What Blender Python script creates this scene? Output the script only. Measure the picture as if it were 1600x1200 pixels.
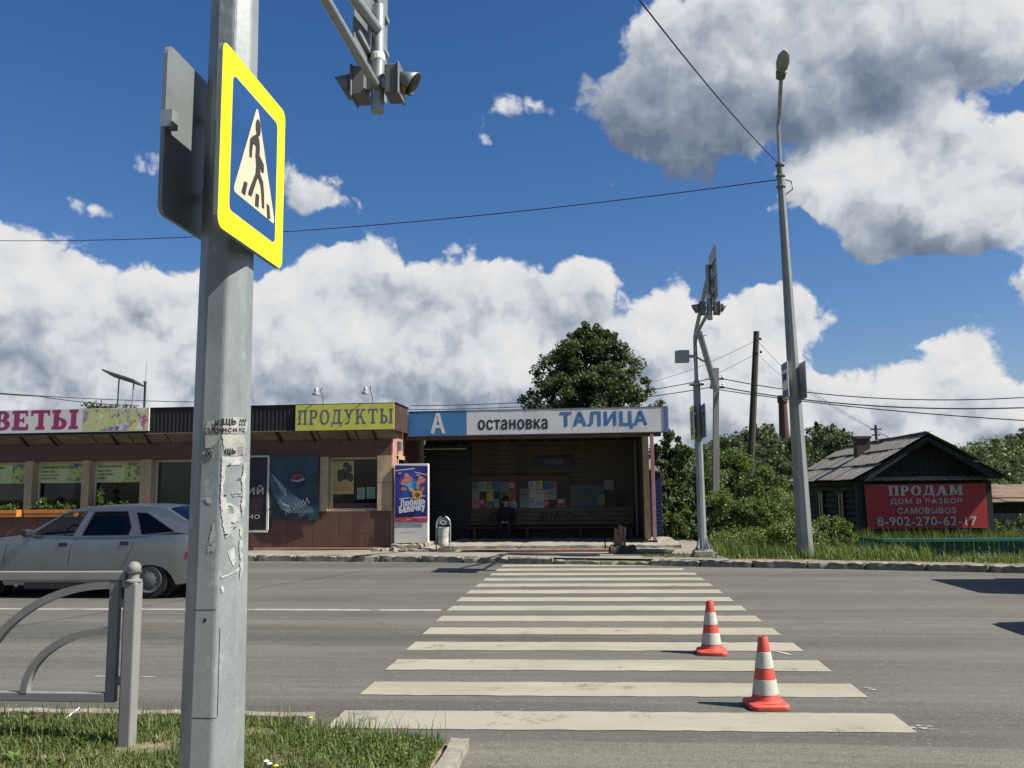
import bpy, bmesh, math, random
import numpy as np
from mathutils import Vector, Matrix

for _o in list(bpy.data.objects):
    bpy.data.objects.remove(_o)
SC = bpy.context.scene
COL = SC.collection
R = math.radians

# ------------------------------------------------------------------ camera
EYE = np.array([0.0, 0.0, 1.56])
FPX = 1340.0                                   # focal length for a 1600 px wide frame
_th, _ro, _ps = R(7.1), R(0.63), R(5.7)        # pitch up, roll, yaw to the left
_fw = np.array([-math.sin(_ps)*math.cos(_th), math.cos(_ps)*math.cos(_th), math.sin(_th)])
_rt = np.array([math.cos(_ps), math.sin(_ps), 0.0])
_up = np.cross(_rt, _fw)
_r2 = _rt*math.cos(_ro) - _up*math.sin(_ro)
_u2 = _up*math.cos(_ro) + _rt*math.sin(_ro)
cam_d = bpy.data.cameras.new('camera')
cam_d.sensor_width = 36.0
cam_d.lens = 36.0*FPX/1600.0
cam_d.clip_start = 0.05
cam_d.clip_end = 5000.0
cam = bpy.data.objects.new('camera', cam_d)
COL.objects.link(cam)
_m = Matrix.Identity(4)
for _i in range(3):
    _m[_i][0], _m[_i][1], _m[_i][2], _m[_i][3] = _r2[_i], _u2[_i], -_fw[_i], EYE[_i]
cam.matrix_world = _m
SC.camera = cam

def _ray(x, y):
    return _fw*FPX + _r2*(x-800.0) - _u2*(y-600.0)
def G(x, y, z=0.0):
    "survey: the point at height z seen in direction (x, y)"
    d = _ray(x, y); return EYE + d*((z-EYE[2])/d[2])
def W(x, y, Y):
    "survey: the point on the vertical plane Y = const seen in direction (x, y)"
    d = _ray(x, y); return EYE + d*(Y/d[1])

# ------------------------------------------------------------------ render settings
SC.render.engine = 'CYCLES'
SC.cycles.use_denoising = True
SC.cycles.max_bounces = 6
SC.cycles.diffuse_bounces = 3
SC.cycles.glossy_bounces = 3
SC.cycles.transmission_bounces = 4
SC.cycles.transparent_max_bounces = 6
SC.cycles.caustics_reflective = False
SC.cycles.caustics_refractive = False
SC.cycles.sample_clamp_indirect = 6.0
SC.view_settings.view_transform = 'Standard'
SC.view_settings.look = 'None'
SC.view_settings.gamma = 1.0
SC.view_settings.use_curve_mapping = False
SC.view_settings.exposure = 0.85

# ------------------------------------------------------------------ sun
SUN_AZ = (0.982, -0.189)                       # ground direction towards the sun
SUN_EL = R(47.0)
sun_dir = Vector((SUN_AZ[0]*math.cos(SUN_EL), SUN_AZ[1]*math.cos(SUN_EL), math.sin(SUN_EL))).normalized()
sl = bpy.data.lights.new('sun', 'SUN')
sl.energy = 5.0
sl.angle = R(0.53)
sl.color = (1.0, 0.955, 0.84)
sun = bpy.data.objects.new('sun', sl)
COL.objects.link(sun)
sun.rotation_euler = (-sun_dir).to_track_quat('-Z', 'Y').to_euler()
sun.location = (30, -10, 40)

# ------------------------------------------------------------------ sky with cumulus
world = bpy.data.worlds.new('World')
SC.world = world
world.use_nodes = True
world.cycles.sampling_method = 'MANUAL'
world.cycles.sample_map_resolution = 256
nt = world.node_tree
nt.nodes.clear()
def wn(t, **kw):
    n = nt.nodes.new(t)
    for k, v in kw.items():
        setattr(n, k, v)
    return n
def wl(a, b):
    nt.links.new(a, b)
def wset(sock, v):
    if hasattr(v, 'is_linked') or hasattr(v, 'links'):
        wl(v, sock)
    else:
        sock.default_value = v
def wm(op, a, b=None, c=None, clamp=False):
    n = wn('ShaderNodeMath', operation=op, use_clamp=clamp)
    wset(n.inputs[0], a)
    if b is not None: wset(n.inputs[1], b)
    if c is not None: wset(n.inputs[2], c)
    return n.outputs[0]
def wv(op, a, b=None, c=None):
    n = wn('ShaderNodeVectorMath', operation=op)
    wset(n.inputs[0], a)
    if b is not None: wset(n.inputs[1], b)
    if c is not None: wset(n.inputs[2], c)
    return n.outputs['Value'] if op in ('DOT_PRODUCT', 'LENGTH') else n.outputs[0]
def wstep(x, lo, hi):
    n = wn('ShaderNodeMapRange', interpolation_type='SMOOTHSTEP')
    wset(n.inputs[0], x)
    n.inputs[1].default_value = lo; n.inputs[2].default_value = hi
    n.inputs[3].default_value = 0.0; n.inputs[4].default_value = 1.0
    return n.outputs[0]

tc = wn('ShaderNodeTexCoord')
DIR = tc.outputs['Generated']
sep = wn('ShaderNodeSeparateXYZ'); wl(DIR, sep.inputs[0])
az = wm('ARCTAN2', sep.outputs[0], sep.outputs[1])
el = wm('ARCSINE', sep.outputs[2])
cmb = wn('ShaderNodeCombineXYZ'); wl(az, cmb.inputs[0]); wl(el, cmb.inputs[1])
UV = cmb.outputs[0]
# conformal chart of the upper sky for the noise: no pinching at the zenith
_den = wm('MAXIMUM', wm('ADD', sep.outputs[2], 1.0), 0.35)
_cs2 = wn('ShaderNodeCombineXYZ'); wl(wm('DIVIDE', sep.outputs[0], _den), _cs2.inputs[0]); wl(wm('DIVIDE', sep.outputs[1], _den), _cs2.inputs[1])
CH = _cs2.outputs[0]
SUNCH = (sun_dir.x/(1+sun_dir.z), sun_dir.y/(1+sun_dir.z), 0.0)

def wnoise(vec, scale, detail, rough, out='Fac'):
    n = wn('ShaderNodeTexNoise', noise_dimensions='2D')
    wl(vec, n.inputs['Vector'])
    n.inputs['Scale'].default_value = scale
    n.inputs['Detail'].default_value = detail
    n.inputs['Roughness'].default_value = rough
    return n.outputs[out]
def wvoro(vec, scale, detail, rough):
    n = wn('ShaderNodeTexVoronoi', feature='F1', voronoi_dimensions='2D')
    wl(vec, n.inputs['Vector'])
    n.inputs['Scale'].default_value = scale
    n.inputs['Detail'].default_value = detail
    n.inputs['Roughness'].default_value = rough
    n.inputs['Lacunarity'].default_value = 2.15
    n.normalize = True
    return n.outputs['Distance']

# slow warp so that no cloud keeps a regular outline
warp = wv('SUBTRACT', wnoise(CH, 9.0, 2.0, 0.5, 'Color'), (0.5, 0.5, 0.5))
UVW = wv('MULTIPLY_ADD', warp, (0.10, 0.07, 0.0), UV)
# azimuth, elevation, half width, half height (radians), weight, shade offset of each cloud
CLOUDS = [
    (-0.631,0.225,0.066,0.045,0.95,0.30), (-0.640,0.183,0.091,0.048,1.00,0.20), (-0.576,0.195,0.074,0.043,0.95,0.25), (-0.486,0.212,0.060,0.041,0.95,0.35),
    (-0.525,0.141,0.124,0.034,0.85,0.05), (-0.607,0.110,0.079,0.023,0.70,0.00), (-0.588,0.078,0.132,0.023,0.70,0.15), (-0.430,0.142,0.079,0.053,0.85,0.10),
    (-0.359,0.227,0.059,0.037,0.90,0.30), (-0.288,0.256,0.054,0.035,1.00,0.45), (-0.249,0.198,0.105,0.050,1.00,0.20), (-0.336,0.152,0.103,0.040,0.95,0.20),
    (-0.182,0.217,0.072,0.046,0.95,0.15), (-0.219,0.121,0.149,0.033,0.90,-0.05), (-0.098,0.217,0.065,0.036,0.90,0.15), (-0.099,0.161,0.098,0.043,1.00,0.15),
    (-0.014,0.241,0.047,0.031,0.95,0.40), (-0.001,0.182,0.057,0.033,0.80,0.15), (-0.047,0.114,0.135,0.030,0.90,0.05), (0.096,0.193,0.046,0.038,0.95,0.35),
    (0.186,0.205,0.062,0.036,1.00,0.45), (0.219,0.157,0.034,0.044,0.95,0.30), (0.123,0.140,0.085,0.036,0.95,-0.05), (0.177,0.088,0.108,0.037,0.90,0.10),
    (0.092,0.076,0.081,0.033,0.80,0.20), (0.381,0.132,0.048,0.032,1.00,0.45), (0.333,0.098,0.053,0.024,0.90,0.25), (0.407,0.090,0.062,0.027,0.95,0.15),
    (0.277,0.066,0.083,0.024,0.85,0.15), (0.363,0.049,0.133,0.023,0.85,0.05), (0.223,0.043,0.127,0.021,0.80,0.15), (0.415,0.038,0.097,0.018,0.80,0.15),
    (-0.026,0.056,0.208,0.022,0.80,0.10), (-0.320,0.065,0.204,0.022,0.75,0.10), (0.130,0.481,0.096,0.058,1.05,-0.25), (0.089,0.412,0.073,0.051,1.00,-0.42),
    (0.201,0.421,0.097,0.062,1.10,-0.46), (0.300,0.445,0.102,0.056,1.10,-0.32), (0.392,0.451,0.091,0.045,1.05,-0.05), (0.464,0.457,0.067,0.036,1.00,0.15),
    (0.199,0.516,0.084,0.030,0.90,0.10), (0.251,0.314,0.051,0.033,1.00,0.35), (0.312,0.323,0.062,0.042,1.00,0.20), (0.386,0.341,0.052,0.041,1.00,0.50),
    (0.451,0.332,0.041,0.041,1.00,0.50), (0.433,0.282,0.066,0.035,1.00,0.10), (0.321,0.264,0.088,0.024,1.00,-0.35), (0.395,0.246,0.064,0.018,0.70,-0.30),
    (0.443,0.191,0.031,0.029,0.85,0.30), (-0.520,0.357,0.023,0.021,0.62,0.40), (-0.325,0.338,0.047,0.023,0.68,0.40), (-0.068,0.437,0.033,0.018,0.52,0.40),
    (-0.257,0.377,0.026,0.009,0.48,0.30), (-0.112,0.397,0.019,0.010,0.44,0.30), (-0.581,0.299,0.038,0.012,0.40,0.30), (0.173,0.309,0.028,0.016,0.50,0.40),
    (0.270,0.168,0.016,0.015,0.48,0.40),
]

cov = None; tsum = None; dsum = None
for (a0, e0, sx, sy, wt, dk) in CLOUDS:
    p = wv('MULTIPLY_ADD', UVW, (1/sx, 1/sy, 0), (-a0/sx, -e0/sy, 0))
    d2 = wv('DOT_PRODUCT', p, p)
    w = wm('MULTIPLY', wm('EXPONENT', wm('MULTIPLY', d2, -0.9)), wt)
    sp = wn('ShaderNodeSeparateXYZ'); wl(p, sp.inputs[0])
    sh = wm('MULTIPLY_ADD', sp.outputs[1], 0.55, dk)
    sh = wm('MULTIPLY_ADD', sp.outputs[0], 0.16, sh)
    if cov is None:
        cov = w; tsum = wm('MULTIPLY', w, sh)
    else:
        cov = wm('ADD', cov, w); tsum = wm('MULTIPLY_ADD', w, sh, tsum)
# the same broken cumulus goes on all round the sky, away from the surveyed sector
far = wstep(wm('ABSOLUTE', wm('ADD', az, 0.1)), 0.62, 0.9)
hi = wstep(el, 0.62, 0.85)
away = wm('MAXIMUM', far, hi)
rnd = wnoise(CH, 4.5, 2.0, 0.5)
rc = wm('MULTIPLY', wstep(rnd, 0.50, 0.70), wm('MULTIPLY', away, 0.9))
tsum = wm('MULTIPLY_ADD', rc, 0.15, tsum)
cov = wm('ADD', cov, rc)
tshade = wm('DIVIDE', tsum, wm('ADD', cov, 0.02))
covc = wm('MINIMUM', cov, 1.15)

wv2 = wv('MULTIPLY_ADD', wv('SUBTRACT', wnoise(CH, 30.0, 3.0, 0.6, 'Color'), (0.5, 0.5, 0.5)), (0.022, 0.022, 0.0), CH)
TOSUN = wv('SUBTRACT', SUNCH, CH)
def height(vec):
    b = wvoro(vec, 13.0, 3.5, 0.56)
    n = wnoise(vec, 9.0, 7.0, 0.62)
    h = wm('MULTIPLY_ADD', b, -2.0, 0.62)
    return wm('ADD', h, wm('MULTIPLY_ADD', n, 1.3, -0.65))
h0 = height(wv2)
h1 = height(wv('MULTIPLY_ADD', TOSUN, (0.016,)*3, wv2))
def form(vec):
    "broad rounded forms, for the shading"
    return wm('ADD', wm('MULTIPLY', wvoro(vec, 9.0, 2.0, 0.45), -1.9), wm('MULTIPLY', wnoise(vec, 6.0, 3.0, 0.5), 1.3))
f0 = form(wv2)
f1 = form(wv('MULTIPLY_ADD', TOSUN, (0.035,)*3, wv2))
dens = wm('ADD', wm('SUBTRACT', covc, 0.50), wm('MULTIPLY', h0, 0.85))
alpha = wstep(dens, -0.02, 0.20)
grad = wm('MULTIPLY_ADD', wm('SUBTRACT', h0, h1), 0.75, wm('MULTIPLY', wm('SUBTRACT', f0, f1), 0.70))
thick = wstep(dens, 0.05, 0.95)
br = wm('MULTIPLY_ADD', grad, 1.0, wm('MULTIPLY_ADD', tshade, 0.78, 0.44))
br = wm('MULTIPLY_ADD', thick, -0.12, br)
br = wm('MULTIPLY_ADD', wm('SUBTRACT', f0, -0.15), 0.22, br)
br = wm('MULTIPLY_ADD', br, 0.72, 0.26, clamp=True)
cr = wn('ShaderNodeValToRGB'); wl(br, cr.inputs[0])
_cs = cr.color_ramp
_cs.elements[0].position = 0.0;  _cs.elements[0].color = (0.15, 0.195, 0.28, 1)
_cs.elements[1].position = 1.0;  _cs.elements[1].color = (0.86, 0.865, 0.86, 1)
for _p, _c in ((0.35, (0.33, 0.385, 0.475, 1)), (0.72, (0.74, 0.765, 0.80, 1))):
    _e = _cs.elements.new(_p); _e.color = _c
CLOUD_GAIN = 6.8
ccol = wv('MULTIPLY', cr.outputs[0], (CLOUD_GAIN,)*3)

sky = wn('ShaderNodeTexSky', sky_type='NISHITA')
sky.sun_disc = False
sky.sun_elevation = SUN_EL
sky.sun_rotation = math.atan2(SUN_AZ[0], SUN_AZ[1])
sky.altitude = 300.0
sky.air_density = 1.15
sky.dust_density = 1.1
sky.ozone_density = 3.0
hsv = wn('ShaderNodeHueSaturation')
wl(sky.outputs[0], hsv.inputs['Color'])
hsv.inputs['Saturation'].default_value = 1.28
hsv.inputs['Value'].default_value = 0.70
skyc = wv('MULTIPLY', hsv.outputs[0], (0.92, 0.93, 1.10))
mix = wn('ShaderNodeMix', data_type='RGBA')
wl(alpha, mix.inputs[0]); wl(skyc, mix.inputs[6]); wl(ccol, mix.inputs[7])
bg = wn('ShaderNodeBackground')
wl(mix.outputs[2], bg.inputs[0])
bg.inputs[1].default_value = 0.075
wo = wn('ShaderNodeOutputWorld'); wl(bg.outputs[0], wo.inputs[0])

# ------------------------------------------------------------------ mesh helpers
random.seed(7)
rng = np.random.default_rng(11)
OFF = {}                                        # object name -> world origin of the thing it belongs to

class MB:
    "collects faces in world coordinates; build() links them as one mesh object"
    def __init__(s):
        s.v = []; s.f = []; s.m = []
    def add(s, vs, fs, m=0):
        o = len(s.v)
        s.v.extend([tuple(map(float, p)) for p in vs])
        for f in fs:
            s.f.append(tuple(i+o for i in f)); s.m.append(m)
        return s
    def box(s, x0, x1, y0, y1, z0, z1, m=0):
        vs = [(x, y, z) for z in (z0, z1) for y in (y0, y1) for x in (x0, x1)]
        return s.add(vs, [(0,2,3,1),(4,5,7,6),(0,1,5,4),(2,6,7,3),(0,4,6,2),(1,3,7,5)], m)
    def obox(s, c, ax, ay, az, m=0):
        "box from centre and three half-axis vectors"
        c, ax, ay, az = (np.array(q, float) for q in (c, ax, ay, az))
        vs = [c+i*ax+j*ay+k*az for k in (-1,1) for j in (-1,1) for i in (-1,1)]
        return s.add(vs, [(0,2,3,1),(4,5,7,6),(0,1,5,4),(2,6,7,3),(0,4,6,2),(1,3,7,5)], m)
    def tube(s, pts, rad, n=10, m=0, cap=True, sq=1.0):
        pts = [np.array(p, float) for p in pts]
        if not hasattr(rad, '__len__'): rad = [rad]*len(pts)
        vs = []; fs = []
        t0 = pts[1]-pts[0]
        ref = np.array([0,0,1.0]) if abs(t0[2]) < 0.9*np.linalg.norm(t0) else np.array([1.0,0,0])
        for i, p in enumerate(pts):
            t = (pts[min(i+1, len(pts)-1)]-pts[max(i-1, 0)]); t = t/np.linalg.norm(t)
            a = np.cross(ref, t); a /= np.linalg.norm(a); b = np.cross(t, a)
            for k in range(n):
                q = 2*math.pi*(k+0.5)/n
                vs.append(p+rad[i]*(a*math.cos(q)+b*math.sin(q)*sq))
        for i in range(len(pts)-1):
            for k in range(n):
                k2 = (k+1) % n
                fs.append((i*n+k, i*n+k2, (i+1)*n+k2, (i+1)*n+k))
        if cap:
            fs.append(tuple(range(n))[::-1]); fs.append(tuple((len(pts)-1)*n+k for k in range(n)))
        return s.add(vs, fs, m)
    def lathe(s, c, prof, n=20, m=0, phase=0.0, axis='z'):
        vs = []; fs = []
        for (r, h) in prof:
            for k in range(n):
                q = 2*math.pi*k/n+phase
                if axis == 'z': vs.append((c[0]+r*math.cos(q), c[1]+r*math.sin(q), c[2]+h))
                elif axis == 'y': vs.append((c[0]+r*math.cos(q), c[1]+h, c[2]+r*math.sin(q)))
                else: vs.append((c[0]+h, c[1]+r*math.cos(q), c[2]+r*math.sin(q)))
        for i in range(len(prof)-1):
            for k in range(n):
                k2 = (k+1) % n
                fs.append((i*n+k, i*n+k2, (i+1)*n+k2, (i+1)*n+k))
        fs.append(tuple(range(n))[::-1]); fs.append(tuple((len(prof)-1)*n+k for k in range(n)))
        return s.add(vs, fs, m)
    def prism(s, poly, d, m=0):
        "closed polygon of 3-D points pushed along d"
        n = len(poly); d = np.array(d, float)
        vs = [np.array(p, float) for p in poly]+[np.array(p, float)+d for p in poly]
        fs = [tuple(range(n))[::-1], tuple(range(n, 2*n))]+[(i, (i+1) % n, n+(i+1) % n, n+i) for i in range(n)]
        return s.add(vs, fs, m)
    def quad(s, a, b, c, d, m=0):
        return s.add([a, b, c, d], [(0,1,2,3)], m)
    def poly(s, pts, m=0):
        return s.add(pts, [tuple(range(len(pts)))], m)
    def build(s, name, mats, parent=None, smooth=False, bevel=0.0, seg=2, fixn=True):
        me = bpy.data.meshes.new(name)
        off = OFF.get(parent.name, np.zeros(3)) if parent is not None else np.zeros(3)
        me.from_pydata([(p[0]-off[0], p[1]-off[1], p[2]-off[2]) for p in s.v], [], s.f)
        if not isinstance(mats, (list, tuple)): mats = [mats]
        for q in mats: me.materials.append(q)
        me.polygons.foreach_set('material_index', s.m)
        if fixn and len(s.f) < 20000:
            bm = bmesh.new(); bm.from_mesh(me); bmesh.ops.recalc_face_normals(bm, faces=bm.faces); bm.to_mesh(me); bm.free()
        if smooth:
            me.polygons.foreach_set('use_smooth', [True]*len(me.polygons))
            if smooth != 'all': me.set_sharp_from_angle(angle=R(35))
        me.update()
        o = bpy.data.objects.new(name, me)
        COL.objects.link(o)
        if parent is not None:
            o.parent = parent; OFF[o.name] = off
        if bevel:
            b = o.modifiers.new('bevel', 'BEVEL'); b.width = bevel; b.segments = seg; b.limit_method = 'ANGLE'; b.angle_limit = R(40)
        return o

def thing(name, loc, label, cat, group=None):
    o = bpy.data.objects.new(name, None)
    COL.objects.link(o)
    o.location = tuple(map(float, loc)); o.empty_display_size = 0.2
    o['label'] = label; o['category'] = cat
    if group: o['group'] = group
    OFF[o.name] = np.array(loc, float)
    return o
def tag(o, label, cat, group=None):
    o['label'] = label; o['category'] = cat
    if group: o['group'] = group
    return o
def structure(o):
    o['kind'] = 'structure'; return o
def setting(name, loc=(0, 0, 0)):
    o = bpy.data.objects.new(name, None); COL.objects.link(o); o.location = loc
    o['kind'] = 'structure'; OFF[o.name] = np.array(loc, float); return o
def piece(me, name, loc, parent, rot=None, scale=None):
    "one more object that shares mesh data; loc in world coordinates"
    o = bpy.data.objects.new(name, me); COL.objects.link(o)
    off = OFF.get(parent.name, np.zeros(3))
    o.parent = parent; o.location = tuple(np.array(loc, float)-off)
    if rot is not None: o.rotation_euler = rot
    if scale is not None: o.scale = scale
    OFF[o.name] = off
    return o
def copy_tree(o, parent=None):
    c = o.copy(); COL.objects.link(c); c.parent = parent
    if parent is None and o.name in OFF: OFF[c.name] = OFF[o.name].copy()
    for ch in list(o.children): copy_tree(ch, c)
    return c
def mesh_only(mb, name, mats, smooth=False):
    o = mb.build(name, mats, None, smooth); me = o.data
    bpy.data.objects.remove(o); return me

# ------------------------------------------------------------------ materials
def nodes_of(name):
    m = bpy.data.materials.new(name); m.use_nodes = True
    t = m.node_tree; b = t.nodes['Principled BSDF']
    return m, t, b
def N(t, kind, **kw):
    n = t.nodes.new(kind)
    for k, v in kw.items(): setattr(n, k, v)
    return n
def tex(t, scale, detail=4, rough=0.55, stretch=None, coord='Object'):
    tcn = N(t, 'ShaderNodeTexCoord')
    src = tcn.outputs[coord]
    if stretch:
        mp = N(t, 'ShaderNodeMapping'); mp.inputs['Scale'].default_value = stretch
        t.links.new(src, mp.inputs[0]); src = mp.outputs[0]
    n = N(t, 'ShaderNodeTexNoise'); t.links.new(src, n.inputs['Vector'])
    n.inputs['Scale'].default_value = scale; n.inputs['Detail'].default_value = detail; n.inputs['Roughness'].default_value = rough
    return n.outputs['Fac']
def ramp(t, fac, stops):
    r = N(t, 'ShaderNodeValToRGB'); t.links.new(fac, r.inputs[0])
    e = r.color_ramp.elements
    e[0].position, e[0].color = stops[0][0], tuple(stops[0][1])+(1,)
    e[1].position, e[1].color = stops[-1][0], tuple(stops[-1][1])+(1,)
    for p, c in stops[1:-1]:
        q = e.new(p); q.color = tuple(c)+(1,)
    return r.outputs[0]
def mixc(t, fac, a, b, mode='MIX'):
    n = N(t, 'ShaderNodeMix', data_type='RGBA', blend_type=mode)
    for s, v in ((n.inputs[0], fac), (n.inputs[6], a), (n.inputs[7], b)):
        if hasattr(v, 'links'): t.links.new(v, s)
        elif isinstance(v, (int, float)): s.default_value = v
        else: s.default_value = tuple(v)+(1,)
    return n.outputs[2]
def fmath(t, op, a, b=None, c=None, clamp=False):
    n = N(t, 'ShaderNodeMath', operation=op, use_clamp=clamp)
    for i, v in enumerate((a, b, c)):
        if v is None: continue
        if hasattr(v, 'links'): t.links.new(v, n.inputs[i])
        else: n.inputs[i].default_value = v
    return n.outputs[0]
def bump(t, b, h, strength=0.3, dist=0.01):
    n = N(t, 'ShaderNodeBump'); n.inputs['Strength'].default_value = strength; n.inputs['Distance'].default_value = dist
    t.links.new(h, n.inputs['Height']); t.links.new(n.outputs[0], b.inputs['Normal'])
def sc3(c, k): return tuple(min(1.0, x*k) for x in c)
def M(name, col, rough=0.65, metal=0.0, var=0.18, vs=3.0, bmp=0.0, bs=60.0, dirt=None, da=0.5, ds=2.0, stretch=None, spec=0.4, coat=0.0):
    m, t, b = nodes_of(name); col = sc3(col, ALB); dirt = None if dirt is None else sc3(dirt, ALB)
    f = tex(t, vs, 5, 0.6, stretch)
    c = ramp(t, f, [(0.3, sc3(col, 1-var)), (0.7, sc3(col, 1+var))])
    if dirt is not None:
        g = tex(t, ds, 7, 0.65, stretch)
        g = ramp(t, g, [(0.48, (0, 0, 0)), (0.68, (da, da, da))])
        c = mixc(t, g, c, dirt)
    t.links.new(c, b.inputs['Base Color'])
    b.inputs['Roughness'].default_value = rough; b.inputs['Metallic'].default_value = metal
    b.inputs['Specular IOR Level'].default_value = spec
    if coat: b.inputs['Coat Weight'].default_value = coat; b.inputs['Coat Roughness'].default_value = 0.06
    if bmp: bump(t, b, tex(t, bs, 4, 0.6), bmp, 0.01)
    return m
ALB = 0.92
def FOL(name, dark, light, trans=0.25, rough=0.55):
    "leaf: every leaf its own tone, light shining through"
    m, t, b = nodes_of(name); dark, light = sc3(dark, ALB), sc3(light, ALB)
    g = N(t, 'ShaderNodeNewGeometry')
    c = ramp(t, g.outputs['Random Per Island'], [(0.0, dark), (0.75, light), (1.0, sc3(light, 1.25))])
    f = tex(t, 0.9, 2, 0.5)
    c = mixc(t, ramp(t, f, [(0.35, (0, 0, 0)), (0.7, (0.45, 0.45, 0.45))]), c, sc3(dark, 0.75))
    t.links.new(c, b.inputs['Base Color'])
    b.inputs['Roughness'].default_value = rough; b.inputs['Specular IOR Level'].default_value = 0.35
    tr = N(t, 'ShaderNodeBsdfTranslucent')
    t.links.new(mixc(t, 0.5, c, (0.22, 0.30, 0.03)), tr.inputs[0])
    mx = N(t, 'ShaderNodeMixShader'); mx.inputs[0].default_value = trans
    t.links.new(b.outputs[0], mx.inputs[1]); t.links.new(tr.outputs[0], mx.inputs[2])
    out = t.nodes['Material Output']; t.links.new(mx.outputs[0], out.inputs[0])
    return m
def GLASS(name, tint=(0.75, 0.8, 0.8), mirror=0.12):
    m, t, b = nodes_of(name)
    t.nodes.remove(b)
    tr = N(t, 'ShaderNodeBsdfTransparent'); tr.inputs[0].default_value = tint+(1,)
    gl = N(t, 'ShaderNodeBsdfGlossy'); gl.inputs['Roughness'].default_value = 0.02; gl.inputs[0].default_value = (0.9, 0.93, 0.95, 1)
    lw = N(t, 'ShaderNodeLayerWeight'); lw.inputs[0].default_value = 0.5
    fac = fmath(t, 'MULTIPLY_ADD', fmath(t, 'POWER', lw.outputs['Facing'], 5.0), 0.9, 0.04+mirror, clamp=True)
    mx = N(t, 'ShaderNodeMixShader'); t.links.new(fac, mx.inputs[0]); t.links.new(tr.outputs[0], mx.inputs[1]); t.links.new(gl.outputs[0], mx.inputs[2])
    t.links.new(mx.outputs[0], t.nodes['Material Output'].inputs[0])
    return m

# ------------------------------------------------------------------ lettering
_tc = {}
from mathutils.geometry import tessellate_polygon, interpolate_bezier
def text_polys(s, shear=0.0, space=1.0):
    "outlines of a line of text, filled contour by contour: (x, y, layer) in a unit box, faces, aspect"
    key = (s, shear, space)
    if key in _tc: return _tc[key]
    cu = bpy.data.curves.new('t', 'FONT'); cu.body = s; cu.size = 1.0; cu.shear = shear; cu.space_character = space
    ob = bpy.data.objects.new('t', cu); COL.objects.link(ob)
    dg = bpy.context.evaluated_depsgraph_get()
    oe = ob.evaluated_get(dg); cv = oe.to_curve(dg)
    loops = []
    for sp in cv.splines:
        bp = sp.bezier_points; n = len(bp); pts = []
        for i in range(n):
            p0, p1 = bp[i], bp[(i+1) % n]
            straight = (p0.handle_right-p0.co).length < 1e-5 and (p1.handle_left-p1.co).length < 1e-5
            d = p1.co-p0.co
            if not straight and d.length > 1e-6:
                straight = all(abs(d.x*(h-p0.co).y-d.y*(h-p0.co).x)/d.length < 1e-3 for h in (p0.handle_right, p1.handle_left))
            pts += [Vector((q.x, q.y, 0)) for q in ([p0.co] if straight else interpolate_bezier(p0.co, p0.handle_right, p1.handle_left, p1.co, 5)[:-1])]
        if len(pts) > 2: loops.append(pts)
    oe.to_curve_clear(); bpy.data.objects.remove(ob); bpy.data.curves.remove(cu)
    def area(l): return sum(l[i].x*l[(i+1) % len(l)].y-l[(i+1) % len(l)].x*l[i].y for i in range(len(l)))/2
    def inside(p, l):
        c = False
        for i in range(len(l)):
            a, b = l[i], l[(i+1) % len(l)]
            if (a.y > p.y) != (b.y > p.y) and p.x < (b.x-a.x)*(p.y-a.y)/(b.y-a.y)+a.x: c = not c
        return c
    ar = [area(l) for l in loops]
    sgn = 1 if ar[max(range(len(ar)), key=lambda i: abs(ar[i]))] > 0 else -1
    vs = []; fs = []
    for i, l in enumerate(loops):
        if ar[i]*sgn < 0: continue
        grp = [l]+[loops[j] for j in range(len(loops)) if ar[j]*sgn < 0 and abs(ar[j]) < abs(ar[i]) and inside(loops[j][0], l)]
        fl = [v for g in grp for v in g]; o = len(vs)
        vs += [(v.x, v.y, i % 5) for v in fl]
        fs += [tuple(k+o for k in t) for t in tessellate_polygon(grp)]
    vs = np.array(vs); lo, hi_ = vs.min(0), vs.max(0)
    vs[:, :2] = (vs[:, :2]-lo[:2])/(hi_-lo)[:2]
    _tc[key] = (vs, fs, (hi_-lo)[0]/(hi_-lo)[1])
    return _tc[key]
def put_text(mb, s, o, u, v, w, h, bold=0.02, m=0, shear=0.0):
    "flat letters filling the w x h box at o spanned by unit vectors u, v"
    vs, fs, asp = text_polys(s, shear, 1.0+max(0.0, bold)*3.2)
    asp = w/h
    o, u, v = (np.array(q, float) for q in (o, u, v))
    n = np.cross(u, v); n = n/np.linalg.norm(n)
    e = max(0.0, bold)                             # heavier weight: the same letters again, shifted by a hair
    sh = [(0, 0)] if e == 0 else [(-e, 0), (e, 0), (0, -e*.6), (0, e*.6), (-e*.6, -e*.5), (e*.6, e*.5), (e*.6, -e*.5), (-e*.6, e*.5)]
    st = min(.0004, h*.004)
    for k, (a, b) in enumerate(sh):
        mb.add([o+u*(w*(p[0]*(1-2*e/asp)+e/asp)+a*h)+v*(h*(p[1]*(1-1.2*e)+.6*e)+b*h)+n*(st*k+st*.2*p[2]) for p in vs], fs, m)
def ring(cx, cy, rx, ry, wx, wy, a0, a1, n=14):
    "elliptic arc band as quads"
    out = []
    for i in range(n):
        q0 = a0+(a1-a0)*i/n; q1 = a0+(a1-a0)*(i+1)/n
        out.append([(cx+rx*math.cos(q0), cy+ry*math.sin(q0)), (cx+rx*math.cos(q1), cy+ry*math.sin(q1)),
                    (cx+(rx-wx)*math.cos(q1), cy+(ry-wy)*math.sin(q1)), (cx+(rx-wx)*math.cos(q0), cy+(ry-wy)*math.sin(q0))])
    return out
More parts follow.
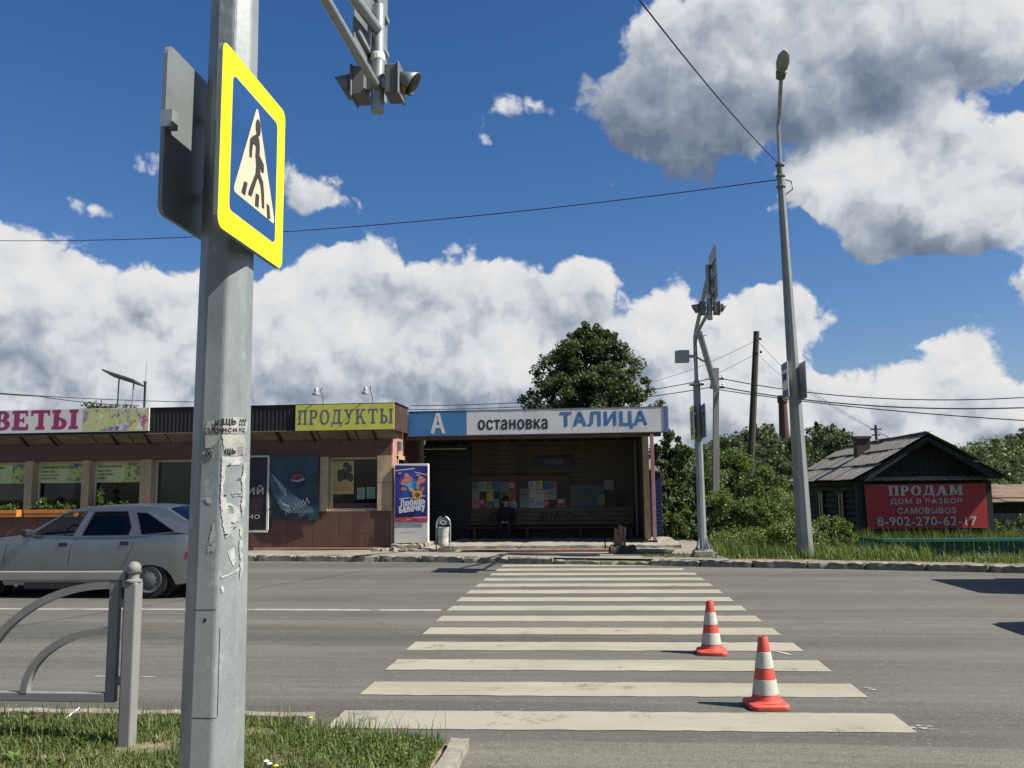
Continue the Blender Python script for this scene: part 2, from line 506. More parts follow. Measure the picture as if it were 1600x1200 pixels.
def slab_letter(ch, S=0.2, T=0.12, E=0.09):
    "quads of a slab-serif capital, height 1; returns (quads, width)"
    q = []
    def rc(x0, y0, x1, y1): q.append([(x0, y0), (x1, y0), (x1, y1), (x0, y1)])
    def stem(x, y0=0.0, y1=1.0, lo=True, hi=True):
        rc(x, y0, x+S, y1)
        if lo: rc(x-E, y0, x, y0+T); rc(x+S, y0, x+S+E, y0+T)
        if hi: rc(x-E, y1-T, x, y1); rc(x+S, y1-T, x+S+E, y1)
    def diag(x0, y0, x1, y1, w):
        q.append([(x0, y0), (x0+w, y0), (x1+w, y1), (x1, y1)])
    P2 = math.pi/2
    if ch == 'П':
        stem(.09, hi=False); stem(.61, hi=False); rc(0, 1-T, .9, 1); return q, .9
    if ch == 'Р':
        stem(.09, hi=False); rc(0, 1-T, .45, 1); rc(.29, .42, .45, .42+T); q.extend(ring(.45, .71, .33, .29, S, T, -P2, P2)); return q, .8
    if ch == 'О':
        q.extend(ring(.45, .5, .45, .52, S, T, 0, 2*math.pi, 26)); return q, .9
    if ch == 'Д':
        diag(.16, .14, .32, 1, S*.6); rc(.62, .14, .62+S, 1); rc(.22, 1-T, .92, 1); rc(0, .02, .98, .14); rc(0, -.18, .11, .02); rc(.87, -.18, .98, .02); return q, .98
    if ch == 'У':
        diag(.32, 0, .62, 1, S*.75); diag(.46, .38, .1, 1, S*.9); rc(0, 1-T, .38, 1); rc(.55, 1-T, .9, 1); rc(.12, 0, .44, T); return q, .9
    if ch == 'К':
        stem(.09); diag(.29, .42, .62, 1, S*.7); diag(.66, 0, .40, .56, S); rc(.52, 1-T, .9, 1); rc(.58, 0, .96, T); return q, .96
    if ch == 'Т':
        rc(.36, 0, .36+S, 1); rc(.24, 0, .68, T); rc(0, 1-T, .92, 1); rc(0, .72, .1, 1-T); rc(.82, .72, .92, 1-T); return q, .92
    if ch == 'Ы':
        stem(.09); rc(.29, 0, .42, T); rc(.29, .5-T*.2, .42, .5+T*.8); q.extend(ring(.42, .28, .30, .28, S, T, -P2, P2)); stem(.92); return q, 1.21
    if ch == 'Е':
        stem(.09, hi=False, lo=False); rc(0, 0, .09, T); rc(0, 1-T, .09, 1); rc(.29, 0, .78, T); rc(.29, 1-T, .74, 1); rc(.68, 0, .78, .3); rc(.64, .7, .74, 1); rc(.29, .44, .55, .56); rc(.5, .36, .58, .64); return q, .8
    if ch == 'В':
        stem(.09, lo=False, hi=False); rc(0, 0, .09, T); rc(0, 1-T, .09, 1); rc(.29, 0, .48, T); rc(.29, 1-T, .46, 1); rc(.29, .46, .48, .56)
        q.extend(ring(.46, .74, .29, .26, S, T, -P2, P2)); q.extend(ring(.48, .28, .33, .28, S, T, -P2, P2)); return q, .82
    if ch == 'Ц':
        stem(.09, lo=False); stem(.61, lo=False); rc(0, 0, .95, T); rc(.85, -.2, .95, 0); return q, .95
    if ch == 'А':
        diag(.06, 0, .42, 1, S*.6); diag(.66, 0, .36, 1, S*1.1); rc(.22, .26, .7, .36); rc(-.02, 0, .3, T); rc(.56, 0, .98, T); return q, .98
    if ch == 'М':
        stem(.09); stem(.85); diag(.52, 0.05, .22, 1, S*.8); diag(.5, 0.05, .85, 1, S*.5); return q, 1.14
    return q, .5
def put_slab(mb, s, o, u, v, w, h, m=0, gap=0.14, nrm=(0, -1, 0), **kw):
    o, u, v, nn = (np.array(q, float) for q in (o, u, v, nrm))
    tot = sum(slab_letter(c, **kw)[1] for c in s)+gap*(len(s)-1)
    x = 0.0; k = 0
    for c in s:
        qs, wd = slab_letter(c, **kw)
        for qd in qs:
            mb.quad(*[o+u*((x+p[0])/tot*w)+v*(p[1]*h)+nn*(0.00012*(k % 23)) for p in qd], m=m); k += 1
        x += wd+gap

# ------------------------------------------------------------------ material set
def asphalt(name, base, patch=0.2, speck=0.35):
    m, t, b = nodes_of(name)
    band = tex(t, 0.9, 3, 0.5, (0.03, 1.0, 1.0))
    c = ramp(t, band, [(0.32, sc3(base, 0.72)), (0.5, base), (0.68, sc3(base, 1.25))])
    streak = tex(t, 7.0, 4, 0.6, (0.045, 1.0, 1.0))
    c = mixc(t, 0.8, c, mixc(t, 1.0, c, ramp(t, streak, [(0.3, (0.78,)*3), (0.7, (1.22,)*3)]), 'MULTIPLY'))
    mid = tex(t, 22.0, 4, 0.7)
    c = mixc(t, 0.8, c, mixc(t, 1.0, c, ramp(t, mid, [(0.3, (0.82,)*3), (0.7, (1.2,)*3)]), 'MULTIPLY'))
    fine = tex(t, 90.0, 3, 0.7)
    c = mixc(t, 0.75, c, mixc(t, 1.0, c, ramp(t, fine, [(0.3, (1-speck,)*3), (0.7, (1+speck,)*3)]), 'MULTIPLY'))
    grit = N(t, 'ShaderNodeTexVoronoi'); grit.inputs['Scale'].default_value = 75.0
    tcn = N(t, 'ShaderNodeTexCoord'); t.links.new(tcn.outputs['Object'], grit.inputs['Vector'])
    g2 = ramp(t, grit.outputs['Color'], [(0.80, (0, 0, 0)), (0.93, (0.55, 0.55, 0.55))])
    c = mixc(t, g2, c, (0.21, 0.20, 0.175))
    pt = tex(t, 0.45, 6, 0.6)
    c = mixc(t, ramp(t, pt, [(0.5, (0, 0, 0)), (0.62, (patch,)*3)]), c, sc3(base, 1.5))
    oil = tex(t, 1.1, 5, 0.65, (0.35, 1.0, 1.0))
    c = mixc(t, ramp(t, oil, [(0.56, (0, 0, 0)), (0.72, (0.6,)*3)]), c, sc3(base, 0.6))
    # fine cracks
    v = N(t, 'ShaderNodeTexVoronoi', feature='DISTANCE_TO_EDGE'); v.inputs['Scale'].default_value = 0.33
    wn2 = N(t, 'ShaderNodeTexNoise'); wn2.inputs['Scale'].default_value = 1.6; wn2.inputs['Detail'].default_value = 5
    t.links.new(tcn.outputs['Object'], wn2.inputs['Vector'])
    ad = N(t, 'ShaderNodeVectorMath', operation='MULTIPLY_ADD'); ad.inputs[1].default_value = (0.9, 0.9, 0.0)
    t.links.new(wn2.outputs['Color'], ad.inputs[0]); t.links.new(tcn.outputs['Object'], ad.inputs[2]); t.links.new(ad.outputs[0], v.inputs['Vector'])
    crack = ramp(t, v.outputs['Distance'], [(0.0, (0.28,)*3), (0.004, (0, 0, 0))])
    c = mixc(t, crack, c, sc3(base, 0.45))
    t.links.new(c, b.inputs['Base Color'])
    b.inputs['Roughness'].default_value = 0.85; b.inputs['Specular IOR Level'].default_value = 0.35
    bump(t, b, fmath(t, 'ADD', fine, fmath(t, 'MULTIPLY', grit.outputs['Distance'], 0.8)), 0.5, 0.004)
    return m
M_ASPH = asphalt('road_asphalt', (0.091, 0.0875, 0.0745))
M_PATH = asphalt('path_asphalt', (0.110, 0.105, 0.085), 0.3, 0.5)
def paint(name, col, wear=0.585, under=(0.12, 0.115, 0.10)):
    m, t, b = nodes_of(name)
    f = tex(t, 2.2, 9, 0.74)
    f2 = tex(t, 60.0, 3, 0.7)
    c = ramp(t, tex(t, 1.0, 4, 0.6), [(0.3, sc3(col, 0.80)), (0.7, col)])
    c = mixc(t, ramp(t, fmath(t, 'MULTIPLY_ADD', f2, 0.35, f), [(wear+0.17, (0, 0, 0)), (wear+0.25, (0.85,)*3)]), c, under)
    c = mixc(t, ramp(t, tex(t, 3.0, 4, 0.6, (0.15, 1.0, 1.0)), [(0.5, (0, 0, 0)), (0.75, (0.5,)*3)]), c, sc3(col, 0.6))
    t.links.new(c, b.inputs['Base Color']); b.inputs['Roughness'].default_value = 0.8; b.inputs['Specular IOR Level'].default_value = 0.3
    bump(t, b, f2, 0.4, 0.003)
    return m
M_STRIPE = paint('worn_road_paint', (0.318, 0.298, 0.232))
M_LINE = paint('lane_paint', (0.375, 0.35, 0.295), 0.52)
M_CONC = M('old_concrete', (0.30, 0.275, 0.225), 0.9, var=0.3, vs=6, bmp=0.7, bs=45, dirt=(0.09, 0.08, 0.06), da=0.7, ds=4)
M_KERB = M('kerb_concrete', (0.23, 0.21, 0.17), 0.92, var=0.35, vs=9, bmp=0.9, bs=40, dirt=(0.06, 0.055, 0.042), da=0.8, ds=7)
M_SOIL = M('verge_soil', (0.21, 0.175, 0.115), 0.95, var=0.35, vs=9, bmp=0.9, bs=50, dirt=(0.07, 0.085, 0.03), da=0.8, ds=3)
M_FIELD = M('meadow', (0.075, 0.095, 0.03), 0.95, var=0.35, vs=0.6, bmp=0.6, bs=9, dirt=(0.10, 0.09, 0.045), da=0.6, ds=0.25)
M_PAVE = M('dusty_pavement', (0.235, 0.215, 0.18), 0.92, var=0.25, vs=3, bmp=0.6, bs=60, dirt=(0.10, 0.09, 0.07), da=0.6, ds=1.5)

# ------------------------------------------------------------------ ground, road, kerbs
_kx = [-700, -60, -8, -4.3, 0.8, 4.4, 7.5, 10.5, 14, 700]
_ky = [21.6, 21.0, 19.6, 19.25, 18.2, 17.35, 16.45, 15.95, 15.7, 15.7]
def K(x): return float(np.interp(x, _kx, _ky))
def sstep(a, b, x):
    t = min(1.0, max(0.0, (x-a)/(b-a))); return t*t*(3-2*t)
def tz(x, y):
    "terrain height beyond the far kerb"
    d = y-K(x)
    left = 0.09
    right = 0.10-0.42*sstep(1.4, 5.0, d)-0.25*sstep(8, 18, d)
    k = sstep(2.0, 3.6, x)
    z = left*(1-k)+right*k
    z += 0.015*math.sin(x*1.9+y)*math.cos(y*1.3-x*0.4)*sstep(0.3, 2, d)
    hill = 11.0*math.exp(-(((x-78)/38)**2+((y-135)/45)**2))+8*math.exp(-(((x-30)/60)**2+((y-260)/70)**2))+6*math.exp(-(((x+90)/120)**2+((y-330)/90)**2))
    return z+hill
xs = sorted(set([-700, -400, -200, -100, -60, -40, -28, -20]+list(np.arange(-15, 24.1, 0.75))+[26, 30, 36, 44, 54, 66, 80, 95, 115, 140, 180, 260, 400, 700]))
offs = [0.05, 0.35, 0.8, 1.4, 2.1, 2.9, 3.8, 4.8, 6, 7.5, 9.5, 12, 15, 19, 25, 33, 45, 60, 78, 98, 120, 145, 175, 215, 265, 330, 450, 700]
mb = MB(); rows = []
for y in (-300, -60, -10, 5.0): rows.append([(x, y, -0.06) for x in xs])
rows.append([(x, K(x)-0.02, -0.06) for x in xs])
for o_ in offs: rows.append([(x, K(x)+o_, tz(x, K(x)+o_)) for x in xs])
vs = [p for r in rows for p in r]; nx = len(xs)
mb.add(vs, [(j*nx+i, j*nx+i+1, (j+1)*nx+i+1, (j+1)*nx+i) for j in range(len(rows)-1) for i in range(nx-1)])
structure(mb.build('ground', M_FIELD, smooth='all', fixn=False))

mb = MB()
rxs = [-400, -120, -60, -30]+list(np.arange(-14, 14.1, 1.0))+[20, 40, 120, 400]
vs = [(x, -7.0, 0.0) for x in rxs]+[(x, 5.9, 0.0) for x in rxs]+[(x, K(x), 0.0) for x in rxs]; n_ = len(rxs)
mb.add(vs, [(j*n_+i, j*n_+i+1, (j+1)*n_+i+1, (j+1)*n_+i) for j in range(2) for i in range(n_-1)])
road = structure(mb.build('road', M_ASPH, fixn=False))
mb = MB()
_pp = [(-0.84, -6.8), (40, -6.8), (40, 5.25), (12, 5.45), (5.0, 5.62), (2.6, 5.58), (1.0, 5.66), (0.2, 5.60), (-0.4, 5.62), (-0.84, 5.55)]
mb.poly([(x, y, 0.004) for x, y in _pp])
structure(mb.build('footpath', M_PATH, fixn=False))

# zebra crossing: fourteen bars, each a worn sheet of its own
def sheet(x0, x1, y0, y1, z, name, mat, parent, jit=0.012, skew=0.0, step=0.12):
    mb = MB(); n = max(2, int((x1-x0)/step))
    lo = [(x0+(x1-x0)*i/n, y0+random.uniform(-jit, jit)+skew*i/n, z) for i in range(n+1)]
    hi_ = [(x0+(x1-x0)*i/n, y1+random.uniform(-jit, jit)+skew*i/n, z) for i in range(n+1)]
    mb.add(lo+hi_, [(i, i+1, n+2+i, n+1+i) for i in range(n)])
    return mb.build(name, mat, parent, fixn=False)
for i in range(14):
    yc = 6.04+0.938*i
    if yc > 18.3: break
    x1 = 1.98-0.022*i*1.0
    sheet(-1.86-0.03*min(i, 7), x1 if i < 12 else x1-0.12, yc-0.235, yc+0.235, 0.0042+0.0002*(i % 3), 'crosswalk_stripe', M_STRIPE, road, skew=0.12-0.006*i)
sheet(-60.0, -2.12, 11.41, 11.54, 0.0044, 'lane_line', M_LINE, road, 0.006, step=0.6)
sheet(-4.4, -3.85, 7.28, 7.31, 0.0044, 'lane_line', M_LINE, road, 0.006)
for (x0, x1, y0, y1) in ((2.03, 2.16, 7.1, 7.22), (1.98, 2.13, 6.0, 6.12)):
    mb = MB()
    for _ in range(6):
        x = random.uniform(x0, x1); y = random.uniform(y0, y1); a = random.uniform(0.02, 0.05); b_ = random.uniform(0.01, 0.025)
        q0 = random.uniform(0, 3)
        mb.poly([(x+a*math.cos(q0+q)*random.uniform(.6, 1), y+b_*math.sin(q0+q)*random.uniform(.6, 1), 0.0044+0.0001*_) for q in np.linspace(0, 5.6, 7)])
    mb.build('paint_smear', M_LINE, road, fixn=False)
mb = MB()
mb.add([(1.62, 8.72, .0046), (1.70, 8.70, .0046), (1.77, 8.52, .0046), (1.73, 8.52, .0046)], [(0, 1, 2, 3)])
mb.build('paint_smear', M_LINE, road, fixn=False)

def stone_mesh(name, L, Wd, H, amp, seed, mat, n=(9, 3, 3)):
    "weathered kerb stone, centred on its bottom"
    bm = bmesh.new(); r = random.Random(seed)
    nx_, ny_, nz_ = n
    me = bpy.data.meshes.new(name)
    bmesh.ops.create_cube(bm, size=1.0)
    bmesh.ops.subdivide_edges(bm, edges=[e for e in bm.edges if abs((e.verts[0].co-e.verts[1].co).x) > .5], cuts=nx_, use_grid_fill=True)
    bmesh.ops.subdivide_edges(bm, edges=[e for e in bm.edges if abs((e.verts[0].co-e.verts[1].co).z) > .3 or abs((e.verts[0].co-e.verts[1].co).y) > .3], cuts=1, use_grid_fill=True)
    for v in bm.verts:
        c = v.co
        k = 1.0 if c.z > 0 else 0.4
        edge = (abs(c.y) > .45)+(c.z > .45)+(abs(c.x) > .45)
        dx = r.uniform(-1, 1)*amp; dy = r.uniform(-1, 1)*amp*k-(0.35*amp*np.sign(c.y) if edge > 1 else 0); dz = r.uniform(-1, 1)*amp*k-(amp*0.9 if edge > 1 and c.z > 0 else 0)
        v.co = Vector((c.x*L-(np.sign(c.x)*amp*0.6 if abs(c.x) > .45 else 0)+dx*0.4, c.y*Wd+dy, (c.z+.5)*H+dz))
    bmesh.ops.triangulate(bm, faces=bm.faces)
    bm.to_mesh(me); bm.free(); me.materials.append(mat)
    me.polygons.foreach_set('use_smooth', [True]*len(me.polygons)); me.set_sharp_from_angle(angle=R(50))
    return me
KST = [stone_mesh('kerb_stone', 1.0, 0.16, 0.30, 0.016, 30+i, M_KERB, n=(11, 3, 3)) for i in range(6)]
KSN = [stone_mesh('kerb_stone', 0.99, 0.11, 0.24, 0.006, 50+i, M_CONC) for i in range(3)]
kerb = setting('kerb')
x = -22.0
while x < 16:
    xm = x+0.5; a = math.atan2(K(x+1)-K(x), 1.0)
    drop = 0.05*math.exp(-((xm-0.1)/1.0)**2)+0.02*random.random()
    piece(random.choice(KST), 'kerb_stone', (xm, K(xm)+0.07, -0.16-drop), kerb, (random.uniform(-.02, .02), random.uniform(-.012, .012), a+random.uniform(-.01, .01)+random.choice((0, math.pi))))
    x += 1.0
nk = setting('kerb')
x = -14.95
while x < -2.3:
    piece(random.choice(KSN), 'kerb_stone', (x+.5, 5.83, -0.15), nk, (0, random.uniform(-.006, .006), random.uniform(-.006, .006)))
    x += 1.0
for i in range(7):
    piece(KSN[i % 3], 'kerb_stone', (-0.885, 4.93-1.0*i, -0.175), nk, (0, random.uniform(-.004, .004), math.pi/2+random.uniform(-.006, .006)))

# near verge: bare soil that carries the grass
def vedge(x):
    "far edge of the near verge"
    return 5.77 if x < -2.35 else 5.77-0.30*sstep(-2.35, -0.95, x)
def vz(x, y):
    e = min(vedge(x)-y, -0.96-x)
    return 0.012+0.062*sstep(0.0, 0.25, e)+0.012*math.sin(3.1*x+1)*math.cos(2.7*y)*sstep(0, .4, e)
mb = MB(); gx = list(np.arange(-16, -5, 0.6))+list(np.arange(-5, -0.95, 0.1))+[-0.96]; gy = np.linspace(0, 1, 26)
vs = []
for q in gy:
    for x in gx:
        y = -6.0+(vedge(x)+6.0)*(1-(1-q)**2.2)
        vs.append((x, y, vz(x, y)))
n_ = len(gx)
mb.add(vs, [(j*n_+i, j*n_+i+1, (j+1)*n_+i+1, (j+1)*n_+i) for j in range(len(gy)-1) for i in range(n_-1)])
structure(mb.build('verge', M_SOIL, smooth='all', fixn=False))

# strip of gravelly soil between the far kerb and the grass
mb = MB(); gxs = list(np.arange(2.4, 17, .3)); rows = []
for k in range(4):
    rows.append([(x, K(x)+(.16, .35, .55, .62+.22*math.sin(x*2.3)+.1*math.sin(x*5.1+1))[k], tz(x, K(x)+.4)+(.012, .03, .026, .004)[k]+.012*math.sin(x*7+k*2)) for x in gxs])
n_ = len(gxs); mb.add([p for r in rows for p in r], [(j*n_+i, j*n_+i+1, (j+1)*n_+i+1, (j+1)*n_+i) for j in range(3) for i in range(n_-1)])
structure(mb.build('gravel_strip', M('gravelly_soil', (0.19, 0.165, 0.125), .95, var=.35, vs=12, bmp=.9, bs=45, dirt=(.08, .07, .045), da=.7, ds=5), smooth='all', fixn=False))
# far pavement in front of the shop and the shelter, with the shelter's raised slab
mb = MB(); pxs = [-60, -30, -20]+list(np.arange(-14, 2.6, 0.8))+[2.6]
vs = [(x, K(x)+0.13, 0.128) for x in pxs]+[(x, K(x)+1.0, 0.134+0.008*math.sin(x*2)) for x in pxs]+[(x, 26.0, 0.14) for x in pxs]; n_ = len(pxs)
mb.add(vs, [(j*n_+i, j*n_+i+1, (j+1)*n_+i+1, (j+1)*n_+i) for j in range(2) for i in range(n_-1)])
structure(mb.build('pavement', M_PAVE, fixn=False))

# ------------------------------------------------------------------ shop
U3, V3, NF = (1, 0, 0), (0, 0, 1), (0, -1, 0)
def rect(px0, py0, px1, py1, Y):
    "X0, X1, z0, z1 of a surveyed upright rectangle on the plane Y"
    a, b, c, d = W(px0, py0, Y), W(px1, py0, Y), W(px0, py1, Y), W(px1, py1, Y)
    return ((a[0]+c[0])/2, (b[0]+d[0])/2, (c[2]+d[2])/2, (a[2]+b[2])/2)
M_BROWN = M('brown_cladding', (0.122, 0.055, 0.038), 0.55, var=0.14, vs=2.5, bmp=0.15, bs=80, dirt=(0.13, 0.10, 0.085), da=0.35, ds=2.2)
M_PINK = M('faded_pink_trim', (0.42, 0.22, 0.17), 0.75, var=0.2, vs=5, bmp=0.3, dirt=(0.2, 0.13, 0.1), da=0.5, ds=4)
M_BEIGE = M('beige_panel', (0.44, 0.33, 0.19), 0.65, var=0.12, vs=4, bmp=0.2, dirt=(0.28, 0.19, 0.12), da=0.45, ds=3)
M_DARKRIB = M('dark_ribbed_sheet', (0.018, 0.015, 0.016), 0.5, var=0.25, vs=3)
M_SIDERIB = M('brown_ribbed_sheet', (0.065, 0.035, 0.027), 0.55, var=0.2, vs=3)
M_SOFFIT = M('soffit_board', (0.19, 0.145, 0.115), 0.8, var=0.25, vs=4, dirt=(0.09, 0.06, 0.05), da=0.5, ds=3)
M_FRAME = M('window_frame', (0.55, 0.53, 0.48), 0.5, var=0.1)
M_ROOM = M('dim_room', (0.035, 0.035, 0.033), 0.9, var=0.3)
M_GLASS = GLASS('window_glass', (0.55, 0.62, 0.60), 0.0)
M_ROOF = M('roof_felt', (0.06, 0.055, 0.05), 0.9, var=0.3)
M_BLIND = M('green_blind', (0.085, 0.115, 0.075), 0.7, var=0.1)
M_WHITE = M('white_sheet', (0.70, 0.69, 0.66), 0.55, var=0.06, vs=2, dirt=(0.40, 0.38, 0.34), da=0.4, ds=2)
M_PAPER = M('paper', (0.62, 0.61, 0.58), 0.8, var=0.08)
M_INK = M('black_ink', (0.016, 0.016, 0.018), 0.6, var=0.1)
M_STEEL = M('galvanised_steel', (0.33, 0.355, 0.36), 0.42, metal=0.45, var=0.14, vs=14, bmp=0.06, bs=30, dirt=(0.25, 0.27, 0.27), da=0.5, ds=9)
M_DSTEEL = M('dull_steel', (0.17, 0.18, 0.19), 0.5, metal=0.4, var=0.2, vs=8)
M_BLACK = M('black_plastic', (0.018, 0.018, 0.02), 0.45, var=0.1)
M_CABLE = M('cable_rubber', (0.012, 0.012, 0.013), 0.7, var=0.1)

YW, YF = 21.30, 20.95
XC = -5.20                                        # right-hand corner of the shop
shop = thing('shop_building', (-12.0, 25.0, 0.13), 'long low shop with brown cladding, beige pilasters and dark ribbed fascia', 'building')
OPEN = [(-16.35, -15.03), (-14.80, -13.45), (-13.22, -11.85), (-11.53, -10.32), (-6.82, -5.57)]
Z0, Z1 = 1.12, 2.45
mb = MB()
mb.box(-40, XC, YW+.05, YW+.30, 0.0, Z0)                              # below the sills
mb.box(-40, XC, YW+.05, YW+.30, Z1, 3.50)                             # above the windows
edges = [-40]+[e for o_ in OPEN for e in o_]+[XC]
for i in range(0, len(edges), 2): mb.box(edges[i], edges[i+1], YW+.05, YW+.30, Z0, Z1)
mb.box(-40, -39.8, YW+.3, 29, 0, 3.5); mb.box(-40, XC, 28.8, 29, 0, 3.5)
mb.box(-5.40, XC, YW+.30, 21.78, 0, 3.50); mb.box(-5.40, XC, 22.62, 28.8, 0, 3.50); mb.box(-5.40, XC, 21.78, 22.62, 2.42, 3.50)
mb.build('wall', [M_BROWN], shop)
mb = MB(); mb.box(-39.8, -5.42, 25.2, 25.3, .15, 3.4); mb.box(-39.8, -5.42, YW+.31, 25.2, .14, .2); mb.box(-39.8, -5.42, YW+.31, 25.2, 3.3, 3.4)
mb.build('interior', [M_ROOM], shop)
mb = MB(); mb.box(-40.1, -5.05, YF+.06, 29.1, 3.52, 3.62); mb.build('roof', [M_ROOF], shop)
# cladding panels with open joints
def panel_row(x0, x1, z0, z1, w, mat, name='cladding_panel'):
    n = max(1, round((x1-x0)/w)); w = (x1-x0)/n
    mb = MB(); mb.box(-w/2+.0025, w/2-.0025, YW, YW+.035, z0+.0025, z1-.0025)
    me = mesh_only(mb, name, mat)
    bmm = bmesh.new(); bmm.from_mesh(me); bmesh.ops.bevel(bmm, geom=bmm.edges[:], offset=.002, segments=1, affect='EDGES'); bmm.to_mesh(me); bmm.free()
    for i in range(n):
        o = bpy.data.objects.new(name, me); COL.objects.link(o); o.parent = shop
        o.location = (x0+w*(i+.5)+12.0, -25.0+random.uniform(-.002, .002), -0.13)
panel_row(-18.0, XC, 0.22, 0.53, 0.66, M_BROWN); panel_row(-18.0, XC, 0.53, 1.10, 0.66, M_BROWN)
panel_row(-18.0, XC, 2.475, 2.90, 0.66, M_BROWN); panel_row(-10.20, -7.06, 1.10, 2.475, 0.63, M_BROWN)
def pil(x0, x1, z0=1.10, z1=2.475):
    MB().box(x0, x1, YW-.035, YW+.045, z0, z1).build('pilaster', M_BEIGE, shop, bevel=.005)
for x0, x1 in ((-16.8, -16.36), (-15.02, -14.81), (-13.44, -13.23), (-11.84, -11.54), (-10.31, -10.205), (-7.05, -6.83)): pil(x0, x1)
pil(-5.56, XC+.02, 1.10, 1.80); pil(-5.56, XC+.02, 1.81, 2.475)
MB().box(-18, XC+.012, YW-.03, YW+.05, 0.155, 0.205).build('base_flashing', M_PINK, shop)
MB().box(-40, XC+.004, YW-.01, YW+.05, 0.0, 0.15).build('plinth', M_ROOF, shop)
# side wall facing the shelter: pink plaster, door frame, lamp box
MB().box(XC, XC+.03, YW-.0, 22.6, 2.46, 3.20).build('side_panel', M_PINK, shop)
MB().box(XC, XC+.035, YW+.0, 21.70, 0.22, 2.455).build('side_panel', M_PINK, shop)
mb = MB(); mb.box(XC-.02, XC+.07, 21.70, 21.78, .25, 2.48); mb.box(XC-.02, XC+.07, 22.62, 22.70, .25, 2.48); mb.box(XC-.02, XC+.07, 21.70, 22.70, 2.40, 2.50)
mb.build('door_frame', M_BEIGE, shop)
dr = MB().box(XC-.14, XC-.09, 21.78, 22.62, .28, 2.40).build('door', M_DARKRIB, shop)
MB().box(XC-.09, XC-.05, 22.48, 22.52, 1.0, 1.3).build('handle', M_STEEL, dr)
mb = MB(); mb.box(XC+.03, XC+.13, 21.75, 21.87, 2.62, 2.86); mb.build('lamp_box', M_DSTEEL, shop, bevel=.01)
# windows
M_BAN = None
def flower_print(name, base, tints, sc=6.0, amt=0.55):
    m, t, b = nodes_of(name)
    c = base
    for k, col in enumerate(tints):
        f = tex(t, sc*(0.8+0.35*k), 5, 0.62, (1.0+0.1*k, 1.0, 1.3-0.1*k))
        c = mixc(t, ramp(t, f, [(amt-0.02+0.01*k, (0, 0, 0)), (amt+0.06, (0.9,)*3)]), c, col)
    t.links.new(c, b.inputs['Base Color']); b.inputs['Roughness'].default_value = 0.55
    return m
M_FLOW = flower_print('flower_print', (0.42, 0.46, 0.20), [(0.50, 0.52, 0.09), (0.62, 0.62, 0.56), (0.28, 0.22, 0.42), (0.10, 0.09, 0.28), (0.40, 0.05, 0.20)], 1.9, 0.55)
M_FLOW2 = flower_print('window_print', (0.42, 0.50, 0.13), [(0.56, 0.60, 0.10), (0.12, 0.18, 0.22), (0.05, 0.07, 0.16)], 5.0, 0.55)
M_WPRINT = M('window_print_pale', (0.56, 0.60, 0.28), 0.6, var=0.12)
M_PINT = M('dark_green_ink', (0.02, 0.035, 0.02), 0.6)
def window(x0, x1, kind):
    w = MB(); f = .045
    w.box(x0, x0+f, YW+.20, YW+.26, Z0, Z1); w.box(x1-f, x1, YW+.20, YW+.26, Z0, Z1)
    w.box(x0+f, x1-f, YW+.20, YW+.26, Z0, Z0+f); w.box(x0+f, x1-f, YW+.20, YW+.26, Z1-f, Z1)
    o = w.build('window', M_FRAME, shop)
    MB().quad((x0+f, YW+.228, Z0+f), (x1-f, YW+.228, Z0+f), (x1-f, YW+.228, Z1-f), (x0+f, YW+.228, Z1-f)).build('pane', M_GLASS, o, fixn=False)
    mb = MB(); mb.box(x0+.001, x1-.001, YW+.03, YW+.20, Z0-.03, Z0+.002); mb.build('sill', M_BEIGE, o)
    mb = MB()                                     # reveals, beige like the pilasters
    mb.box(x0-.004, x0+.008, YW+.04, YW+.2, Z0, Z1); mb.box(x1-.008, x1+.004, YW+.04, YW+.2, Z0, Z1); mb.box(x0+.008, x1-.008, YW+.045, YW+.2, Z1-.008, Z1+.004)
    mb.build('reveal', M_BEIGE, o)
    return o
wins = [window(*o_, k) for o_, k in zip(OPEN, (0, 1, 1, 2, 3))]
MB().box(OPEN[3][0]+.05, OPEN[3][1]-.05, YW+.26, YW+.28, Z0+.05, Z1-.05).build('blind', M_BLIND, wins[3])
for k, lines in ((0, ['ЦВЕТЫ', 'РОЗЫ', 'БУКЕТЫ']), (1, ['ОФОРМЛЕНИЕ', 'БУКЕТОВ', 'КОМПОЗИЦИЙ', 'ПОДАРКОВ']), (2, ['ПОДАРКИ', 'ИГРУШКИ', 'СУВЕНИРЫ', 'ШАРЫ'])):
    x0, x1 = OPEN[k]; x0 += .05; x1 -= .05; zt = Z1-.05; zb = 1.89; yb = YW+.205
    mb = MB(); n = 24
    bot = [(x0+(x1-x0)*i/n, yb+.006*math.sin(i*1.1), zb+.012*(i % 2)) for i in range(n+1)]
    top = [(x0+(x1-x0)*i/n, yb+.006*math.sin(i*1.1), zt) for i in range(n+1)]
    mb.add(bot+top, [(i, i+1, n+2+i, n+1+i) for i in range(n)], 0)
    b_ = mb.build('window_banner', [M_WPRINT], wins[k], fixn=False)
    mb = MB(); xs_ = x0+(x1-x0)*0.60
    mb.add([(xs_, yb-.009, zb+.03), (x1-.02, yb-.009, zb+.03), (x1-.02, yb-.009, zt-.01), (xs_+.05, yb-.009, zt-.01)], [(0, 1, 2, 3)])
    mb.build('print', [M_FLOW2], b_, fixn=False)
    zc = zt-.10
    for j, s_ in enumerate(lines):
        hh = .075 if j == 0 else .05
        ww = min((x1-x0)*0.93, (0.092 if j == 0 else .052)*len(s_))
        mb = MB(); put_text(mb, s_, (x0+.04, yb-.012, zc-hh*.4), U3, V3, ww, hh, .02 if j == 0 else .01)
        mb.build('lettering', [M_PINT], b_, fixn=False)
        zc -= .108 if j == 0 else .092
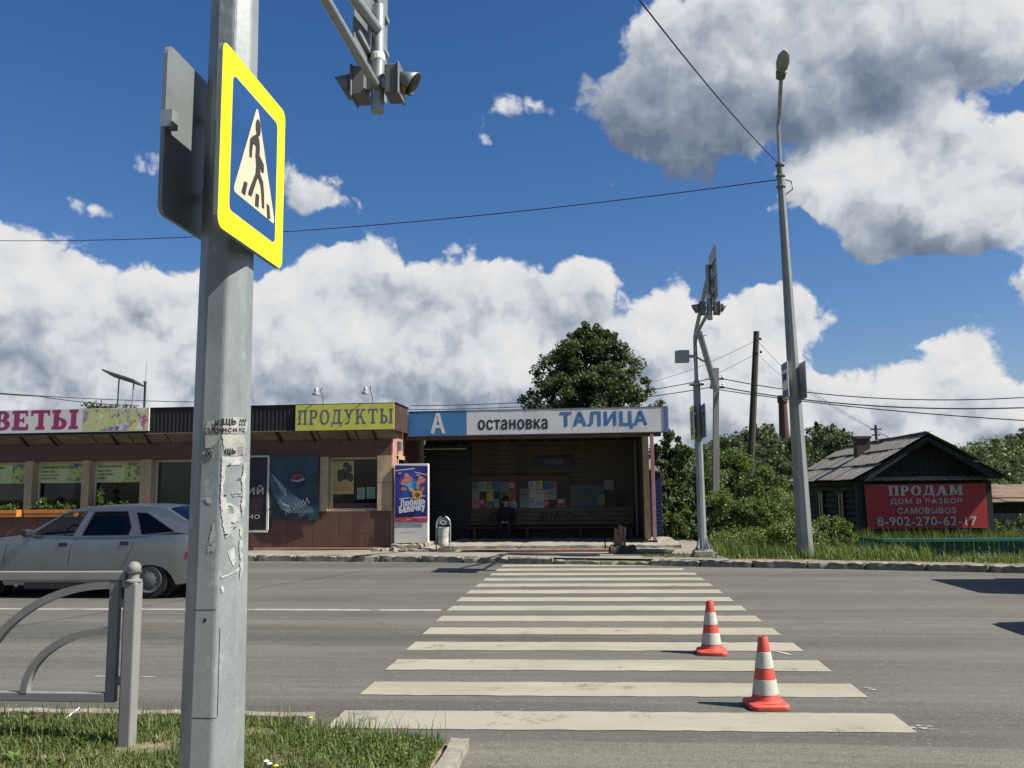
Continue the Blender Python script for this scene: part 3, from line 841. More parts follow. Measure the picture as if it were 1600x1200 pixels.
# notices behind the right-hand window
x0, x1 = OPEN[4]
M_POST = M('yellow_poster', (0.42, 0.36, 0.14), 0.6, var=0.1)
M_NOTE = M('pale_notice', (0.25, 0.38, 0.27), 0.7, var=0.05)
a = rect(518, 720, 553, 772, YW+.21)
po = MB().box(a[0]+.02, a[1], YW+.208, YW+.214, a[2], a[3]).build('poster', M_POST, wins[4])
mb = MB()
for k in range(11):
    cx = a[0]+.12+(a[1]-a[0]-.2)*random.random(); cz = a[2]+.36+.38*random.random(); r_ = random.uniform(.04, .075)
    mb.poly([(cx+r_*math.cos(q), YW+.2045-.0003*k, cz+1.5*r_*math.sin(q)) for q in np.linspace(0, 5.7, 11)])
mb.box(a[0]+.18, a[1]-.16, YW+.2055, YW+.2058, a[2]+.36, a[2]+.62)
mb.build('print', M('poster_figures', (0.07, 0.055, 0.05), 0.7, var=0.6, vs=9), po, fixn=False)
mb = MB()
for k in range(3): mb.box(a[0]+.06, a[0]+.38, YW+.2052, YW+.2056, a[2]+.08+.07*k, a[2]+.12+.07*k)
mb.box(a[0]+.42, a[1]-.04, YW+.2052, YW+.2056, a[2]+.08, a[2]+.25)
mb.build('print', M('poster_lines', (0.45, 0.25, 0.06), 0.7, var=0.3, vs=9), po, fixn=False)
for (p0, p1) in (((558, 762), (570, 780)), ((573, 761), (586, 779))):
    a = rect(*p0, *p1, YW+.21)
    q_ = MB().box(a[0], a[1], YW+.208, YW+.213, a[2], a[3]).build('notice', M_NOTE, wins[4])
    mb = MB()
    for k in range(5): mb.box(a[0]+.02, a[1]-.03, YW+.2065, YW+.2068, a[2]+.03+.05*k, a[2]+.045+.05*k)
    mb.build('print', M_PINT, q_, fixn=False)
MB().box(x0+.05, x1-.05, YW+.207, YW+.214, Z0+.05, Z0+.17).build('notice', M('red_strip_sign', (0.10, 0.03, 0.025), 0.6), wins[4])
# ribbed fascia: the ribs are folded out of one sheet
def ribbed(mb, p0, p1, z0, z1, nrm, pitch=0.105, dep=0.022, m=0):
    p0, p1, nrm = (np.array(q, float) for q in (p0, p1, nrm))
    L = np.linalg.norm(p1-p0); u = (p1-p0)/L; n = int(L/pitch); pr = []
    for i in range(n):
        s_ = i*pitch
        pr += [(s_, 0), (s_+pitch*.38, 0), (s_+pitch*.5, dep), (s_+pitch*.88, dep)]
    pr.append((L, 0))
    pts = [p0+u*a+nrm*b for a, b in pr]; k = len(pts)
    mb.add([(p[0], p[1], z0) for p in pts]+[(p[0], p[1], z1) for p in pts], [(i, i+1, k+i+1, k+i) for i in range(k-1)], m)
mb = MB(); ribbed(mb, (-30, YF, 0), (-5.03, YF, 0), 3.13, 3.765, (0, -1, 0))
fas = mb.build('fascia', M_DARKRIB, shop, fixn=False)
mb = MB(); ribbed(mb, (-5.03, YF, 0), (-5.03, 22.36, 0), 3.10, 3.765, (1, 0, 0), .08, .015)
mb.build('fascia_side', M_SIDERIB, shop, fixn=False)
mb = MB(); mb.box(-30, -4.99, YF-.04, YF+.14, 3.765, 3.785); mb.box(-5.12, -4.99, YF+.14, 22.36, 3.765, 3.785); mb.build('flashing', M_DARKRIB, shop)
mb = MB(); mb.box(-30, -5.03, YF-.022, YF+.03, 3.105, 3.13); mb.build('fascia_edge', M_SOFFIT, shop)
mb = MB()
for x in np.arange(-29.05, -5.5, 1.0):
    mb.add([(x+.01, YF+.02, 3.115), (x+.98, YF+.02, 3.115), (x+.98, YW+.03, 2.895), (x+.01, YW+.03, 2.895)], [(0, 1, 2, 3)])
mb.build('soffit', M_SOFFIT, shop, fixn=False)
for x in (-15.0, -14.2, -12.5, -11.6, -9.9, -8.1, -7.2, -6.3, -5.6):
    mb = MB(); mb.obox((x, (YF+YW)/2-.0, 2.985), (.016, 0, 0), (0, .165, -.115), (0, .012, .018)); mb.build('bracket', M_DARKRIB, shop)

# shop signs
s1 = thing('shop_sign', (-13.0, YF-.05, 3.1), 'white flower shop banner with magenta slab lettering and printed flowers', 'sign')
a = rect(-70, 640, 233, 676, YF-.06)
MB().box(a[0], a[1], YF-.075, YF-.035, a[2]-.0, a[3]).build('panel', M('banner_white', (0.60, 0.60, 0.54), 0.55, var=0.05, vs=1.5), s1)
mb = MB(); yq = YF-.0765
fx0 = W(130, 650, yq)[0]; n = 40
mb.add([(fx0+(a[1]-fx0-.02)*i/n+(.12*math.sin(i*2.1) if i == 0 else 0), yq, z) for z in (a[2]+.02, a[3]-.02) for i in range(n+1)], [(i, i+1, n+2+i, n+1+i) for i in range(n)])
mb.build('print', M_FLOW, s1, fixn=False)
mb = MB(); q0 = W(-44, 671, yq); q1 = W(120, 669, yq)
put_slab(mb, 'ЦВЕТЫ', (q0[0], yq-.0005, a[2]+.085), U3, V3, q1[0]-q0[0], .505, S=.25, T=.15, gap=.1)
mb.build('lettering', M('magenta_ink', (0.30, 0.03, 0.13), 0.5, var=0.08), s1, fixn=False)
s2 = thing('shop_sign', (-6.3, YF-.05, 3.1), 'yellow grocery sign board with grey-blue slab lettering at the fascia corner', 'sign')
a = rect(462, 632, 616, 672, YF-.05)
MB().box(a[0], a[1], YF-.07, YF-.03, a[2], a[3]).build('board', M('yellow_board', (0.56, 0.54, 0.085), 0.5, var=0.07, vs=2, dirt=(0.4, 0.4, 0.12), da=0.4, ds=3), s2, bevel=.004)
mb = MB(); yq = YF-.0712; q0 = W(465, 668, yq); q1 = W(614, 664, yq)
put_slab(mb, 'ПРОДУКТЫ', (q0[0], yq, a[2]+.15), U3, V3, q1[0]-q0[0], .37, gap=.2, S=.19, T=.11)
mb.build('lettering', M('slate_ink', (0.10, 0.125, 0.19), 0.5, var=0.35, vs=25), s2, fixn=False)
def fascia_lamp(px, which):
    b0 = W(px+12, 627, YF-.03)
    t = thing('sign_lamp', (b0[0], YF-.03, 3.77), which, 'lamp', 'small floodlights over the yellow sign')
    e = W(px+3, 603, 20.45)
    p = [(b0[0], YF-.02, 3.70), (b0[0], YF-.04, 3.92), (b0[0]-.03, YF-.15, 4.10), (e[0]+.06, 20.62, 4.18), (e[0], 20.5, 4.12)]
    MB().tube(p, .011, 6).build('stem', M_DSTEEL, t, smooth=True)
    mb = MB(); mb.lathe((e[0]-.03, 20.46, 3.98), [(.035, .15), (.05, .12), (.055, .06), (.095, .02), (.10, -.02), (.09, -.02)], 14)
    mb.build('lamp_head', M_STEEL, t, smooth=True)
fascia_lamp(493, 'small gooseneck floodlight above the left half of the yellow sign')
fascia_lamp(570, 'small gooseneck floodlight above the right end of the yellow sign')

# roof equipment
b0 = W(186, 640, 23.5); b1 = W(209, 640, 23.5)
pv = thing('solar_panel', (b0[0], 23.5, 3.62), 'tilted solar panel on two thin posts standing on the shop roof', 'solar panel')
for px, py in ((186, 592), (209, 599)):
    q = W(px, py, 23.5); MB().tube([(q[0]-.02, 23.5, 3.55), (q[0], 23.5, q[2])], .022, 8).build('post', M_STEEL, pv, smooth=True)
q0, q1 = W(169, 583, 23.5), W(218, 599, 23.5)
c = (q0+q1)/2; ax = (q1-q0)/2; nn = np.cross(ax/np.linalg.norm(ax), (0, 1, 0))
MB().obox(c, ax, (0, .33, -.06), nn*.022).build('panel', M_DSTEEL, pv)
an = thing('antenna', (W(227, 600, 23.5)[0], 23.5, 3.62), 'thin dark aerial mast beside the solar panel on the shop roof', 'antenna')
q = W(227, 597, 23.5); q2 = W(229, 566, 23.5)
MB().tube([(q[0], 23.5, 3.5), (q[0], 23.5, q[2])], .032, 8).build('mast', M_BLACK, an, smooth=True)
MB().lathe((q[0], 23.5, q[2]), [(.05, -.03), (.06, 0), (.03, .05)], 10).build('collar', M_DSTEEL, an)
MB().tube([(q[0], 23.5, q[2]), (q2[0], 23.5, q2[2])], .006, 5).build('whip', M_DSTEEL, an)

# banners hung on the shop wall
def sag_sheet(x0, x1, z0, z1, y, amp, n=16, m=12, seed=0, dx=(0, 0, 0, 0)):
    r = np.random.default_rng(seed); ph = r.uniform(0, 6, 6); vs = []
    for j in range(m+1):
        for i in range(n+1):
            a_, b_ = i/n, j/m
            x = x0+(x1-x0)*a_+(dx[0]*(1-a_)+dx[1]*a_)*(1-b_)
            z = z0+(z1-z0)*b_+(dx[2]*(1-a_)+dx[3]*a_)*(1-b_)
            yy = y-amp*math.sin(math.pi*a_)*math.sin(math.pi*min(1, .1+.9*b_))*.6+amp*.35*math.sin(7*a_+4*b_+ph[0])+amp*.25*math.sin(11*b_-5*a_+ph[1])
            vs.append((x, yy, z))
    return vs, [(j*(n+1)+i, j*(n+1)+i+1, (j+1)*(n+1)+i+1, (j+1)*(n+1)+i) for j in range(m) for i in range(n)]
x0, x1, z0, z1 = rect(421, 713, 497, 810, YW-.09)
bn = thing('advertising_banner', ((x0+x1)/2, YW-.09, z0), 'blue-green soft drink banner with a pale bottle and round emblem on the brown wall', 'banner')
m, t, b = nodes_of('teal_banner')
f = tex(t, 1.6, 5, 0.6); c = ramp(t, f, [(0.3, (0.006, 0.016, 0.032)), (0.5, (0.012, 0.034, 0.052)), (0.72, (0.022, 0.075, 0.095))])
t.links.new(c, b.inputs['Base Color']); b.inputs['Roughness'].default_value = 0.35
vs, fs = sag_sheet(x0, x1, z0, z1, YW-.09, .035, seed=3, dx=(.0, .03, .02, -.05))
bs_ = MB().add(vs, fs).build('sheet', m, bn, smooth='all', fixn=False)
M_BOT = M('bottle_print', (0.055, 0.095, 0.135), 0.4, var=0.5, vs=6)
M_BOT2 = M('bottle_highlight', (0.24, 0.28, 0.29), 0.4, var=0.3, vs=9)
def wallpoly(mb, pts, Y, m=0):
    mb.poly([tuple(W(380+p[0]/5.0, 690+p[1]/5.0, Y)) for p in pts], m)
mb = MB(); wallpoly(mb, [(215, 240), (250, 265), (300, 310), (380, 400), (470, 470), (560, 540), (540, 560), (380, 560), (300, 530), (250, 440), (220, 380), (208, 300)], YW-.134)
mb.build('bottle_print', M_BOT, bs_, fixn=False)
mb = MB(); wallpoly(mb, [(222, 250), (236, 262), (330, 370), (345, 420), (330, 425), (285, 360)], YW-.1355); wallpoly(mb, [(270, 440), (300, 470), (370, 505), (365, 512), (310, 500)], YW-.1355)
mb.build('bottle_highlight', M_BOT2, bs_, fixn=False)
def disc(mb, cx, cy, rx, ry, q0, q1, Y, m):
    wallpoly(mb, [(cx+rx*math.cos(q), cy-ry*math.sin(q)) for q in np.linspace(q0, q1, 14)], Y, m)
mb = MB(); disc(mb, 425, 290, 55, 42, .1, 3.1, YW-.1345, 0); disc(mb, 432, 318, 50, 36, 3.2, 6.2, YW-.1345, 1)
wallpoly(mb, [(368, 292), (420, 300), (478, 280), (480, 300), (430, 318), (378, 312)], YW-.136, 2)
mb.build('emblem', [M('emblem_red', (0.22, 0.035, 0.02), 0.4), M('emblem_blue', (0.012, 0.02, 0.06), 0.4), M('emblem_white', (0.25, 0.28, 0.3), 0.4)], bs_, fixn=False)
for wd, (sx, sy, ex, ey) in (('ЖИВИ', (330, 575, 520, 480)), ('СЕЙЧАС', (440, 590, 545, 545))):
    o_ = W(380+sx/5, 690+sy/5, YW-.137); e_ = W(380+ex/5, 690+ey/5, YW-.137); u_ = (e_-o_); L_ = np.linalg.norm(u_); u_ = u_/L_
    v_ = np.array([-u_[2], 0, u_[0]])
    mb = MB(); put_text(mb, wd, o_, u_, v_, L_, .16, -.01); mb.build('lettering', M_BOT2, bs_, fixn=False)
x0, x1, z0, z1 = rect(352, 714, 419, 830, YW-.13)
bn2 = thing('advertising_banner', ((x0+x1)/2, YW-.13, z0), 'dark purple framed advertising banner half hidden behind the near pole', 'banner')
M_PURP = M('purple_banner', (0.022, 0.013, 0.024), 0.45, var=0.4, vs=1.6, dirt=(0.06, 0.035, 0.05), da=0.6, ds=1.5)
MB().box(x0, x1, YW-.13, YW-.11, z0, z1).build('sheet', M_PURP, bn2)
mb = MB()
for (a0, a1, b0, b1) in ((x0, x1, z0-.03, z0+.02), (x0, x1, z1-.01, z1+.03), (x1-.03, x1+.02, z0+.02, z1-.01), (x0-.02, x0+.03, z0+.02, z1-.01)): mb.box(a0, a1, YW-.15, YW-.10, b0, b1)
mb.build('frame', M_FRAME, bn2)
M_CRI = M('cream_ink', (0.42, 0.39, 0.33), 0.5, var=0.3, vs=6)
mb = MB(); q0 = W(387, 773, YW-.135); q1 = W(412, 773, YW-.135); put_text(mb, 'ИЙ', (q0[0], YW-.135, q0[2]), U3, V3, q1[0]-q0[0], .24, .05); mb.build('lettering', M_CRI, bn2, fixn=False); mb = MB()
q0 = W(387, 811, YW-.135); q1 = W(406, 811, YW-.135); put_text(mb, 'НО', (q0[0], YW-.135, q0[2]), U3, V3, q1[0]-q0[0], .11, .05)
mb.build('lettering', M_CRI, bn2, fixn=False)

# planters under the flower shop windows
M_ORANGE = M('orange_planter', (0.50, 0.19, 0.035), 0.6, var=0.15, vs=4)
M_PLANT = FOL('planter_leaf', (0.03, 0.07, 0.015), (0.12, 0.20, 0.035), 0.3)
def leaf_cloud(n, centre, rad, size, seed, flat=0.3, up=0.0):
    "n leaf rhombs spread through an ellipsoid: arrays of verts and faces"
    r = np.random.default_rng(seed)
    d = r.normal(size=(n, 3)); d /= np.linalg.norm(d, axis=1)[:, None]
    rr = r.uniform(0, 1, n)**(1/2.2)
    p = np.array(centre)+d*rr[:, None]*np.array(rad)
    nrm = d*flat+r.normal(size=(n, 3))*.6+np.array([0, 0, up]); nrm /= np.linalg.norm(nrm, axis=1)[:, None]
    t = np.cross(nrm, r.normal(size=(n, 3))); t /= np.linalg.norm(t, axis=1)[:, None]; bq = np.cross(nrm, t)
    s_ = size*r.uniform(.6, 1.35, n)[:, None]
    q = np.stack([p-t*s_, p+bq*s_*.55-nrm*s_*.12, p+t*s_, p-bq*s_*.55-nrm*s_*.12], 1).reshape(-1, 3)
    return q
def leaf_mesh(name, arrays, mats):
    q = np.concatenate(arrays); n = len(q)//4
    me = bpy.data.meshes.new(name)
    me.vertices.add(len(q)); me.vertices.foreach_set('co', q.astype(np.float32).ravel())
    me.loops.add(4*n); me.loops.foreach_set('vertex_index', np.arange(4*n, dtype=np.int32))
    me.polygons.add(n); me.polygons.foreach_set('loop_start', np.arange(0, 4*n, 4, dtype=np.int32)); me.polygons.foreach_set('loop_total', np.full(n, 4, dtype=np.int32))
    for m_ in (mats if isinstance(mats, (list, tuple)) else [mats]): me.materials.append(m_)
    me.update(calc_edges=True); me.validate()
    return me
def leaf_obj(name, arrays, mats, parent):
    off = OFF[parent.name] if parent is not None else np.zeros(3)
    me = leaf_mesh(name, [a-off for a in arrays], mats)
    o = bpy.data.objects.new(name, me); COL.objects.link(o)
    if parent is not None: o.parent = parent; OFF[o.name] = off
    return o
_pl = ('leftmost orange planter box under the flower shop window, cut by the frame', 'orange planter box between the first two beige pilasters behind the car roof', 'orange planter box with a tall white-flowered plant, mostly behind the car')
for k in range(3):
    x0, x1 = OPEN[k]; x0 -= .02; x1 += .0
    p = thing('planter_box', ((x0+x1)/2, YW-.14, 1.02), _pl[k], 'planter', 'planters under the flower shop windows')
    mb = MB(); mb.box(x0, x1, YW-.26, YW-.237, 1.03, 1.21); mb.box(x0, x1, YW-.06, YW-.04, 1.03, 1.21); mb.box(x0, x0+.02, YW-.237, YW-.06, 1.03, 1.21); mb.box(x1-.02, x1, YW-.237, YW-.06, 1.03, 1.21); mb.box(x0+.02, x1-.02, YW-.237, YW-.06, 1.03, 1.05)
    mb.build('box', M_ORANGE, p)
    MB().box(x0+.021, x1-.021, YW-.236, YW-.061, 1.051, 1.17).build('soil', M_SOIL, p)
    MB().box(x0-.01, x1+.01, YW-.27, YW-.262, 1.115, 1.125).build('trim', M_BROWN, p)
    ar = []
    for i in range(9):
        cx = x0+.1+(x1-x0-.2)*i/8; h = random.uniform(.05, .13)
        ar.append(leaf_cloud(26, (cx, YW-.15, 1.2+h), (.08, .08, h), .032, 90*k+i))
    if k == 2: ar.append(leaf_cloud(90, (x0+.42, YW-.15, 1.52), (.10, .08, .28), .035, 77))
    if k == 1: ar.append(leaf_cloud(70, (x0+.40, YW-.15, 1.42), (.15, .1, .12), .035, 78))
    leaf_obj('plants', ar, M_PLANT, p)

# entrance steps of broken concrete
st = thing('entrance_steps', (-4.9, 21.0, 0.13), 'broken concrete entrance steps at the corner of the shop', 'steps')
for k, (x0, x1, y0, y1, z0, z1) in enumerate(((-5.35, -4.02, 20.72, 22.6, .10, .20), (-5.15, -4.35, 20.95, 22.6, .19, .29))):
    me = stone_mesh('step', x1-x0, y1-y0, z1-z0, .022, 70+k, M_CONC)
    piece(me, 'step', ((x0+x1)/2, (y0+y1)/2, z0), st)
for k in range(4):
    me = stone_mesh('rubble', .28, .16, .10, .02, 80+k, M_CONC)
    piece(me, 'rubble', (-5.4+.22*k, 20.75-.03*(k % 2), .12), st, (0, .1*k, .5*k))

# ------------------------------------------------------------------ bus shelter
YS = 22.40
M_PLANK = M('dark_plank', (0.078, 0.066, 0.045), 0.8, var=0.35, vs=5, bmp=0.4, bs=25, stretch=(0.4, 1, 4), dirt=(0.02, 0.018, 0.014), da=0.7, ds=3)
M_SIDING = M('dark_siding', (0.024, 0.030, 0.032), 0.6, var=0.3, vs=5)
M_YPOST = M('ochre_post', (0.36, 0.27, 0.12), 0.75, var=0.25, vs=9, bmp=0.3, bs=30, stretch=(3, 3, .5), dirt=(0.12, 0.08, 0.045), da=0.5, ds=6)
M_RPOST = M('faded_red_post', (0.34, 0.17, 0.14), 0.7, var=0.25, vs=8, dirt=(0.12, 0.06, 0.05), da=0.5, ds=6)
M_BEAM = M('brown_beam', (0.10, 0.055, 0.04), 0.75, var=0.25, vs=4)
M_BSIGN = M('blue_sign', (0.045, 0.17, 0.38), 0.45, var=0.10, vs=1.3, dirt=(0.10, 0.22, 0.36), da=0.5, ds=1.2)
M_WSIGN = M('white_sign', (0.60, 0.61, 0.60), 0.45, var=0.06, vs=1.5, dirt=(0.46, 0.43, 0.40), da=0.5, ds=1.3)
sh = thing('bus_shelter', (-1.7, 23.7, 0.13), 'wooden bus shelter with a deep shaded interior and long blue and white name board', 'bus shelter')
# floor slab with a crumbling front edge
for k, (x0, x1) in enumerate(((-4.0, -2.0), (-1.98, .1), (.12, 1.95))):
    me = stone_mesh('floor_slab', x1-x0, 3.7, .11, .012, 100+k, M_CONC, n=(14, 3, 3))
    piece(me, 'floor_slab', ((x0+x1)/2, 23.3-.02*k, .115), sh)
# walls of horizontal planks, laid one by one
def planks(x0, x1, y, z0, z1, h, mat, name, parent, axis='x', dep=.03):
    n = int((z1-z0)/h); mb = MB()
    if axis == 'x': mb.box(x0, x1, 0, dep, .004, h-.006)
    else: mb.box(0, dep, x0, x1, .004, h-.006)
    me = mesh_only(mb, name, mat)
    for i in range(n):
        loc = ((0, y, z0+h*i) if axis == 'x' else (y, 0, z0+h*i))
        piece(me, name, (loc[0]+random.uniform(-.01, .01)*(axis == 'x'), loc[1]+random.uniform(-.004, .004), loc[2]), parent, (random.uniform(-.03, .05) if axis == 'x' else 0, random.uniform(-.001, .001) if axis == 'x' else 0, 0))
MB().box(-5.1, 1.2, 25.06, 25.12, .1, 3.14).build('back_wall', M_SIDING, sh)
planks(-3.72, 1.12, 25.0, .22, 3.0, .132, M_PLANK, 'plank', sh)
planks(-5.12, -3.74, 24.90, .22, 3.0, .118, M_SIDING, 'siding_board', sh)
MB().box(1.17, 1.21, 22.5, 25.06, .1, 3.05).build('side_wall', M_PLANK, sh)
planks(22.55, 25.0, 1.13, .3, 3.0, .14, M_PLANK, 'plank', sh, 'y', .03)
# roof, joists, beam, posts
MB().box(-5.12, 1.74, YS+.06, 25.3, 3.10, 3.30).build('roof', M_ROOF, sh)
for x in (-4.4, -3.5, -2.6, -1.55, -.5, .5): MB().box(x, x+.07, YS+.2, 25.0, 2.98, 3.095).build('joist', M_BEAM, sh)
MB().box(-5.1, 1.62, YS+.03, YS+.16, 2.92, 3.13).build('beam', M_BEAM, sh)
MB().box(1.135, 1.285, YS+.02, YS+.15, .30, 2.92).build('post', M_YPOST, sh, bevel=.006)
MB().box(1.33, 1.42, YS-.03, YS+.06, .27, 3.0).build('post', M_RPOST, sh, bevel=.006)
mb = MB(); mb.box(1.10, 1.44, YS-.01, YS+.16, .18, .27); mb.build('post_foot', M_BEAM, sh)
MB().tube([(1.02, 24.3, .3), (1.02, 24.3, 2.9)], .03, 8).build('pipe', M_DSTEEL, sh, smooth=True)
# name board: separate sheets side by side
def strip(px0, px1, mat, name, dy=0.0):
    X0 = W(px0, 660, YS)[0]; X1 = W(px1, 656, YS)[0]
    vs, fs = sag_sheet(X0+.004, X1-.004, 3.035, 3.675, YS-.02+dy, .0025, 12, 5, int(px0))
    o_ = MB().add(vs, fs).build(name, mat, sh, smooth='all', fixn=False)
    return o_
strip(638, 729, M_BSIGN, 'sign_panel')
for a0, a1 in ((729, 780), (780, 820), (820, 893), (893, 965), (965, 1038)): strip(a0, a1, M_WSIGN, 'sign_panel', random.uniform(-.001, .001))
X0 = W(638, 660, YS)[0]; X1 = W(1039, 656, YS)[0]
MB().box(X0, X1, YS-.008, YS+.045, 3.03, 3.68).build('sign_case', M_WSIGN, sh)
MB().box(X1+.002, X1+.085, YS-.04, YS+.25, 3.02, 3.70).build('sign_end', M('faded_blue_trim', (0.10, 0.16, 0.36), 0.6), sh)
mb = MB(); mb.box(X0, X1, YS-.04, YS+.05, 3.018, 3.03); mb.box(X0, X1, YS-.03, YS+.06, 3.68, 3.69); mb.build('sign_edge', M_DSTEEL, sh)
yq = YS-.0245
def board_text(s, p0, p1, h, mat, bold, name='lettering', m0=.0):
    a = W(*p0, yq); b_ = W(*p1, yq); mb = MB()
    put_text(mb, s, (a[0], yq, a[2]), U3, V3, b_[0]-a[0], h, bold)
    return mb.build(name, mat, sh, fixn=False)
board_text('А', (672, 678), (696, 678), .55, M_WSIGN, .05)
board_text('остановка', (747, 672), (856, 670), .27, M_INK, .035)
board_text('ТАЛИЦА', (875, 671), (1012, 669), .455, M('sign_blue_ink', (0.05, 0.16, 0.37), 0.5, var=0.15, vs=3), .045)
# inside: name plate, notice boards with paper slips, bench
a = rect(834, 714, 893, 730, 24.95)
npl = thing('name_plate', ((a[0]+a[1])/2, 24.95, a[2]), 'small dark blue stop name plate high on the shelter back wall', 'sign')
MB().box(a[0], a[1], 24.93, 24.975, a[2], a[3]).build('plate', M('navy_plate', (0.010, 0.014, 0.05), 0.5), npl)
mb = MB(); put_text(mb, 'ТАЛИЦА', (a[0]+.27, 24.925, a[2]+.07), U3, V3, .56, .16, .015); mb.build('lettering', M('plate_ink', (0.16, 0.16, 0.17), 0.6), npl, fixn=False)
a = rect(736, 744, 888, 800, 24.9)
nb = thing('notice_board', ((a[0]+a[1])/2, 24.9, a[2]), 'wide notice board covered in coloured paper slips inside the shelter', 'notice board')
MB().box(a[0], a[1], 24.93, 24.965, a[2], a[3]).build('board', M('board_grey', (0.045, 0.045, 0.04), 0.8), nb)
mb = MB(); mb.box(a[0]-.03, a[1]+.03, 24.91, 24.97, a[3], a[3]+.03); mb.box(a[0]-.03, a[0], 24.91, 24.97, a[2], a[3]); mb.box(a[1], a[1]+.03, 24.91, 24.97, a[2], a[3]); mb.box(a[0]+1.36, a[0]+1.40, 24.915, 24.96, a[2], a[3]); mb.build('frame', M_PLANK, nb)
mb = MB(); mb.box(a[0]+.05, a[0]+1.33, 24.922, 24.929, a[3]-.13, a[3]-.02); mb.box(a[0]+1.43, a[1]-.05, 24.922, 24.929, a[3]-.13, a[3]-.02); mb.build('heading_strip', M('heading_brown', (0.10, 0.06, 0.05), 0.8, var=.3, vs=12), nb)
SLIP = {c: M('slip_'+c, tuple(1.15*(q*.72+.28*sum(v)/3) for q in v), 0.85, var=0.12) for c, v in dict(white=(.34, .34, .33), red=(.28, .04, .04), green=(.06, .22, .06), yellow=(.34, .32, .06), blue=(.03, .15, .28), pink=(.32, .16, .16), grey=(.16, .16, .17), orange=(.32, .14, .05), mint=(.16, .28, .2)).items()}
r_ = random.Random(8)
NEED = ['white']*9+['grey']*5+['red']*4+['green']*2+['yellow']*4+['blue']*2+['pink']*4+['mint']*4+['orange']
r_.shuffle(NEED); k_ = 0
for half in ((a[0]+.03, a[0]+1.34), (a[0]+1.42, a[1]-.03)):
    x = half[0]
    while x < half[1]-.08:
        w_ = r_.choice((.15, .19, .21, .26)); z = a[3]-.15
        while z > a[2]+.10 and k_ < 70:
            h_ = r_.choice((.21, .26, .29, .34)); c = NEED[k_ % len(NEED)]; k_ += 1
            if z-h_ < a[2]-.02: h_ = z-a[2]
            x1_ = min(x+w_*r_.uniform(.85, 1.12), half[1]+.02); y = 24.926-.0013*(k_ % 6); sk = r_.uniform(-.014, .014)
            if r_.random() < .9:
                s_ = MB().prism([(x, y, z-h_+.008), (x1_, y, z-h_+sk+.008), (x1_-sk, y, z+sk), (x-sk, y, z)], (0, .0006, 0)).build('paper_slip', SLIP[c], nb, fixn=False)
                mb = MB()
                for q in range(r_.randint(2, 6)):
                    zz = z-h_*(.18+.13*q)
                    if zz > z-h_+.03: mb.box(x+.02, x+.02+(x1_-x-.04)*r_.uniform(.5, 1), y-.0012, y-.0008, zz-.012, zz)
                if mb.v: mb.build('print', M_INK if c != 'red' else M_PAPER, s_, fixn=False)
            z -= h_
        x += w_
FB = [0.0]
def flat_board(p, name, label, mat, cat='notice'):
    a = rect(*p, 24.9); FB[0] += .006
    return tag(MB().box(a[0], a[1], 24.94-FB[0], 24.985-FB[0], a[2], a[3]).build(name, mat, None, bevel=.004), label, cat), a
flat_board((891, 757, 945, 802), 'timetable_board', 'plain blue-grey timetable board right of the paper slips', M('timetable_blue', (0.055, 0.075, 0.085), 0.6, var=.15), 'board')
flat_board((944, 750, 959, 765), 'paper_notice', 'pale paper notice stuck on planks above the graffiti', SLIP['grey'])
flat_board((934, 772, 945, 790), 'paper_notice', 'small yellowish paper beside the black graffiti', M('old_paper', (.18, .16, .10), .8))
flat_board((681, 737, 722, 757), 'paper_notice', 'grey information sheet on the dark siding above the litter bin', M('old_sheet', (.05, .055, .055), .8))
flat_board((693, 764, 706, 773), 'paper_notice', 'small pale paper scrap on dark siding', SLIP['grey'])
# bench: backrest boards and a seat along the wall
bz = thing('bench', (-1.3, 24.7, .22), 'long plank bench with pale scribbled backrest boards at the shelter back', 'bench')
M_BENCH = M('bench_plank', (0.12, 0.10, 0.065), 0.8, var=0.25, vs=5, stretch=(.5, 1, 3), dirt=(.03, .03, .025), da=.6, ds=3)
for k in range(4): MB().box(-3.75+.01*k, .95, 24.88, 24.915, .58+.125*k, .69+.125*k).build('backrest_plank', M_BENCH, bz)
for k in range(3): MB().box(-3.75, .95, 24.46+.14*k, 24.59+.14*k, .50, .54).build('seat_plank', M_PLANK, bz)
for x in (-3.6, -2.1, -.6, .8): MB().box(x, x+.08, 24.48, 24.86, .22, .50).build('leg', M_PLANK, bz)
for s_, x, w_ in (('ЯНА', -1.75, .62), ('С', -.95, .2), ('У', -.3, .22)):
    mb = MB(); put_text(mb, s_, (x, 24.872, .70), U3, V3, w_, .24, -.02); mb.build('graffiti', M_INK, bz, fixn=False)
for cx in (-3.05, -2.62):
    mb = MB()
    for k in range(2):
        for qd in ring(cx, .82, .16-.05*k, .13-.04*k, .035, .03, .3+k, 5.8+k, 12): mb.quad(*[(p[0], 24.872-.0006*k, p[1]) for p in qd])
    mb.build('graffiti', M_INK, bz, fixn=False)

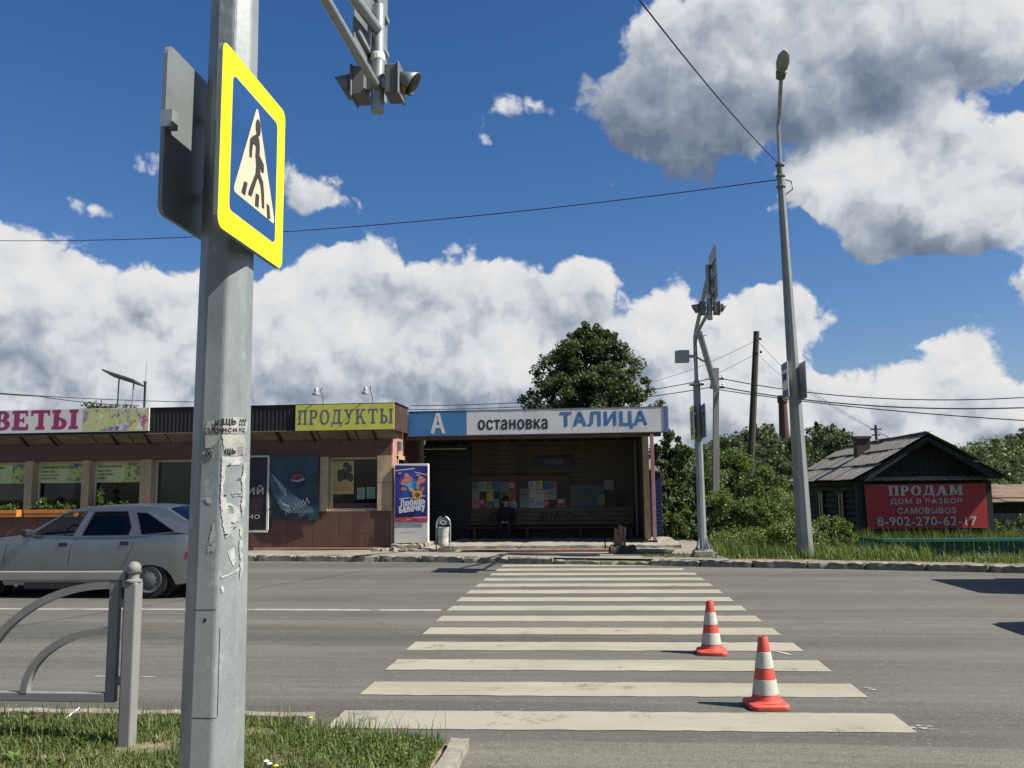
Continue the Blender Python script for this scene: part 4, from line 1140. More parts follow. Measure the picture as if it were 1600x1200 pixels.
for s_, px, py, w_, h_ in (('ВЕКУ', 948, 787, .62, .28), ('Р', 962, 803, .2, .28), ('Ь', 974, 802, .2, .2)):
    g_ = MB(); o_ = W(px, py, 24.97); put_text(g_, s_, (o_[0], 24.972, o_[2]), U3, V3, w_, h_, -.01); g_.build('graffiti', M_INK, sh, fixn=False)
q0 = W(665, 702, 24.0); q1 = W(728, 700, 24.0)
tl = thing('tube_lamp', (q0[0], 24.0, q0[2]), 'thin white tube lamp near the dark shelter ceiling', 'lamp')
MB().tube([(q0[0], 24.0, q0[2]), (q1[0], 24.0, q0[2])], .014, 8).build('tube', M_WHITE, tl, smooth=True)
MB().box(q0[0]-.02, q1[0]+.02, 24.0-.02, 24.03, q0[2]+.016, q0[2]+.05).build('holder', M_SIDING, tl)
for qx in (q0[0]+.2, q1[0]-.2): MB().tube([(qx, 24.01, q0[2]+.05), (qx, 24.01, 3.1)], .005, 5).build('hanger', M_DSTEEL, tl)

# kiosk clad in blue boards behind the shelter
kb = thing('blue_kiosk', (1.4, 26.2, .1), 'blue clad kiosk wall showing behind the shelter red post', 'kiosk')
M_BLUEC = M('blue_cladding', (0.012, 0.022, 0.10), 0.45, var=0.2, vs=4)
kx1 = W(1035, 800, 25.4)[0]
MB().box(.2, kx1-.02, 25.42, 27.5, .08, 2.05).build('wall', M_BLUEC, kb)
mb = MB(); mb.box(.2, kx1, 0, .03, .006, .108); me = mesh_only(mb, 'cladding_board', M_BLUEC)
bmm = bmesh.new(); bmm.from_mesh(me); bmesh.ops.bevel(bmm, geom=bmm.edges[:], offset=.008, segments=1, affect='EDGES'); bmm.to_mesh(me); bmm.free()
for i in range(16): piece(me, 'cladding_board', (0, 25.385, .10+.117*i), kb)
MB().add([(.1, 25.3, 2.3), (kx1+.05, 25.3, 2.02), (kx1+.05, 27.6, 2.02), (.1, 27.6, 2.3), (.1, 25.3, 2.34), (kx1+.05, 25.3, 2.06), (kx1+.05, 27.6, 2.06), (.1, 27.6, 2.34)], [(0, 1, 2, 3), (4, 5, 6, 7), (0, 1, 5, 4), (1, 2, 6, 5), (2, 3, 7, 6), (3, 0, 4, 7)]).build('roof', M_ROOF, kb)

# ------------------------------------------------------------------ advertising light box
ax0, ax1, az0, az1 = -5.10, -4.25, .30, 2.26
YA = 21.20
ad = thing('advertising_box', ((ax0+ax1)/2, YA, az0), 'upright white advertising box with a deep blue sweets poster by the shop door', 'advertising box')
MB().box(ax0, ax1, YA, YA+.20, az0, az1).build('case', M('white_case', (0.62, 0.60, 0.54), 0.6, var=.08, vs=3, dirt=(.33, .30, .24), da=.55, ds=3), ad, bevel=.01)
m, t, b = nodes_of('poster_blue')
tcn = N(t, 'ShaderNodeTexCoord'); sp_ = N(t, 'ShaderNodeSeparateXYZ'); t.links.new(tcn.outputs['Object'], sp_.inputs[0])
gx_ = fmath(t, 'MULTIPLY', sp_.outputs[0], 2.3); gz_ = fmath(t, 'MULTIPLY', fmath(t, 'SUBTRACT', sp_.outputs[2], 1.42), 1.9)
rad = fmath(t, 'SQRT', fmath(t, 'ADD', fmath(t, 'MULTIPLY', gx_, gx_), fmath(t, 'MULTIPLY', gz_, gz_)))
c = ramp(t, rad, [(0.0, (0.02, 0.28, 0.60)), (0.45, (0.02, 0.07, 0.34)), (1.0, (0.025, 0.018, 0.17))])
t.links.new(c, b.inputs['Base Color']); b.inputs['Roughness'].default_value = 0.35
def apx(x, y, k=0):                                # survey of the poster
    return tuple(W(600+x/6.315, 700+y/6.315, YA-.006-.0006*k))
po = MB().poly([apx(112, 172), apx(432, 178), apx(432, 728), apx(108, 728)]).build('poster', m, ad, fixn=False)
AP = dict(cream=(.60, .57, .38), pink=(.62, .22, .22), orange=(.62, .16, .05), yellow=(.66, .40, .06), brown=(.16, .06, .02), white=(.66, .66, .64), leaf=(.08, .15, .05), strip=(.50, .04, .10), strip2=(.60, .20, .05), glow=(.10, .45, .68))
AM = list(AP); AMM = [M('poster_'+k, v, .4, var=.12, vs=20) for k, v in AP.items()]
mb = MB(); KZ = [1]
def ap(pts, c):
    KZ[0] += 1; mb.poly([apx(x, y, KZ[0]) for x, y in pts], AM.index(c))
def blob(cx, cy, rx, ry, c, n=9, jit=.15, seed=0, rot=0):
    r = random.Random(seed)
    ap([(cx+math.cos(q)*rx*(1+r.uniform(-jit, jit))*math.cos(rot)-math.sin(q)*ry*math.sin(rot), cy+math.cos(q)*rx*math.sin(rot)+math.sin(q)*ry*(1+r.uniform(-jit, jit))*math.cos(rot)) for q in np.linspace(0, 2*math.pi*(n-1)/n, n)], c)
ap([(112, 218), (305, 196), (305, 206), (112, 228)], 'cream'); ap([(305, 234), (432, 262), (432, 270), (305, 243)], 'cream'); ap([(152, 498), (290, 482), (290, 492), (152, 508)], 'cream'); ap([(375, 470), (410, 468), (410, 476), (375, 478)], 'cream')
blob(245, 350, 32, 40, 'glow', 12, .3, 3); blob(330, 365, 25, 25, 'glow', 12, .3, 4)
for cx, cy, k in ((222, 315, 1.0), (362, 325, .78)):
    blob(cx, cy-35*k, 30*k, 36*k, 'pink', 8, .3, int(cx)); blob(cx, cy+5*k, 66*k, 32*k, 'orange', 12, .15, int(cx)+1, -.4)
    blob(cx+4, cy+2*k, 48*k, 14*k, 'pink', 10, .2, int(cx)+2, -.4); blob(cx-36*k, cy+40*k, 24*k, 12*k, 'pink', 9, .2, int(cx)+3)
    blob(cx-30*k, cy+88*k, 30*k, 18*k, 'orange', 8, .2, int(cx)+5)
blob(155, 248, 18, 12, 'pink', 8, .3, 9); blob(335, 265, 20, 10, 'pink', 8, .3, 10)
blob(275, 415, 40, 16, 'yellow', 8, .2, 11, .7); blob(380, 410, 14, 34, 'orange', 7, .3, 12, .5); blob(300, 440, 34, 14, 'leaf', 8, .2, 13, -.3)
for q in range(12):
    blob(330+38*math.cos(q*.524), 462+34*math.sin(q*.524), 17, 9, 'yellow', 7, .1, q+30, q*.524)
blob(330, 462, 24, 22, 'brown', 12, .1, 44); blob(300, 488, 18, 14, 'yellow', 9, .2, 45)
ap([(110, 682), (432, 672), (432, 722), (106, 726)], 'strip'); ap([(112, 690), (270, 684), (270, 712), (110, 716)], 'strip2')
mb.build('print', AMM, po, fixn=False)
def aptext(s, p0, p1, h, bold, k):
    mb = MB(); a = np.array(apx(*p0, k)); b_ = np.array(apx(*p1, k)); u_ = b_-a; L_ = np.linalg.norm(u_); u_ = u_/L_
    put_text(mb, s, a, u_, (-u_[2], 0, u_[0]), L_, h, bold, shear=.12); mb.build('lettering', AMM[AM.index('white')], po, fixn=False)
aptext('Любишь', (160, 588), (412, 556), .30*.62, .05, 90); aptext('семечки — ешь', (190, 604), (405, 580), .05, .02, 92); aptext('Белочку!', (150, 664), (412, 628), .36*.6, .06, 94)
aptext('новый вкус', (280, 697), (425, 692), .045, .02, 96)

# ------------------------------------------------------------------ litter bin
bx, by, bz_ = -3.79, 20.80, .135
bi = thing('litter_bin', (bx, by, bz_), 'small whitewashed street litter bin hung in an arched steel frame', 'litter bin')
arc = [(bx-.17, by, bz_)]+[(bx-.17, by, bz_+.62)]+[(bx-.17*math.cos(q), by, bz_+.64+.19*math.sin(q)) for q in np.linspace(.15, math.pi-.15, 11)]+[(bx+.17, by, bz_+.62), (bx+.17, by, bz_)]
MB().tube(arc, .018, 8).build('frame', M_STEEL, bi, smooth=True)
mb = MB(); mb.prism([(bx-.15, by-.006, bz_+.62)]+[(bx-.152*math.cos(q), by-.006, bz_+.645+.165*math.sin(q)) for q in np.linspace(.1, math.pi-.1, 11)]+[(bx+.15, by-.006, bz_+.62)], (0, .012, 0)); mb.build('crest_plate', M_DSTEEL, bi)
mb = MB()
for qd in ring(bx, bz_+.68, .075, .055, .02, .016, 0, 2*math.pi, 16): mb.quad(*[(p[0], by-.009, p[1]) for p in qd])
for k in range(5):
    q = .5+k*.53; mb.obox((bx-.115*math.cos(q), by-.009, bz_+.655+.12*math.sin(q)), (.018*math.sin(q), 0, .018*math.cos(q)), (0, .001, 0), (.004*math.cos(q), 0, -.004*math.sin(q)))
mb.build('crest', M_WHITE, bi)
M_BINW = M('whitewashed_bin', (0.52, 0.51, 0.46), 0.7, var=.15, vs=8, bmp=.3, dirt=(.07, .06, .045), da=.85, ds=6)
mb = MB(); mb.lathe((bx, by, bz_+.12), [(.118, 0), (.125, .02), (.145, .42), (.152, .45), (.14, .45), (.13, .05)], 20); mb.build('bucket', M_BINW, bi, smooth=True)
for s_ in (-1, 1): MB().tube([(bx+s_*.13, by, bz_+.44), (bx+s_*.17, by, bz_+.44)], .012, 8).build('pivot', M_DSTEEL, bi)
MB().box(bx-.30, bx+.30, by-.14, by+.14, bz_-.02, bz_+.03).build('base_plate', M('wet_concrete', (.07, .065, .055), .9, var=.3), bi, bevel=.008)

# low things in front of the shelter
c0 = W(973, 872, 19.75)
dk = stone_mesh('concrete_block', .62, .34, .20, .03, 201, M('mossy_concrete', (.045, .045, .035), .9, var=.3, vs=6, bmp=.8, dirt=(.05, .075, .025), da=.7, ds=5))
o = bpy.data.objects.new('concrete_block', dk); COL.objects.link(o); o.location = (c0[0], 19.75, .12); o.rotation_euler = (0, 0, .12)
tag(o, 'dark mossy concrete block lying beside the kerb in front of the shelter', 'block')
q0 = W(968, 856, 19.78)
sb = thing('wooden_stub', (q0[0], 19.78, .30), 'weathered reddish board stub standing upright on the mossy block', 'board')
M_STUB = M('red_wood', (.26, .13, .085), .8, var=.35, vs=9, bmp=.4, stretch=(4, 4, .6), dirt=(.08, .04, .03), da=.6, ds=8)
for k, (dx, w_, h_) in enumerate(((-.085, .10, .40), (.02, .11, .47), (.11, .06, .42))):
    MB().prism([(q0[0]+dx-w_/2, 19.75+.02*k, .31), (q0[0]+dx+w_/2, 19.75+.02*k, .31), (q0[0]+dx+w_/2+.02, 19.78+.02*k, .31+h_-.05), (q0[0]+dx-w_/2+.03, 19.78+.02*k, .31+h_)], (0, .035, 0)).build('board', M_STUB, sb, bevel=.005)
c1 = rect(986, 857, 1053, 872, 19.9)
ls = thing('low_slab_bench', ((c1[0]+c1[1])/2, 19.9, .1), 'low concrete slab on two block legs in the grass by the shelter', 'slab')
me = stone_mesh('slab', c1[1]-c1[0], .5, .07, .008, 210, M_CONC); piece(me, 'slab', ((c1[0]+c1[1])/2, 19.98, c1[3]-.07), ls)
for x in (c1[0]+.1, c1[1]-.12): MB().box(x-.07, x+.07, 19.8, 20.1, .05, c1[3]-.072).build('leg', M_CONC, ls, bevel=.01)
MB().box(c1[0]+.2, c1[1]-.22, 19.93, 20.02, .06, c1[3]-.075).build('back_block', M_CONC, ls, bevel=.01)
pp = [tuple(W(px, py, 20.35)) for px, py in ((720, 862.5), (800, 863.5), (880, 864.5), (980, 866))]
tag(MB().tube([(p[0], 20.35, .165) for p in pp], .03, 8).build('rusty_pipe', M('rust', (.19, .075, .045), .85, var=.35, vs=9), None, smooth=True), 'long rusty red pipe lying on the pavement before the shelter', 'pipe')

# ------------------------------------------------------------------ people
M_SKIN = M('skin', (.42, .27, .20), .6, var=.08)
M_COAT = M('dark_jacket', (.012, .013, .018), .85, var=.25, vs=9)
M_TROU = M('dark_trousers', (.018, .02, .024), .85, var=.2, vs=9)
M_HAIR = M('dark_hair', (.015, .012, .01), .7, var=.3)
M_SHOE = M('black_shoe', (.01, .01, .01), .5, var=.1)
def skin_mesh(name, verts, edges, radii, mats, parent, loc=(0, 0, 0), root=0, sub=2):
    me = bpy.data.meshes.new(name); me.from_pydata(verts, edges, [])
    for m_ in mats: me.materials.append(m_)
    o = bpy.data.objects.new(name, me); COL.objects.link(o)
    md = o.modifiers.new('skin', 'SKIN'); md.use_smooth_shade = True
    if not me.skin_vertices: bpy.ops.mesh.customdata_skin_add()
    for i, r in enumerate(radii):
        sv = me.skin_vertices[0].data[i]; sv.radius = (r, r) if not hasattr(r, '__len__') else r; sv.use_root = (i == root)
    s_ = o.modifiers.new('sub', 'SUBSURF'); s_.levels = sub; s_.render_levels = sub
    dg = bpy.context.evaluated_depsgraph_get()
    me2 = bpy.data.meshes.new_from_object(o.evaluated_get(dg)); me2.name = name
    bpy.data.objects.remove(o)
    o = bpy.data.objects.new(name, me2); COL.objects.link(o)
    if parent is not None: o.parent = parent
    o.location = loc
    return o
def person(root, seat_z, skinm, coat, trou, arms='lap'):
    "seated figure, local frame: x to its left, -y forward, z up from the floor"
    # body: pelvis spine neck head, arms, legs
    V = [(0, 0, seat_z+.09), (0, .02, seat_z+.25), (0, .0, seat_z+.44), (0, -.015, seat_z+.55), (0, -.03, seat_z+.62), (0, -.045, seat_z+.70), (0, -.04, seat_z+.78)]
    E = [(0, 1), (1, 2), (2, 3), (3, 4), (4, 5), (5, 6)]; Rr = [(.17, .13), (.155, .12), (.175, .115), (.065, .06), (.058, .06), (.082, .098), (.066, .08)]
    HV = []
    for s_ in (-1, 1):
        b_ = len(V)
        if arms == 'lap': pts = [(s_*.19, .0, seat_z+.47), (s_*.235, .0, seat_z+.22), (s_*.13, -.22, seat_z+.15), (s_*.055, -.28, seat_z+.14)]
        else: pts = [(s_*.19, .0, seat_z+.47), (s_*.24, -.12, seat_z+.25), (s_*.17, -.36, seat_z+.36), (s_*.13, -.43, seat_z+.41)]
        V += pts; Rr += [.062, .052, .037, .036]; E += [(2, b_), (b_, b_+1), (b_+1, b_+2), (b_+2, b_+3)]
        d = np.array(pts[3])-np.array(pts[2]); d /= np.linalg.norm(d)
        side = np.cross(d, (0, 0, 1)); side /= np.linalg.norm(side)
        for f in range(4):
            k = len(V); base = np.array(pts[3])+side*(f-1.5)*.019+d*.02
            ln = (.055, .066, .062, .048)[f]
            V += [tuple(base+d*ln*.5), tuple(base+d*ln+np.array([0, 0, -.022]))]; Rr += [.009, .008]; E += [(b_+3, k), (k, k+1)]
        k = len(V); V += [tuple(np.array(pts[3])-side*s_*.035+d*.012), tuple(np.array(pts[3])-side*s_*.045+d*.045)]; Rr += [.011, .009]; E += [(b_+3, k), (k, k+1)]
    for s_ in (-1, 1):
        b_ = len(V)
        V += [(s_*.09, -.02, seat_z+.075), (s_*.12, -.40, seat_z+.09), (s_*.13, -.44, .10), (s_*.14, -.55, .045)]
        Rr += [.095, .066, .046, .04]; E += [(0, b_), (b_, b_+1), (b_+1, b_+2), (b_+2, b_+3)]
    body = skin_mesh('body', V, E, Rr, [skinm], root)
    me = body.data
    for m_ in (coat, trou, M_SHOE): me.materials.append(m_)
    for p in me.polygons:
        c = p.center
        hand = (c.y < -.25 and seat_z+.115 < c.z < seat_z+.20 and abs(c.x) < .10) if arms == 'lap' else (c.y < -.37 and c.z > seat_z+.3)
        if c.z > seat_z+.565 or hand: i = 0
        elif c.z > seat_z+.155 or (c.y > -.12 and c.z > seat_z+.05 and abs(c.x) > .16): i = 1
        elif c.z < .085: i = 3
        else: i = 2
        p.material_index = i
    hz = seat_z+.74
    mb = MB(); mb.lathe((0, -.035, hz), [(.088, -.02), (.097, .03), (.092, .075), (.07, .11), (.03, .125)], 14)
    h = mb.build('hair', M_HAIR, None, smooth='all'); h.parent = root
    mb = MB(); mb.prism([(-.012, -.128, hz-.01), (.012, -.128, hz-.01), (.016, -.125, hz-.045), (-.016, -.125, hz-.045)], (0, -.022, 0)); n = mb.build('nose', skinm, None, smooth='all'); n.parent = root
    mb = MB()
    for s_ in (-1, 1): mb.lathe((s_*.034, -.128, hz-.005), [(.004, -.006), (.011, 0), (.004, .006)], 8, axis='y')
    e = mb.build('eyes', M_BLACK, None); e.parent = root
    mb = MB(); mb.obox((0, -.126, hz-.072), (.026, 0, 0), (0, .008, 0), (0, 0, .005)); q = mb.build('mouth', M('lips', (.28, .11, .09), .6), None); q.parent = root
    mb = MB()
    for s_ in (-1, 1): mb.lathe((s_*.088, -.03, hz-.02), [(.012, -.03), (.022, -.012), (.022, .012), (.01, .03)], 8)
    q = mb.build('ears', skinm, None, smooth='all'); q.parent = root
pr = thing('person', (-2.66, 24.55, .225), 'person in dark jacket and trousers sitting on the bench in the shelter shade', 'person')
person(pr, .32, M_SKIN, M_COAT, M_TROU)

# ------------------------------------------------------------------ crossing signs and the near pole
M_YEL = M('fluorescent_yellow', (0.80, 0.90, 0.0), 0.45, var=0.04, vs=2)
M_SBLUE = M('sign_blue', (0.006, 0.062, 0.205), 0.35, var=0.10, vs=3)
M_CREAM = M('reflective_cream', (0.62, 0.52, 0.36), 0.45, var=0.05, vs=3)
M_FIG = M('figure_black', (0.035, 0.03, 0.03), 0.5, var=0.1)
M_BACK = M('sign_back_zinc', (0.20, 0.225, 0.225), 0.45, metal=0.2, var=0.10, vs=5, dirt=(.13, .15, .15), da=.4, ds=4)
FIG = [[(0.402, 0.605), (0.422, 0.626), (0.498, 0.673), (0.538, 0.659), (0.556, 0.615), (0.552, 0.561), (0.562, 0.502), (0.507, 0.484), (0.487, 0.54), (0.493, 0.593), (0.471, 0.601), (0.445, 0.59), (0.438, 0.556), (0.435, 0.512), (0.399, 0.5), (0.395, 0.554)],
       [(0.553, 0.565), (0.625, 0.535), (0.628, 0.485), (0.590, 0.480), (0.550, 0.515)],
       [(0.500, 0.482), (0.540, 0.440), (0.445, 0.290), (0.392, 0.286), (0.404, 0.313), (0.498, 0.443)],
       [(0.500, 0.496), (0.561, 0.516), (0.574, 0.457), (0.619, 0.432), (0.640, 0.363), (0.649, 0.280), (0.612, 0.280), (0.597, 0.352), (0.578, 0.400), (0.520, 0.437)],
       [(0.519+.04*math.cos(q), 0.716+.05*math.sin(q)) for q in np.linspace(0, 5.76, 12)],
       [(0.329, 0.341), (0.378, 0.346), (0.348, 0.266), (0.295, 0.269)], [(0.510, 0.330), (0.560, 0.332), (0.555, 0.260), (0.501, 0.257)], [(0.687, 0.326), (0.731, 0.320), (0.750, 0.249), (0.705, 0.244)]]
def rrect(w, h, r, n=4, inset=0.0):
    out = []
    for cx, cy, q0 in ((1-0, 1-0, 0), (0, 1, 1), (0, 0, 2), (1, 0, 3)):
        x = inset+r if cx == 0 else w-inset-r; y = inset+r if cy == 0 else h-inset-r
        for k in range(n+1):
            q = (q0+k/n)*math.pi/2; out.append((x+r*math.cos(q), y+r*math.sin(q)))
    return out
def crossing_sign(x, y0, z0, w, h, face, label, clamp_x, group=None, d=.018, yel=True, rails=True):
    "square sign in the plane X = x from y0 to y0+w; face = +1 looks towards +X"
    t = thing('crossing_sign', (x, y0+w/2, z0), label, 'sign', group)
    def pl(u, v, k): return (x+face*k, (y0+w*u) if face > 0 else (y0+w*(1-u)), z0+h*v)
    pts = [(p[0]/w, p[1]/h) for p in rrect(w, h, .045)]
    MB().prism([pl(u, v, -d) for u, v in pts], (face*(d-.0), 0, 0)).build('plate', M_BACK, t)
    MB().poly([pl(p[0]/w, p[1]/h, .0008) for p in rrect(w, h, .043, inset=.002)]).build('border', M_YEL, t, fixn=False)
    if yel:
        MB().poly([pl(p[0]/w, p[1]/h, .0015) for p in rrect(w, h, .03, inset=w*.139)]).build('rim', M_CREAM, t, fixn=False)
        MB().poly([pl(p[0]/w, p[1]/h, .003) for p in rrect(w, h, .026, inset=w*.147)]).build('field', M_SBLUE, t, fixn=False)
    tri = []
    for (cx, cy, q0, q1) in ((.505, .80, R(30), R(150)), (.215, .262, R(150), R(270)), (.805, .262, R(-90), R(30))):
        for k in range(5):
            q = q0+(q1-q0)*k/4; tri.append((cx+.022*math.cos(q), cy+.022*math.sin(q)))
    MB().poly([pl(u, v, .0045) for u, v in tri]).build('triangle', M_CREAM, t, fixn=False)
    mb = MB()
    for k, f in enumerate(FIG): mb.poly([pl(u, v, .006+.0002*k) for u, v in f])
    mb.build('pedestrian', M_FIG, t, fixn=False)
    if not rails: MB().box(x-.002, x+.05, y0-.004, y0+.05, z0+h*.5, z0+h*.6).build('edge_tab', M_STEEL, t)
    for zz in ((.25, .75) if rails else ()): MB().obox((x-face*(d+.016), y0+w/2, z0+h*zz), (.013, 0, 0), (0, w*.42, 0), (0, 0, .02)).build('rail', M_STEEL, t)
    for zz in (.25, .75):
        mb = MB(); xa, xb = sorted((x-face*(d+.029), clamp_x)); mb.box(xa, xb, y0+w/2-.05, y0+w/2+.05, z0+h*zz-.02, z0+h*zz+.02); mb.build('clamp', M_STEEL, t)
    return t
PX, PY = -1.636, 3.60
pole = thing('crossing_pole', (PX, PY, .05), 'faceted galvanised pole with torn paper flyers standing in the near grass', 'pole')
m, t, b = nodes_of('zinc_pole')
v = N(t, 'ShaderNodeTexVoronoi'); v.inputs['Scale'].default_value = 110.0
tcn = N(t, 'ShaderNodeTexCoord'); t.links.new(tcn.outputs['Object'], v.inputs['Vector'])
c = ramp(t, v.outputs['Color'], [(0.2, (0.215, 0.24, 0.24)), (0.8, (0.245, 0.27, 0.27))])
c = mixc(t, ramp(t, tex(t, 3.2, 6, .65, (1, 1, .45)), [(.44, (0, 0, 0)), (.66, (.75,)*3)]), c, (0.12, 0.14, 0.142))
c = mixc(t, ramp(t, tex(t, 7.0, 7, .7, (1, 1, .6)), [(.58, (0, 0, 0)), (.64, (.6,)*3)]), c, (0.33, 0.355, 0.355))
t.links.new(c, b.inputs['Base Color']); b.inputs['Metallic'].default_value = 0.08; b.inputs['Roughness'].default_value = 0.42
bump(t, b, tex(t, 30, 5, .6), .12, .004)
M_ZINC = m
def prad(z): return .1345-.0070*z                 # circumradius of the octagon
PH = R(-20.5)
mb = MB(); mb.lathe((PX, PY, 0), [(prad(0), 0.0), (prad(2.0), 2.0), (prad(3.95), 3.95), (prad(3.95)+.004, 3.96)], 8, phase=PH)
mb.build('shaft', M_ZINC, pole, bevel=.012, seg=2)
FN = {'L': PH+R(-45*1-22.5), 'R': PH+R(-22.5), 'X': PH+R(22.5)}
def onfacet(zx, zy, f, out=.002, sc=3.75, ox=260, oy=620):
    d = _ray(ox+zx/sc, oy+zy/sc); n = np.array([math.cos(FN[f]), math.sin(FN[f]), 0])
    z = 1.5
    for _ in range(5):
        rr = prad(z)*math.cos(R(22.5))+out
        k = ((np.array([PX, PY, 0])+n*rr-EYE)@n)/(d@n); p = EYE+d*k; z = p[2]
    return tuple(p)
M_FLY = M('weathered_flyer', (0.36, 0.355, 0.325), 0.85, var=0.2, vs=22, dirt=(.22, .22, .20), da=.6, ds=14)
M_SCR = M('torn_paper', (0.40, 0.40, 0.385), 0.85, var=0.2, vs=25, dirt=(.26, .275, .27), da=.85, ds=20)
def ragged(m, lo):
    "paper worn through in places"
    t = m.node_tree; b = t.nodes['Principled BSDF']; out = t.nodes['Material Output']
    f = fmath(t, 'ADD', tex(t, 26, 6, .7), fmath(t, 'MULTIPLY', tex(t, 9, 3, .6), .6))
    k = ramp(t, f, [(lo, (0, 0, 0)), (lo+.03, (1, 1, 1))])
    tr = N(t, 'ShaderNodeBsdfTransparent'); mx = N(t, 'ShaderNodeMixShader')
    t.links.new(k, mx.inputs[0]); t.links.new(tr.outputs[0], mx.inputs[1]); t.links.new(b.outputs[0], mx.inputs[2]); t.links.new(mx.outputs[0], out.inputs[0])
ragged(M_SCR, .68); ragged(M_FLY, .60)
def rough_poly(pts, amp, r):
    out = []
    for i in range(len(pts)):
        a, b_ = np.array(pts[i], float), np.array(pts[(i+1) % len(pts)], float); L = np.linalg.norm(b_-a); n = max(1, int(L/7))
        for k in range(n): out.append(a+(b_-a)*k/n+np.array([r.uniform(-amp, amp), r.uniform(-amp, amp)])*(1 if k else .4))
    return out
PAP = [('L', M_FLY, [(240, 142), (268, 138), (300, 128), (322, 122), (320, 214), (262, 216), (228, 214), (230, 178)]),
       ('R', M_FLY, [(332, 121), (425, 119), (466, 126), (478, 150), (470, 200), (425, 192), (415, 214), (330, 213)]),
       ('L', M_FLY, [(226, 222), (318, 220), (300, 262), (262, 300), (228, 298)]), ('L', M_FLY, [(226, 318), (276, 308), (278, 352), (232, 362)]),
       ('R', M_FLY, [(328, 222), (412, 222), (462, 222), (468, 300), (455, 338), (415, 345), (375, 345), (340, 318)]),
       ('R', M_SCR, [(326, 352), (452, 350), (455, 372), (430, 398), (352, 402), (342, 440), (345, 478), (332, 520), (335, 560), (352, 600), (345, 660), (322, 705), (318, 600), (322, 480)]),
       ('R', M_SCR, [(452, 352), (476, 356), (470, 420), (462, 520), (464, 640), (452, 700), (438, 640), (448, 560), (440, 480), (455, 420)]),
       ('R', M_SCR, [(330, 610), (372, 622), (420, 646), (436, 690), (428, 720), (396, 742), (376, 800), (350, 830), (332, 760), (326, 690)]),
       ('R', M_SCR, [(358, 905), (398, 880), (408, 960), (392, 992), (372, 950)]), ('R', M_SCR, [(318, 1050), (360, 1040), (428, 1000), (428, 1020), (372, 1048), (322, 1064)]),
       ('R', M_SCR, [(432, 770), (448, 760), (446, 900), (452, 1040), (436, 1060), (428, 1066), (434, 1010), (428, 900)]), ('R', M_SCR, [(318, 1110), (335, 1108), (340, 1140), (326, 1150)]),
       ('L', M_SCR, [(272, 738), (288, 742), (288, 850), (300, 862), (280, 908), (242, 924), (243, 860), (262, 800)]), ('L', M_FLY, [(222, 590), (262, 588), (270, 625), (240, 622)]),
       ('R', M_SCR, [(384, 560), (440, 556), (442, 580), (388, 584)])]
r_ = random.Random(5)
for k, (f, mm, pts) in enumerate(PAP):
    rp = rough_poly(pts, 2.6, r_)
    MB().poly([onfacet(p[0], p[1], f, .0022+.0005*(k % 4)) for p in rp]).build('paper_scrap', mm, pole, fixn=False)
def pole_text(s, x0, y0, x1, h, f, bold=.03):
    mb = MB(); a = np.array(onfacet(x0, y0, f, .0052)); b_ = np.array(onfacet(x1, y0, f, .0052)); c_ = np.array(onfacet(x0, y0-h, f, .0052))
    put_text(mb, s, a, (b_-a)/np.linalg.norm(b_-a), (c_-a)/np.linalg.norm(c_-a), np.linalg.norm(b_-a), np.linalg.norm(c_-a), bold)
    mb.build('lettering', M_INK, pole, fixn=False)
pole_text('МО', 284, 170, 321, 36, 'L', .03); pole_text('ЩЬ', 333, 170, 410, 46, 'R', .03); pole_text('зав', 232, 210, 320, 26, 'L', .05); pole_text('иси', 331, 207, 414, 26, 'R', .05)
pole_text('АМ', 428, 148, 468, 20, 'R'); pole_text('НА', 428, 170, 466, 18, 'R'); pole_text('ми', 428, 192, 462, 12, 'R'); pole_text('ПО', 230, 356, 270, 40, 'L', .05); pole_text('ЩЬ', 345, 340, 408, 38, 'R', .05)
for k in range(3): pole_text('наркотики', 416, 302+16*k, 452, 8, 'R', .01)
pole_text('сти', 392, 576, 436, 14, 'R')
mb = MB()
for (x, y) in ((372, 398), (345, 578), (428, 480), (352, 806), (405, 766)): mb.poly([onfacet(x+r_.uniform(3, 12)*math.cos(q), y+r_.uniform(2, 7)*math.sin(q), 'R', .005) for q in np.linspace(0, 5.4, 7)])
mb.build('ink_blot', M_INK, pole, fixn=False)
# service hatch outline low on the pole
mb = MB()
def hl(p, q, f):
    a, b_ = np.array(onfacet(*p, f, .0008, 3.333, 0, 840)), np.array(onfacet(*q, f, .0008, 3.333, 0, 840)); d = b_-a; d /= np.linalg.norm(d); n = np.array([math.cos(FN[f]), math.sin(FN[f]), 0]); s_ = np.cross(n, d)*.0016
    mb.quad(a-s_, b_-s_, b_+s_, a+s_)
hl((1145, 470), (1132, 935), 'R'); hl((1000, 940), (1128, 942), 'L'); hl((1005, 378), (1125, 376), 'L')
mb.build('hatch_seam', M_INK, pole, fixn=False)
mb = MB(); mb.poly([onfacet(1066+9*math.cos(q), 430+11*math.sin(q), 'L', .0015, 3.333, 0, 840) for q in np.linspace(0, 5.8, 9)]); mb.build('bolt_hole', M_INK, pole, fixn=False)

crossing_sign(-1.478, 3.150, 2.612, .70, .785, 1, 'yellow-bordered blue pedestrian crossing sign on the near pole', -1.53)
crossing_sign(-1.80, 3.28, 2.72, .69, .75, -1, 'grey zinc back of the crossing sign behind the near pole', -1.74, rails=False)

